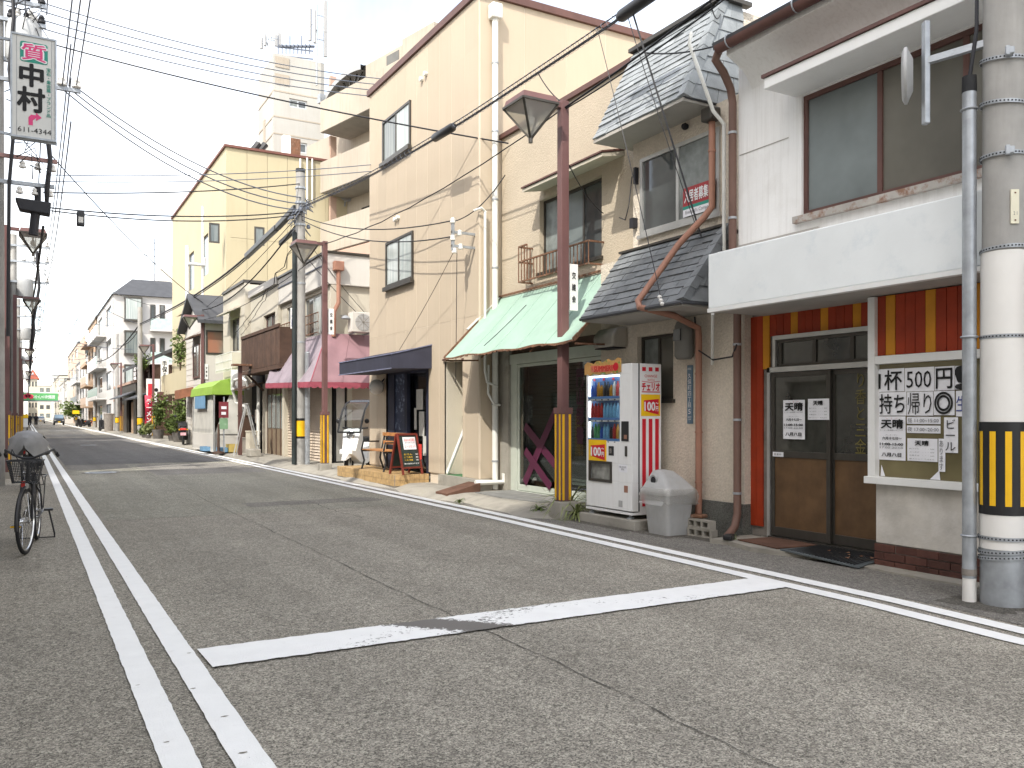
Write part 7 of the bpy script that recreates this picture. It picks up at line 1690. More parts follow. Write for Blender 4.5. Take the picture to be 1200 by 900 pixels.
jb = thing('junction_box', 'small dark junction box hanging below the cable left of the centre', 'junction box', (0.95, 20.2, 5.5)); MB().box(0.92, 1.07, 20.1, 20.25, 5.42, 5.72).o('case', M['black_plastic'], jb, bev=0.02); MB().box(0.95, 1.04, 20.09, 20.1, 5.48, 5.6).o('window', M['sign_grey'], jb)
pole(-0.47, 12.3, 0.16, 0.13, 11.0, 'utility pole just outside the left edge holding the pawnshop sign', stripes=False)
for s_ in (44.0, 68.0, 100.0, 140.0):
    lp = pole(-0.5, s_, 0.16, 0.13, 9.5, {44.0: 'utility pole behind the second left lamp', 68.0: 'third utility pole down the left side of the street', 100.0: 'far utility pole on the left side of the street', 140.0: 'most distant utility pole on the left side'}[s_])
    for z in (9.0, 8.3, 7.4):
        c_ = MB().bar((-0.8, s_ - 0.15, z), (0.9, s_ - 0.15, z), 0.09).o('crossarm', M['galv'], lp)
        for t_ in (0.8, 0.3, -0.1): insul(c_, (t_, s_ - 0.15, z + 0.04), 1.3)
    MB().lathe((-0.05, s_ - 0.1, 6.7), [(0.3, 0), (0.33, 0.05), (0.33, 0.8), (0.28, 0.85)], 14).o('transformer', M['transformer'], lp, True)
    MB().tube([(0.4, s_ - 0.2, 8.8), (0.5, s_ - 0.2, 7.2), (0.25, s_ - 0.2, 5.5), (0.2, s_, 4.4)], 0.07, 6).o('riser_cable', M['cable'], lp, True)
# ---- pawnshop sign on the left pole
a = Ps(13.5, 160, 12.3); b = Ps(65, 52, 12.3)
ps = thing('pawnshop_sign', 'tall white pawnshop sign with pink arrow and black brush characters', 'sign', ((a.x + b.x) / 2, 12.3, a.z))
w_, h_ = b.x - a.x, b.z - a.z + 0.02
MB().box(a.x, b.x, 12.24, 12.36, a.z, b.z + 0.02).o('panel', M['sign_grey'], ps)
k = MB(); wall(k, 's', 12.225, a.x - 0.012, b.x + 0.012, a.z - 0.012, b.z + 0.032, [(a.x + 0.008, b.x - 0.008, a.z + 0.01, b.z + 0.01)], 0.15); k.o('sign_frame', M['galv'], ps)
k = MB(); k.box(a.x + 0.05, a.x + 0.06, 12.2385, 12.24, a.z, b.z); k.box(b.x - 0.05, b.x - 0.04, 12.2385, 12.24, a.z, b.z); k.o('face_seam', M['bin_grey'], ps)
MB().bar((-0.47, 12.3, b.z - 0.05), (a.x, 12.3, b.z - 0.05), 0.03).o('bracket', M['galv'], ps); MB().bar((-0.47, 12.3, a.z + 0.05), (a.x + 0.5, 12.3, a.z - 0.02), 0.03).o('bracket', M['galv'], ps)
def SP(u, v): return Vector((a.x + u * w_, 12.238, a.z + v * h_))
def rrect(u0, u1, v0, v1, rr, m_, lift):
    c_ = SP((u0 + u1) / 2, (v0 + v1) / 2); ring = rring((0, 0), (u1 - u0) * w_ / 2, (v1 - v0) * h_ / 2, 0, rr)
    MB().slab([Vector((c_.x + p.x, 12.238 - lift, c_.z + p.y)) for p in ring], (0, -0.001, 0)).o('sign_field', M[m_], ps)
rrect(0.19, 0.82, 0.74, 0.94, 0.03, 'ink_green', 0.0)
text('質', M['white_ink'], ps, SP(0.505, 0.84) + Vector((0, -0.002, 0)), RS, UP, w_ * 0.56, h_ * 0.165, bold=0.06); text('質', M['ink_pink'], ps, SP(0.505, 0.84) + Vector((0, -0.0032, 0)), RS, UP, w_ * 0.54, h_ * 0.16, bold=0.02)
text('中', M['ink'], ps, SP(0.45, 0.615), RS, UP, w_ * 0.52, h_ * 0.215, bold=0.035); text('村', M['ink'], ps, SP(0.44, 0.375), RS, UP, w_ * 0.60, h_ * 0.23, bold=0.035)
text('宝石・貴金属・ブランド品', M['ink_green'], ps, SP(0.84, 0.47), RS, UP, w_ * 0.105, h_ * 0.49, vertical=True, bold=0.01)
text('611-4344', M['ink'], ps, SP(0.52, 0.075), RS, UP, w_ * 0.76, h_ * 0.05, bold=0.0)
ar = [(0.38, 0.125), (0.48, 0.125), (0.48, 0.175), (0.55, 0.20), (0.55, 0.172), (0.68, 0.212), (0.55, 0.255), (0.55, 0.228), (0.44, 0.228), (0.38, 0.20)]
MB().slab([SP(u, v) for u, v in ar], (0, -0.003, 0)).o('arrow', M['ink_pink'], ps)

# ---- bicycles
def bicycle(loc, rz, label, turn=0.0, basket=True, cover=False):
    B = thing('bicycle', label, 'bicycle', loc, rz)
    def wheel(y, tr):
        t_ = MB().torus((0, 0, 0), 0.315, 0.019, 'x', 40, 8).o('wheel', M['rubber'], B, True, local=True); t_.location = (0, y, 0.334); t_.rotation_euler = (0, 0, tr)
        r_ = MB().torus((0, 0, 0), 0.292, 0.012, 'x', 40, 6).o('rim', M['chrome'], t_, True, local=True)
        q = MB(); q.lathe((0, 0, 0), [(0.018, -0.05), (0.032, -0.045), (0.022, -0.02), (0.022, 0.02), (0.032, 0.045), (0.018, 0.05)], 12, 'x')
        for i in range(28):
            a_ = i * 2 * math.pi / 28; sd = 0.03 if i % 2 else -0.03; c_ = a_ + (0.35 if i % 4 < 2 else -0.35)
            q.bar((sd, 0.03 * math.cos(c_), 0.03 * math.sin(c_)), (0, 0.29 * math.cos(a_), 0.29 * math.sin(a_)), 0.003)
        q.o('spokes', M['chrome'], t_, local=True)
        MB().torus((0, 0, 0), 0.35, 0.016, 'x', 20, 6, R(-10) if y > 0 else R(20), R(150) if y > 0 else R(200)).o('mudguard', M['black_plastic'], t_, True, local=True)
        return t_
    wheel(0.56, turn); wheel(-0.54, 0)
    f = MB(); hd = Vector((0, 0.36, 0.80)); bb = Vector((0, -0.08, 0.30)); st = Vector((0, -0.24, 0.78)); ra = Vector((0, -0.54, 0.334))
    f.tube([hd, (0, 0.20, 0.52), bb], 0.02, 8); f.tube([hd - Vector((0, -0.01, 0.09)), (0, 0.12, 0.45), (0, -0.17, 0.55)], 0.015, 8); f.tube([bb, st], 0.018, 8)
    for sx in (-0.05, 0.05): f.tube([bb, (sx, -0.3, 0.31), ra + Vector((sx, 0, 0))], 0.010, 6); f.tube([st - Vector((0, 0, 0.1)), (sx, -0.4, 0.53), ra + Vector((sx, 0, 0))], 0.010, 6)
    f.o('frame', M['black_plastic'], B, True, local=True)
    q = MB()
    for sx in (-0.055, 0.055): q.tube([(sx, 0.56, 0.334), (sx * 0.9, 0.45, 0.70), (0, 0.42, 0.72)], 0.012, 6)
    q.tube([(0, 0.42, 0.70), (0, 0.33, 0.96)], 0.017, 8); q.o('fork', M['black_plastic'], B, True, local=True)
    q = MB(); q.tube([(-0.235, 0.06, 1.00), (-0.22, 0.20, 1.045), (-0.13, 0.34, 1.00), (-0.05, 0.35, 0.965), (0.05, 0.35, 0.965), (0.13, 0.34, 1.00), (0.22, 0.20, 1.045), (0.235, 0.06, 1.00)], 0.013, 8); hb = q.o('handlebar', M['black_plastic'], B, True, local=True)
    for sx in (-1, 1): MB().tube([(sx * 0.237, 0.07, 1.002), (sx * 0.245, -0.05, 0.97)], 0.018, 8).o('grip', M['rubber'], hb, True, local=True)
    q = MB(); q.tube([(0, -0.24, 0.78), (0, -0.27, 0.86)], 0.014, 8); q.o('seat_post', M['chrome'], B, True, local=True)
    q = MB(); vs = []; fs = []
    for (y, w_, z) in ((0.0, 0.02, 0.90), (-0.08, 0.035, 0.905), (-0.18, 0.075, 0.90), (-0.28, 0.10, 0.91), (-0.34, 0.085, 0.925), (-0.37, 0.04, 0.92)):
        vs += [(-w_, y, z - 0.05), (w_, y, z - 0.05), (w_ * 0.9, y, z - 0.005), (0, y, z + 0.01), (-w_ * 0.9, y, z - 0.005)]
    for i in range(5):
        for k_ in range(5): fs.append((i * 5 + k_, i * 5 + (k_ + 1) % 5, i * 5 + 5 + (k_ + 1) % 5, i * 5 + 5 + k_))
    fs += [(0, 1, 2, 3, 4), (29, 28, 27, 26, 25)]; q.add(vs, fs); q.o('saddle', M['rubber'], B, True, local=True)
    q = MB(); q.lathe((0.06, -0.08, 0.30), [(0.09, -0.004), (0.09, 0.004)], 20, 'x'); q.bar((0.08, -0.08, 0.30), (0.09, 0.07, 0.23), 0.02); q.bar((-0.06, -0.08, 0.30), (-0.09, -0.23, 0.37), 0.02); q.bar((-0.06, -0.08, 0.3), (0.08, -0.08, 0.3), 0.025); cr_ = q.o('crank', M['chrome'], B, True, local=True)
    for (x_, y_, z_) in ((0.14, 0.07, 0.23), (-0.14, -0.23, 0.37)):
        p_ = MB().cbox((x_, y_, z_), (0.09, 0.08, 0.025)).o('pedal', M['black_plastic'], cr_, local=True, bev=0.005)
    MB().box(0.09, 0.19, 0.108, 0.112, 0.222, 0.238).o('pedal_reflector', M['yellow_wrap'], cr_, local=True)
    q = MB(); q.tube([(0.06, -0.2, 0.34), (0.068, -0.5, 0.36)], 0.035, 8); q.o('chain_case', M['black_plastic'], B, True, local=True)
    q = MB(); q.tube([(-0.12, -0.54, 0.33), (-0.17, -0.60, 0.06), (-0.17, -0.62, 0.015), (0.17, -0.62, 0.015), (0.17, -0.60, 0.06), (0.12, -0.54, 0.33)], 0.010, 6); q.o('stand', M['black_plastic'], B, True, local=True)
    q = MB()
    for x_ in (-0.08, 0, 0.08): q.bar((x_, -0.36, 0.72), (x_, -0.82, 0.72), 0.01)
    q.bar((-0.08, -0.82, 0.72), (0.08, -0.82, 0.72), 0.012); q.bar((-0.07, -0.7, 0.72), (-0.06, -0.56, 0.36), 0.01); q.bar((0.07, -0.7, 0.72), (0.06, -0.56, 0.36), 0.01); q.o('rear_carrier', M['black_plastic'], B, local=True)
    MB().lathe((0, 0.57, 0.695), [(0.02, -0.03), (0.035, 0.0), (0.036, 0.03)], 12, 'y').o('headlamp', M['chrome'], B, True, local=True)
    MB().cbox((0.02, 0.60, 0.715), (0.035, 0.01, 0.06)).o('reflector', M['ink_red'], B, local=True)
    if basket:
        bm_ = bpy.data.materials.get('basket_mesh')
        q = MB(); b0, b1, z0, z1 = (0.11, 0.10), (0.155, 0.13), 0.73, 0.95; cy = 0.56
        def bp_(fx, fy, f): return Vector((lerp(b0[0], b1[0], f) * fx, cy + lerp(b0[1], b1[1], f) * fy, lerp(z0, z1, f)))
        for sd in range(4):
            ca_ = [(-1, -1), (1, -1), (1, 1), (-1, 1)][sd]; cb2 = [(1, -1), (1, 1), (-1, 1), (-1, -1)][sd]
            for i in range(0, 19): u = i / 18; fx, fy = lerp(ca_[0], cb2[0], u), lerp(ca_[1], cb2[1], u); q.bar(bp_(fx, fy, 0), bp_(fx, fy, 1), 0.003)
            for j in range(0, 14): q.bar(bp_(*ca_, j / 13), bp_(*cb2, j / 13), 0.003 if j < 13 else 0.012)
        for i in range(11): x_ = lerp(-0.11, 0.11, i / 10); q.bar((x_, cy - 0.11, z0), (x_, cy + 0.11, z0), 0.005)
        for i in range(9): y_ = cy + lerp(-0.11, 0.11, i / 8); q.bar((-0.11, y_, z0), (0.11, y_, z0), 0.005)
        q.o('basket', M['black_plastic'], B, local=True)
        q = MB(); q.tube([(-0.05, 0.42, 0.97), (-0.12, 0.5, 0.99), (-0.1, 0.53, 0.85), (-0.03, 0.45, 0.7)], 0.005, 5); q.tube([(0.16, 0.30, 1.0), (0.13, 0.48, 1.06), (0.05, 0.50, 0.9), (0.03, 0.44, 0.75)], 0.005, 5); q.o('brake_cable', M['cable'], B, True, local=True)
    if cover:
        rg = []
        for (y, w_, zt, zb) in ((-0.75, 0.12, 0.86, 0.62), (-0.5, 0.24, 0.95, 0.60), (-0.2, 0.30, 0.98, 0.62), (0.1, 0.33, 1.08, 0.68), (0.35, 0.34, 1.13, 0.72), (0.6, 0.26, 1.08, 0.66), (0.78, 0.14, 1.0, 0.64), (0.84, 0.015, 0.86, 0.80)):
            ring = []
            for i in range(13):
                a_ = math.pi * i / 12; ring.append(Vector((w_ * math.cos(a_) * (1 + 0.12 * math.sin(i * 2.7 + y * 9)), y, zb + (zt - zb) * math.sin(a_) ** 0.7)))
            rg.append(ring)
        q = MB(); n = 13; vs = [v for r in rg for v in r]; q.add(vs, [(i * n + k_, i * n + k_ + 1, (i + 1) * n + k_ + 1, (i + 1) * n + k_) for i in range(len(rg) - 1) for k_ in range(n - 1)]); tv = q.o('cover', M['tarp_grey'], B, True, local=True)
    return B
bicycle((0.05, 10.51, 0.004), math.pi - 0.10, 'black city bicycle with mesh front basket parked beside the left white line', -0.14)
bicycle((0.06, 19.2, 0.004), math.pi - 0.12, 'bicycle under a grey cover behind the basket bicycle', -0.1, False, True)
bicycle((-0.50, 10.9, 0.004), math.pi - 0.05, 'bicycle cut off by the left edge next to the basket bicycle', 0.25, True)

# ---- things on and round the tiled step
bn_ = thing('bench', 'wooden slatted bench with black iron ends on the tiled step', 'bench', (6.55, 17.0, 0.268))
for y in (16.35, 17.65):
    q = MB(); q.tube([(6.30, y, 0.268), (6.36, y, 0.45), (6.30, y, 0.68), (6.34, y, 0.86), (6.70, y, 0.86)], 0.02, 6); q.tube([(6.30, y, 0.66), (6.75, y, 0.66), (6.82, y, 0.95), (6.84, y, 1.02)], 0.02, 6); q.tube([(6.80, y, 0.268), (6.72, y, 0.5), (6.75, y, 0.66)], 0.02, 6); q.o('iron_end', M['black_plastic'], bn_, True)
for i in range(5): MB().box(6.30 + i * 0.09, 6.38 + i * 0.09, 16.32, 17.68, 0.68, 0.70).o('seat_slat', M['wood_light'], bn_, bev=0.004)
for z in (0.80, 0.98): MB().box(6.79, 6.81, 16.32, 17.68, z, z + 0.075).o('back_slat', M['wood_light'], bn_, bev=0.004)
q = MB()
for i in range(14): q.torus((6.81, 16.45 + i * 0.085, 0.92), 0.045, 0.008, 'x', 12, 4)
q.o('iron_scrollwork', M['black_plastic'], bn_)
def aboard(label, p, w_, h_, rz):
    t = thing('chalkboard_sign', label, 'board', p, rz)
    for sg_ in (-1, 1):
        q = MB(); y0, y1 = sg_ * 0.22, sg_ * 0.02
        def bp2(u, v, d=0.0): return Vector((u, lerp(y0, y1, v) + d * sg_, v * h_))
        q.bar(bp2(-w_ / 2, 0), bp2(-w_ / 2, 1), 0.035); q.bar(bp2(w_ / 2, 0), bp2(w_ / 2, 1), 0.035); q.bar(bp2(-w_ / 2, 1), bp2(w_ / 2, 1), 0.04); q.bar(bp2(-w_ / 2, 0.17), bp2(w_ / 2, 0.17), 0.035)
        fr_ = q.o('frame', M['red_wood_frame'], t, local=True)
        MB().slab([bp2(-w_ / 2, 0.18), bp2(w_ / 2, 0.18), bp2(w_ / 2, 0.99), bp2(-w_ / 2, 0.99)], (0, -0.01 * sg_, 0)).o('board', M['chalk'], fr_, local=True)
        if sg_ < 0:
            MB().slab([bp2(-w_ * 0.28, 0.62, 0.012), bp2(w_ * 0.38, 0.62, 0.012), bp2(w_ * 0.38, 0.93, 0.012), bp2(-w_ * 0.28, 0.93, 0.012)], (0, 0.003, 0)).o('menu_paper', M['paper'], fr_, local=True)
    return t
ab_ = aboard('red framed chalkboard standing on the tiled step with a white paper menu', (6.50, 15.64, 0.268), 0.46, 0.78, 0.25)
def lt(body, m_, u, v, w_, h_, **kw):
    c = Vector((6.50, 15.64, 0.268)); mtx = Matrix.Rotation(0.25, 3, 'Z'); y = -(lerp(0.22, 0.02, v) + 0.02); p = c + mtx @ Vector((u, y, v * 0.78)); r_ = mtx @ Vector((1, 0, 0)); u_ = mtx @ Vector((0, 0.2, 0.78)).normalized()
    text(body, M[m_], None, p, r_, u_, w_, h_, **kw)
BT = []
def lt2(body, m_, u, v, w_, h_):
    BT.append(1); c = Vector((6.50, 15.64, 0.268)); mtx = Matrix.Rotation(0.25, 3, 'Z'); y = -(lerp(0.22, 0.02, v) + 0.018); p = c + mtx @ Vector((u, y, v * 0.78)); r_ = mtx @ Vector((1, 0, 0)); u_ = (mtx @ Vector((0, 0.2, 0.78))).normalized()
    text(body, M[m_], ('rot', ab_, mtx), p, r_, u_, w_, h_)
_old = finish_text
def finish_text():
    """lettering on a turned thing is brought into that thing's own axes"""
    rot = []
    for i, j in enumerate(JOBS):
        if isinstance(j[2], tuple):
            _, par, mtx = j[2]; inv = mtx.transposed(); c = wloc(par)
            JOBS[i] = (j[0], j[1], par, inv @ (j[3] - c) + c, inv @ j[4], inv @ j[5], *j[6:])
    _old()
    GR = {'wire': 'overhead wires', 'utility pole': 'utility poles along the street', 'notice': 'papers taped up at the restaurant', 'bicycle': 'parked bicycles', 'scooter': 'parked scooters', 'concrete block': 'hollow concrete blocks', 'air conditioner': 'outdoor air conditioners', 'tray': 'plastic trays by the tent', 'crate': 'goods in the cluttered shop', 'antenna': 'antenna masts on the tower', 'cable box': 'closure boxes on the cables', 'cable closure': 'splice closures on the bundle', 'manhole cover': 'manhole covers', 'person': 'cyclists in the distance'}
    for o in list(COL.objects):
        if o.parent is None and o.get('category') in GR and not o.get('group'): o['group'] = GR[o['category']]
lt2('店長の本日限定', 'ink_red', 0.025, 0.86, 0.26, 0.06); lt2('おすすめランチ', 'ink', 0.025, 0.79, 0.24, 0.035); lt2('ビールセット', 'ink_red', 0.025, 0.70, 0.26, 0.06)
for i, (b_, v_) in enumerate((('おでん', 0.50), ('どて焼き', 0.43), ('たこ焼・明石焼', 0.36))): lt2(b_, 'vend_yellow', -0.06, v_, 0.20, 0.035); lt2('%d00' % (3 + i), 'white_ink', 0.15, v_, 0.06, 0.03)
lt2('飲み放題あります', 'white_ink', 0.0, 0.27, 0.36, 0.03)
# second small red board behind
q = MB(); q.box(6.75, 6.78, 15.52, 15.82, 0.55, 0.85); tag(q.o('red_menu_board', M['ink_red']), 'small pink and red menu board by the navy door frame', 'board')
# white three wheeled canopy scooter
cs_ = thing('canopy_scooter', 'white canopy scooter with tall windscreen parked before the beige shutter', 'scooter', (6.95, 19.6, 0.11), -0.75)
def canopy():
    loc = dict(local=True)
    for (y, r_) in ((-0.62, 0.20), (0.62, 0.20)):
        w2 = MB().torus((0, y, r_), r_ - 0.045, 0.05, 'x', 24, 8).o('wheel', M['rubber'], cs_, True, **loc); MB().lathe((0, y, r_), [(0.10, -0.03), (0.12, 0), (0.10, 0.03)], 14, 'x').o('rim', M['alu'], w2, True, **loc)
    q = MB(); loft(q, [[Vector((x * w_, y, z)) for x, z in ((-1, zb), (1, zb), (1, zt), (0.5, zt + 0.03), (-0.5, zt + 0.03), (-1, zt))] for (y, w_, zb, zt) in ((-0.80, 0.16, 0.42, 0.52), (-0.62, 0.17, 0.34, 0.50), (-0.46, 0.22, 0.22, 0.95), (-0.36, 0.24, 0.18, 0.98), (-0.30, 0.22, 0.17, 0.32), (0.0, 0.2, 0.17, 0.28), (0.12, 0.19, 0.2, 0.66), (0.5, 0.2, 0.3, 0.72), (0.85, 0.16, 0.42, 0.66))]); q.o('body', M['vend_white'], cs_, True, bev=0.02, **loc)
    q = MB(); loft(q, [[Vector((x * w_, y, z)) for x, z in ((-1, zb), (1, zb), (0.8, zt), (-0.8, zt))] for (y, w_, zb, zt) in ((-0.92, 0.06, 0.28, 0.33), (-0.78, 0.10, 0.34, 0.44), (-0.55, 0.11, 0.36, 0.45), (-0.45, 0.08, 0.28, 0.38))]); q.o('front_mudguard', M['vend_white'], cs_, True, **loc)
    q = MB(); q.tube([(0, -0.62, 0.2), (0, -0.42, 0.9)], 0.04, 8); q.tube([(-0.32, -0.25, 1.02), (0, -0.38, 1.0), (0.32, -0.25, 1.02)], 0.02, 8); q.o('steering', M['black_plastic'], cs_, True, **loc)
    q = MB(); q.box(-0.16, 0.16, 0.1, 0.68, 0.70, 0.80); q.o('seat', M['rubber'], cs_, bev=0.03, **loc)
    sc_ = [(-0.62, 0.92), (-0.50, 1.20), (-0.34, 1.45), (-0.14, 1.60), (0.10, 1.66)]
    q = MB(); vs = [Vector((x, y, z)) for (y, z) in sc_ for x in (-0.27, 0, 0.27)]; q.add(vs, [(i * 3 + k_, i * 3 + k_ + 1, i * 3 + k_ + 4, i * 3 + k_ + 3) for i in range(4) for k_ in range(2)]); q.o('windscreen', M['clear'], cs_, **loc)
    q = MB()
    for x in (-0.28, 0.28): q.tube([(x, y, z) for y, z in sc_], 0.025, 6)
    q.bar((-0.28, 0.10, 1.66), (0.28, 0.10, 1.66), 0.05); q.bar((-0.28, -0.62, 0.92), (0.28, -0.62, 0.92), 0.04); q.o('screen_frame', M['black_plastic'], cs_, True, **loc)
    q = MB(); q.slab([(-0.28, 0.02, 1.64), (0.28, 0.02, 1.64), (0.27, 0.28, 1.67), (-0.27, 0.28, 1.67)], (0, 0, 0.025)); q.o('visor', M['cable_grey'], cs_, bev=0.01, **loc)
    MB().lathe((0, -0.52, 0.86), [(0.05, -0.05), (0.10, -0.02), (0.10, 0.03)], 14, 'y').o('headlamp', M['chrome'], cs_, True, **loc)
    for sx in (-1, 1): MB().ball((sx * 0.36, -0.42, 1.18), 0.06, 10, 6, 1, 0.4).o('mirror', M['black_plastic'], cs_, True, **loc)
canopy()
# dark red tailed scooter farther down
sc2 = thing('motor_scooter', 'black motor scooter with red tail light and pink plate parked by the potted bush', 'scooter', (6.36, 42.2, 0.1), -0.15)
def moped():
    loc = dict(local=True)
    for y in (-0.6, 0.6):
        w2 = MB().torus((0, y, 0.24), 0.185, 0.055, 'x', 20, 8).o('wheel', M['rubber'], sc2, True, **loc); MB().lathe((0, y, 0.24), [(0.12, -0.03), (0.14, 0), (0.12, 0.03)], 12, 'x').o('rim', M['alu_dark'], w2, True, **loc)
    q = MB(); loft(q, [[Vector((x * w_, y, z)) for x, z in ((-1, zb), (1, zb), (1, zt), (0.4, zt + 0.04), (-0.4, zt + 0.04), (-1, zt))] for (y, w_, zb, zt) in ((-0.92, 0.10, 0.62, 0.78), (-0.7, 0.19, 0.42, 0.82), (-0.25, 0.21, 0.3, 0.74), (-0.1, 0.18, 0.2, 0.36), (0.2, 0.18, 0.2, 0.34), (0.34, 0.24, 0.3, 0.98), (0.5, 0.2, 0.4, 0.92), (0.62, 0.1, 0.5, 0.6))]); q.o('body', M['black_plastic'], sc2, True, bev=0.02, **loc)
    q = MB(); q.box(-0.15, 0.15, -0.82, -0.1, 0.82, 0.90); q.o('seat', M['rubber'], sc2, bev=0.03, **loc)
    MB().cbox((0, -0.93, 0.72), (0.26, 0.05, 0.09)).o('tail_light', M['ink_red'], sc2, bev=0.015, **loc); MB().cbox((0, -0.94, 0.50), (0.24, 0.015, 0.13)).o('number_plate', mat('pink_plate', (0.72, 0.40, 0.44), 0.5, 0.05, 5, 0), sc2, **loc)
    for sx in (-1, 1): MB().cbox((sx * 0.17, -0.86, 0.70), (0.05, 0.05, 0.06)).o('indicator', M['yellow_wrap'], sc2, **loc); MB().tube([(sx * 0.2, 0.40, 1.05), (sx * 0.32, 0.42, 1.28)], 0.012, 6).o('mirror_stalk', M['black_plastic'], sc2, True, **loc); MB().ball((sx * 0.34, 0.42, 1.32), 0.08, 10, 6, 1, 0.4, 0.7).o('mirror', M['black_plastic'], sc2, True, **loc)
    MB().tube([(-0.34, 0.3, 1.02), (0, 0.42, 1.04), (0.34, 0.3, 1.02)], 0.02, 8).o('handlebar', M['black_plastic'], sc2, True, **loc)
moped()
# potted bushes along the yellow building front
for i, (x_, y_, h, w_, sd, lab) in enumerate(((6.75, 46.2, 2.1, 0.9, 3, 'tall leafy potted bush behind the motor scooter'), (6.7, 53.6, 2.4, 0.95, 4, 'tall bush behind the brown street lamp on the right side'), (6.4, 55.2, 0.9, 0.7, 6, 'low yellow green bush at the lamp foot'), (6.45, 57.5, 0.8, 0.7, 7, 'low bush by the white flag stand'), (6.8, 48.6, 1.3, 0.7, 9, 'medium potted bush between the two tall bushes'))):
    shrub('potted_bush', lab, (x_, y_, 0.1), h, w_, 700, True, sd, 'leaf' if i != 2 else 'leaf_light', 0.11)
shrub('balcony_plant', 'green plant trailing from the yellow building balcony', (7.45, 50.5, 3.6), 2.4, 1.1, 500, False, 21, 'leaf', 0.10)
shrub('eave_plant', 'green climbing plant at the eave of the old tiled house', (6.6, 61.4, 4.3), 1.2, 1.0, 400, False, 22, 'leaf', 0.10)
shrub('far_bush', 'distant green bush far down the right side of the street', (6.6, 150, 0.1), 3.4, 4.0, 800, False, 23, 'leaf', 0.3)
# banners and vertical signs
def banner(label, x0, y0, x1, y1, s_, m_, body=None, ink='ink', vertical=True, name='hanging_sign', extra=None):
    a, b = Ps(x0, y1, s_), Ps(x1, y0, s_); t = thing(name, label, 'sign', ((a.x + b.x) / 2, s_, a.z)); MB().box(a.x, b.x, s_, s_ + 0.08, a.z, b.z).o('board', M[m_], t)
    if body: text(body, M[ink], t, ((a.x + b.x) / 2, s_, (a.z + b.z) / 2), RS, UP, (b.x - a.x) * 0.66, (b.z - a.z) * 0.90, vertical=vertical, bold=0.03)
    [MB().bar((b.x, s_ + 0.04, z_), (b.x + 0.5, s_ + 0.04, z_), 0.05).o('bracket', M['galv'], t) for z_ in (b.z - 0.1, a.z + 0.1)]
    return t, a, b
banner('tall white vertical noodle sign with black characters beside the brown lamp', 188.5, 421, 197.5, 459, 60, 'white_paint', '手保うどん')
t, a, b = banner('white hanging cloth with a red field and a black crest', 171.5, 444, 187.5, 471, 58, 'white_paint')
MB().box(lerp(a.x, b.x, 0.12), lerp(a.x, b.x, 0.45), 57.99, 58.0, lerp(a.z, b.z, 0.15), lerp(a.z, b.z, 0.78)).o('red_field', M['poster_red'], t); MB().lathe((lerp(a.x, b.x, 0.72), 57.99, lerp(a.z, b.z, 0.52)), [(0.12, 0), (0.12, 0.01)], 12, 'y').o('crest', M['ink'], t)
banner('dark vertical sign with pale characters left of the pale utility pole', 155.5, 428, 160.5, 466, 78, 'alu_dark', 'お好焼うまい', 'white_ink')
t, a, b = banner('small white upright sign with blue characters on a thin post', 133.5, 455, 141, 475, 96, 'white_paint', '日本米', 'ink_blue'); MB().bar(((a.x + b.x) / 2, 96.1, 0), ((a.x + b.x) / 2, 96.1, a.z), 0.12).o('post', M['alu_dark'], t)
banner('blue hanging cloth far down the right side', 88, 470, 91, 480, 150, 'sky_panel'); banner('yellow sign far down the right side above the parked things', 85, 481, 93, 485, 140, 'vend_yellow')
fg = thing('red_flag', 'red and white upright shop flag on a white stand', 'flag', (6.72, 56.5, 0.1)); MB().bar((6.72, 56.5, 0.1), (6.72, 56.5, 2.8), 0.04).o('staff', M['alu'], fg)
q = MB(); n = 8
q.add([Vector((6.72 - 0.42 * u, 56.5 + 0.10 * math.sin(v * 5 + u * 2), lerp(0.8, 2.7, v))) for v in [i / n for i in range(n + 1)] for u in (0, 0.5, 1)], [(i * 3 + k_, i * 3 + k_ + 1, i * 3 + k_ + 4, i * 3 + k_ + 3) for i in range(n) for k_ in range(2)]); q.o('cloth', M['red_flower'], fg)
text('ラーメン', M['white_ink'], fg, (6.51, 56.36, 1.75), RS, UP, 0.26, 1.4, vertical=True, bold=0.03); MB().box(6.45, 6.85, 56.3, 56.8, 0.1, 0.8).o('stand', M['white_paint'], fg, bev=0.03)
o = MB().box(6.72, 7.08, 54.2, 54.3, 2.0, 2.85).o('brown_sign', M['brown_metal']); tag(o, 'blank brown sign plate fixed on the far brown lamp post', 'sign')
o = MB().lathe((6.4, 84, 0.05), [(0.36, 0), (0.42, 1.5), (0.44, 1.52), (0.44, 1.6), (0.1, 1.65)], 14).o('grey_drum', M['mortar']); tag(o, 'dark grey bin standing before the white apartment house', 'bin')
def mbike(x, y, rz, label):
    c = copy_tree(sc2); c.location = (x, y, 0.05); c.rotation_euler = (0, 0, rz); c['label'] = label; WL[c.name] = Vector((x, y, 0.05))
mbike(6.1, 86, 0.4, 'dark scooter parked before the white apartment house'); mbike(6.3, 118, 0.9, 'scooter parked near the tan apartment block'); mbike(6.2, 126, 0.7, 'farther scooter parked beyond the tan apartment block')
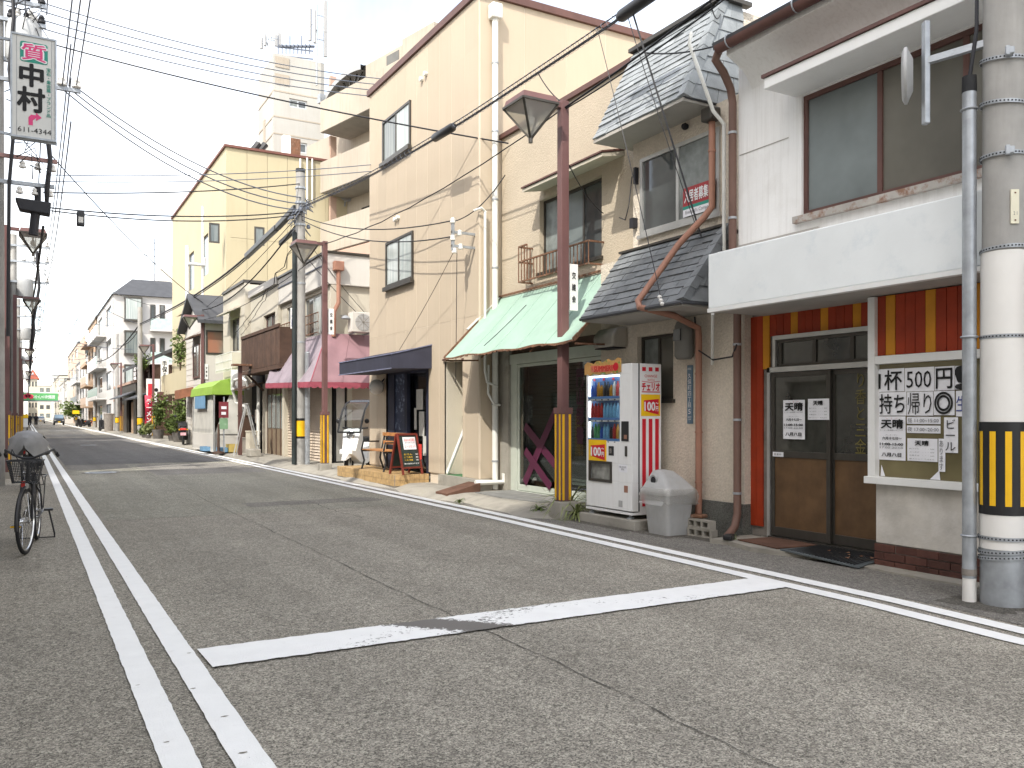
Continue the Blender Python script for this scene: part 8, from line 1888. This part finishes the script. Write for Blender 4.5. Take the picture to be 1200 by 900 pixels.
# cars far down the street
def car(loc, rz, label, paint, L_=3.6, W_=1.55, H_=1.75):
    t = thing('parked_car', label, 'car', loc, rz); lo_ = dict(local=True); hw = W_ / 2
    prof = [(-L_ / 2, 0.35), (-L_ / 2, 0.95), (-L_ / 2 + 0.55, 1.02), (L_ / 2 - 0.1, 1.02), (L_ / 2, 0.9), (L_ / 2, 0.35)]
    MB().slab([(-hw, y, z) for y, z in prof], (W_, 0, 0)).o('body', M[paint], t, bev=0.06, **lo_)
    cab = [(-L_ / 2 + 0.55, 1.02), (-L_ / 2 + 1.05, H_ - 0.05), (L_ / 2 - 0.45, H_), (L_ / 2 - 0.15, 1.02)]
    q = MB(); q.add([(sx * (hw - (0.02 if z < 1.1 else 0.14)), y, z) for sx in (-1, 1) for y, z in cab], [(0, 1, 2, 3), (7, 6, 5, 4), (0, 4, 5, 1), (1, 5, 6, 2), (2, 6, 7, 3)]); q.o('cabin', M[paint], t, bev=0.04, **lo_)
    MB().add([(-hw + 0.12, -L_ / 2 + 0.56, 1.06), (hw - 0.12, -L_ / 2 + 0.56, 1.06), (hw - 0.2, -L_ / 2 + 1.0, H_ - 0.12), (-hw + 0.2, -L_ / 2 + 1.0, H_ - 0.12)], [(0, 1, 2, 3)]).o('windscreen', M['pane_sky'], t, **lo_).location = (0, -0.05, 0.02)
    for sx in (-1, 1): MB().cbox((sx * (hw - 0.2), -L_ / 2 - 0.02, 0.75), (0.3, 0.05, 0.16)).o('headlight', M['chrome'], t, **lo_)
    MB().cbox((0, -L_ / 2 - 0.02, 0.5), (W_ * 0.9, 0.06, 0.16)).o('bumper', M['black_plastic'], t, **lo_); MB().cbox((0, -L_ / 2 - 0.06, 0.5), (0.33, 0.02, 0.15)).o('number_plate', M['vend_yellow'], t, **lo_)
    for sx in (-1, 1):
        for y in (-L_ / 2 + 0.62, L_ / 2 - 0.62): MB().lathe((sx * (hw - 0.1), y, 0.29), [(0.29, -0.1), (0.29, 0.1)], 16, 'x').o('wheel', M['rubber'], t, True, **lo_)
car((4.6, 158, 0), 0.0, 'dark boxy car standing far down the street', 'car_dark'); car((2.5, 200, 0), 0.0, 'white car in the distance at the end of the street', 'car_white', 3.9, 1.6, 1.5)
# people on bicycles in the distance
def rider(x, y, label, top):
    t = thing('person', label, 'person', (x, y, 0.0))
    q = MB(); ring = []
    def el(z, rx, ry, dy=0.0): return [Vector((rx * math.cos(a_), dy + ry * math.sin(a_), z)) for a_ in [i * math.pi / 5 for i in range(10)]]
    loft(q, [el(0.86, 0.15, 0.11), el(1.0, 0.17, 0.12), el(1.2, 0.18, 0.12, -0.04), el(1.38, 0.20, 0.11, -0.06), el(1.45, 0.09, 0.07, -0.06), el(1.50, 0.055, 0.055, -0.06), el(1.55, 0.07, 0.085, -0.07), el(1.65, 0.08, 0.10, -0.07), el(1.73, 0.06, 0.075, -0.07), el(1.76, 0.01, 0.01, -0.07)])
    for sx in (-1, 1):
        q.tube([(sx * 0.09, 0.02, 0.92), (sx * 0.11, -0.30, 0.72), (sx * 0.12, -0.12, 0.36)], [0.09, 0.075, 0.05], 8); q.tube([(sx * 0.19, -0.05, 1.36), (sx * 0.26, -0.16, 1.12), (sx * 0.24, -0.40, 1.04)], [0.05, 0.042, 0.03], 8); q.tube([(sx * 0.12, -0.08, 0.34), (sx * 0.12, -0.26, 0.30)], [0.045, 0.035], 6)
    q.o('body', M['skin'], t, True, local=True)
    q = MB(); loft(q, [el(0.84, 0.165, 0.125), el(1.0, 0.185, 0.135), el(1.2, 0.195, 0.135, -0.04), el(1.39, 0.215, 0.125, -0.06), el(1.46, 0.09, 0.075, -0.06)])
    for sx in (-1, 1): q.tube([(sx * 0.19, -0.05, 1.37), (sx * 0.26, -0.16, 1.12), (sx * 0.245, -0.36, 1.05)], [0.062, 0.055, 0.045], 8)
    q.o('jacket', M[top], t, True, local=True)
    q = MB()
    for sx in (-1, 1): q.tube([(sx * 0.09, 0.02, 0.92), (sx * 0.11, -0.30, 0.72), (sx * 0.12, -0.12, 0.38)], [0.10, 0.085, 0.06], 8)
    q.o('trousers', M['cloth_dark'], t, True, local=True)
    q = MB(); loft(q, [el(1.62, 0.085, 0.105, -0.055), el(1.70, 0.085, 0.105, -0.06), el(1.77, 0.05, 0.06, -0.06)]); q.o('hair', M['cable'], t, True, local=True)
    bicycle((x, y + 0.25, 0.0), math.pi, 'bicycle ridden by the %s' % label, 0.0, True)
rider(0.35, 118, 'person in dark clothes cycling towards us far down the left line', 'cloth_dark'); rider(1.05, 124, 'second person in dark clothes cycling on the right of the first', 'cloth_dark'); rider(0.0, 128, 'third person in a grey top cycling nearest the left houses', 'tarp_grey')
yb = thing('yellow_cart', 'white and yellow box cart standing on the left far down the street', 'cart', (-0.2, 100, 0)); MB().box(-0.55, 0.12, 99.5, 101, 0.3, 1.2).o('box', M['white_paint'], yb, bev=0.04); MB().box(-0.6, 0.16, 99.45, 101.05, 1.22, 1.6).o('yellow_lid', M['vend_yellow'], yb, bev=0.06)
for (x_, y_) in ((-0.5, 99.8), (0.06, 99.8), (-0.5, 100.8), (0.06, 100.8)): MB().lathe((x_, y_, 0.18), [(0.18, -0.05), (0.18, 0.05)], 12, 'x').o('wheel', M['rubber'], yb)
# green banner gate across the street
gs = 172.0; a, b = Ps(27, 469, gs), Ps(68, 461, gs)
gt_ = thing('banner_gate', 'green banner gate with red flowers spanning the far street', 'gate', ((a.x + b.x) / 2, gs, 0))
bd = MB().box(a.x, b.x, gs, gs + 0.2, a.z, b.z).o('banner', M['green_banner'], gt_)
MB().box(a.x - 0.1, b.x + 0.3, gs - 0.02, gs + 0.3, a.z - 0.2, a.z).o('beam', M['cable_grey'], gt_); MB().box(a.x - 0.1, b.x + 0.6, gs - 0.02, gs + 0.3, b.z + 0.02, b.z + 0.2).o('beam', M['white_paint'], gt_)
for x_ in (a.x - 0.25, b.x + 0.9): MB().tube([(x_, gs + 0.1, 0), (x_, gs + 0.1, b.z + 0.9)], 0.13, 10).o('post', M['white_paint'], gt_)
for i in range(3): MB().lathe((a.x + 0.3 + i * 0.45, gs - 0.03, (a.z + b.z) / 2 + (0.2 if i == 1 else 0)), [(0.42, 0), (0.38, 0.03)], 10, 'y').o('flower', M['red_flower'], bd)
text('いらっしゃいませ商店街', M['white_ink'], bd, (lerp(a.x, b.x, 0.6), gs, (a.z + b.z) / 2), RS, UP, (b.x - a.x) * 0.62, (b.z - a.z) * 0.5, bold=0.02)

# ================================================================ overhead wires
def wire(p0, p1, sag, r, label, m='cable', n=14, name='overhead_wire', sides=4, wob=0.0):
    p0, p1 = Vector(p0), Vector(p1); pts = []
    for i in range(n + 1):
        f = i / n; p = p0.lerp(p1, f); p.z -= 4 * sag * f * (1 - f)
        if wob: p += Vector((math.sin(i * 2.7), math.cos(i * 1.9), math.sin(i * 3.3))) * wob
        pts.append(p)
    o = MB().tube(pts, r * (1.2 if m == 'cable_grey' else 1.15), sides).o(name, M[m], None, True); tag(o, label, 'wire'); return o
MPZ = Vector((6.5, 23.1, 0))
def mpz(z): return Vector((6.5, 23.0, z))
# lashed bundle along the right-hand side
path = [(6.5, 23.0, 7.15), (6.42, 18, 6.68), (6.34, 13.5, 6.42), (6.32, 10.6, 6.36), (6.3, 8.2, 6.34), (6.32, 6, 6.42), (6.34, 3.8, 6.62)]
def smooth(pts, k=8):
    P_ = [Vector(p) for p in pts]; out = []
    for i in range(len(P_) - 1):
        p0, p1, p2, p3 = P_[max(0, i - 1)], P_[i], P_[i + 1], P_[min(len(P_) - 1, i + 2)]
        for j in range(k):
            t = j / k; out.append(0.5 * ((2 * p1) + (p2 - p0) * t + (2 * p0 - 5 * p1 + 4 * p2 - p3) * t * t + (3 * p1 - p0 - 3 * p2 + p3) * t ** 3))
    out.append(P_[-1]); return out
sp = smooth(path, 10)
bd_ = thing('cable_bundle', 'lashed telephone cable bundle along the right houses above the lamps', 'cable', (6.4, 13, 6.3))
for (dx_, dz, r_) in ((0, 0, 0.008), (0.02, -0.05, 0.011), (-0.02, -0.10, 0.008)): MB().tube([p + Vector((dx_, 0, dz)) for p in sp], r_, 6).o('strand', M['cable'], bd_, True)
hx_ = []; 
for i in range(len(sp) - 1):
    for j in range(14):
        p = sp[i].lerp(sp[i + 1], j / 14); a_ = (i * 14 + j) * 0.9; hx_.append(p + Vector((0.05 * math.cos(a_), 0, -0.05 + 0.055 * math.sin(a_))))
MB().tube(hx_, 0.0035, 3).o('lashing_spiral', M['cable_grey'], bd_)
for (s_, lab, l_) in ((13.2, 'black splice closure on the cable bundle before the beige wall', 0.85), (7.6, 'black splice closure on the cable bundle above the slate roof', 0.9)):
    c = min(sp, key=lambda p: abs(p.y - s_)); d = (sp[sp.index(c) - 2] - c).normalized(); MB_ = MB().tube([c - Vector((0, 0, 0.05)), c + d * 0.06 - Vector((0, 0, 0.06)), c + d * (l_ - 0.06) - Vector((0, 0, 0.06)), c + d * l_ - Vector((0, 0, 0.05))], [0.05, 0.075, 0.075, 0.05], 12)
    tag(MB_.o('splice_closure', M['black_plastic'], None, True), lab, 'cable closure')
# trunk running on down the street
tr = smooth([(6.5, 23.1, 7.2), (6.5, 27, 6.95), (6.5, 34, 6.75), (6.5, 45, 6.9), (6.5, 61, 7.5)], 8)
tk = thing('trunk_cable', 'thick black trunk cable sagging down the street from the middle pole', 'cable', (6.5, 40, 6.8))
for (dz, r_) in ((0, 0.036), (-0.09, 0.02)): MB().tube([p + Vector((0, 0, dz)) for p in tr], r_, 6).o('strand', M['cable'], tk, True)
for (i0, lab) in ((0, 'big black closure box beside the middle pole on the trunk cable'), (5, 'long black closure box on the trunk cable left of the middle pole')):
    a_, b_ = tr[i0] + Vector((-0.1, 0.1, -0.1)), tr[i0 + (5 if i0 == 0 else 6)] + Vector((-0.1, 0, -0.1)); q = MB().bar(a_, b_, 0.15, 0.18); tag(q.o('closure_box', M['black_plastic'], None, bev=0.03), lab, 'cable box')
q = MB().bar(tr[1] + Vector((0.12, 0, -0.45)), tr[6] + Vector((0.12, 0, -0.42)), 0.10, 0.15); tag(q.o('closure_box', M['black_plastic'], None, bev=0.03), 'lower black closure box under the trunk cable by the middle pole', 'cable box')
wire((6.45, 23.0, 6.75), (6.6, 38.6, 6.0), 0.55, 0.022, 'black service cable from the middle pole to the black roofed house')
wire((6.5, 23.0, 6.4), (7.0, 34.0, 4.6), 0.2, 0.012, 'looping thin cable from the middle pole to the ivory house', wob=0.06); wire((6.5, 23.1, 6.3), (7.0, 33.0, 4.4), 0.1, 0.008, 'kinked thin drop cable below the looping one', wob=0.09); wire((6.45, 23.0, 6.9), (7.0, 45, 6.2), 0.25, 0.010, 'thin cable from the middle pole to the yellow building front')
wire((6.5, 61, 7.5), (6.8, 112, 8.0), 0.9, 0.045, 'black trunk cable between the pale pole and the far pole', 'cable'); wire((6.5, 61, 7.2), (6.9, 82, 7.6), 0.4, 0.03, 'second cable leaving the pale utility pole')
# cables across the street to the middle pole
wire((0.44, 19.9, 5.68), mpz(6.98), 0.16, 0.013, 'thick cable crossing from the closure box to the middle pole'); wire((0.44, 19.9, 5.62), mpz(6.9), 0.20, 0.012, 'thin cable just under the thick crossing cable'); wire((0.3, 19.9, 5.98), (6.45, 23.0, 7.72), 0.10, 0.012, 'upper crossing cable reaching the middle pole near its top')
for i, (t_, lab) in enumerate(((0.90, 'upper'), (0.76, 'middle'), (0.64, 'lower'))): wire((t_, 19.85, 8.22 - i * 0.04), mpz(7.35 - i * 0.17), 0.42 + 0.06 * i, 0.013, '%s of three wires slung from the left insulators to the middle pole' % lab, 'cable_grey')
e = Ps(472, 99, 21.5)
for i, lab in enumerate(('highest', 'second', 'third', 'lowest')): wire((0.3 - i * 0.05, 19.9, 9.85 - i * 0.17), e + Vector((0, 0, 0.1 - 0.16 * i)), 0.25, 0.010, '%s of four sky wires running from the left pole over the beige roof' % lab, 'cable_grey')
p = Ps(0, 47, 19.9); wire((0.42, 19.9, 9.05), P(596, 168, 7.3), 0.12, 0.012, 'long black wire from the sign down to the beige building corner'); wire((0.45, 19.9, 6.75), (6.6, 38.5, 6.3), 0.25, 0.014, 'steep wire from below the sign to the narrow black roofed house')
wire((0.4, 19.9, 6.35), (6.9, 18.7, 7.2), 0.1, 0.008, 'faint double wire crossing at mid height to the beige building', 'cable_grey'); wire((0.4, 19.9, 6.22), (6.9, 18.7, 7.05), 0.1, 0.008, 'second faint wire close under the first crossing wire', 'cable_grey')
for i, (t_, z) in enumerate(((0.90, 8.25), (0.76, 8.22), (0.64, 8.2), (0.36, 9.6), (-0.02, 9.5))): wire((t_, 19.85, z), (t_, 3.0, z + 0.1), 0.15, 0.010, '%s street wire passing overhead from the left pole' % ('rightmost', 'second from right', 'middle', 'fourth from right', 'leftmost')[i], 'cable_grey')
# along and from the middle pole towards us
wire(mpz(6.85), (6.47, 13.46, 4.82), 0.25, 0.010, 'service cable from the middle pole to the beige corner bracket'); wire(mpz(6.75), (6.5, 13.46, 4.55), 0.3, 0.010, 'second service cable to the beige corner bracket, slightly lower')
wire((6.4, 20.6, 5.66), (6.4, 9.83, 5.62), 0.22, 0.010, 'lamp supply wire between the two nearest right lamps', wob=0.01); wire((6.4, 9.83, 5.62), (6.34, 3.8, 6.35), 0.12, 0.014, 'lamp supply wire from the nearest lamp past the slate roof to the big pole'); wire((6.4, 9.75, 5.60), (6.3, 3.85, 6.22), 0.16, 0.010, 'thinner wire just below the lamp supply wire')
wire((6.4, 20.6, 5.5), (6.5, 38, 5.5), 0.3, 0.010, 'lamp supply wire on to the lamp by the lime tent')
c = min(sp, key=lambda p: abs(p.y - 10.4)); wire(c - Vector((0, 0, 0.1)), (6.4, 9.83, 5.7), 0.05, 0.008, 'short drop wire from the bundle to the nearest lamp'); wire((6.4, 9.78, 4.95), P(707, 250, 7.3), 0.1, 0.007, 'thin wire from the nearest lamp post to the cream wall')
c = min(sp, key=lambda p: abs(p.y - 8.1)); wire(c, P(822, 278, 6.95), 0.0, 0.013, 'drop cable passing in front of the upper window of the slate house'); wire(c + Vector((0, 0.1, 0)), P(818, 272, 6.95), 0.05, 0.006, 'thin drop wire beside the drop cable at the upper window')
c = min(sp, key=lambda p: abs(p.y - 8.9)); wire(c, P(776, 356, 6.26), -0.05, 0.006, 'thin drop wire reaching the eave of the lower slate roof')
q = MB()
for i in range(3): v = P(776 - i * 1.5, 356 - i * 4, 6.26); q.lathe(v, [(0.015, -0.02), (0.028, 0.0), (0.015, 0.02)], 8)
tag(q.o('strain_insulator', M['porcelain'], None, True), 'white strain insulators on the drop wire at the lower slate eave', 'insulator')
wire(P(592, 205, 7.3), (6.47, 13.46, 4.8), 0.15, 0.008, 'short wire from the corner bracket to the cream wall'); wire((6.55, 13.46, 4.3), P(534, 450, 6.85), 0.1, 0.006, 'thin stay wire fanning from the bracket to the navy awning') ; wire((6.5, 13.46, 4.3), P(468, 410, 6.8), 0.05, 0.005, 'second thin stay wire fanning down to the navy awning')
wire(mpz(5.9), (9.0, 23.0, 3.6), 0.15, 0.008, 'thin wire from the middle pole down to the white shop side wall'); wire(mpz(6.4), (8.6, 22.9, 4.0), 0.1, 0.007, 'thin wire from the middle pole to the flood lamp')
wire(P(757, 62, 6.6), P(900, 30, 6.5), 0.1, 0.008, 'thin wire crossing the upper slate roof'); wire((6.62, 7.25, 6.45), (7.2, 7.62, 6.2), 0.25, 0.006, 'short dangling wire on the upper slate roof')
# far wires crossing above the street
rnd = random.Random(5)
far = [(44, 9.0, 7.3, 60, 8.6), (44, 8.4, 7.2, 66, 7.9), (44, 8.3, 7.3, 93, 11.0), (68, 9.1, 7.5, 93, 10.4), (68, 8.4, 7.5, 100, 9.2), (68, 7.5, 7.2, 72, 6.6), (68, 7.4, 7.4, 110, 8.2), (100, 9.1, 7.5, 117, 10.2), (100, 8.4, 7.5, 140, 9.0), (100, 7.5, 7.0, 112, 8.4), (140, 9.0, 7.3, 150, 8.6), (140, 8.3, 7.3, 200, 8.5), (140, 7.4, 7.0, 150, 7.5)]
ords = ['first', 'second', 'third', 'fourth', 'fifth', 'sixth', 'seventh', 'eighth', 'ninth', 'tenth', 'eleventh', 'twelfth', 'thirteenth']
for i, (s0, z0_, t1, s1, z1_) in enumerate(far): wire((0.2, s0, z0_), (t1, s1, z1_), 0.35, 0.012 + s0 * 0.00008, 'far wire crossing the street between %s and %s, %s from us' % ('the left poles', 'the right houses', ords[i]), 'cable_grey', 8)
for i, (z0_, t_) in enumerate(((9.1, 0.8), (8.4, 0.8), (7.5, 0.8), (8.4, 0.3))):
    wire((t_, 19.85, min(9.4, z0_)), (t_, 44, z0_), 0.5, 0.012, '%s street wire between the left poles beyond the sign' % ('highest', 'second', 'lowest', 'inner')[i], 'cable_grey'); wire((t_, 44, z0_), (t_, 68, z0_), 0.5, 0.013, '%s street wire between the second and third left poles' % ('highest', 'second', 'lowest', 'inner')[i], 'cable_grey'); wire((t_, 68, z0_), (t_, 100, z0_), 0.5, 0.014, '%s street wire between the third and far left poles' % ('highest', 'second', 'lowest', 'inner')[i], 'cable_grey')
tk2 = smooth([(0.3, 20, 5.3), (0.25, 30, 5.5), (0.25, 44, 6.4), (0.25, 56, 5.8), (0.2, 68, 6.6), (0.2, 84, 6.0), (0.2, 100, 6.6)], 6); tag(MB().tube(tk2, 0.028, 6).o('trunk_cable', M['cable'], None, True), 'black trunk cable running along the left poles into the distance', 'cable')
finish_text()
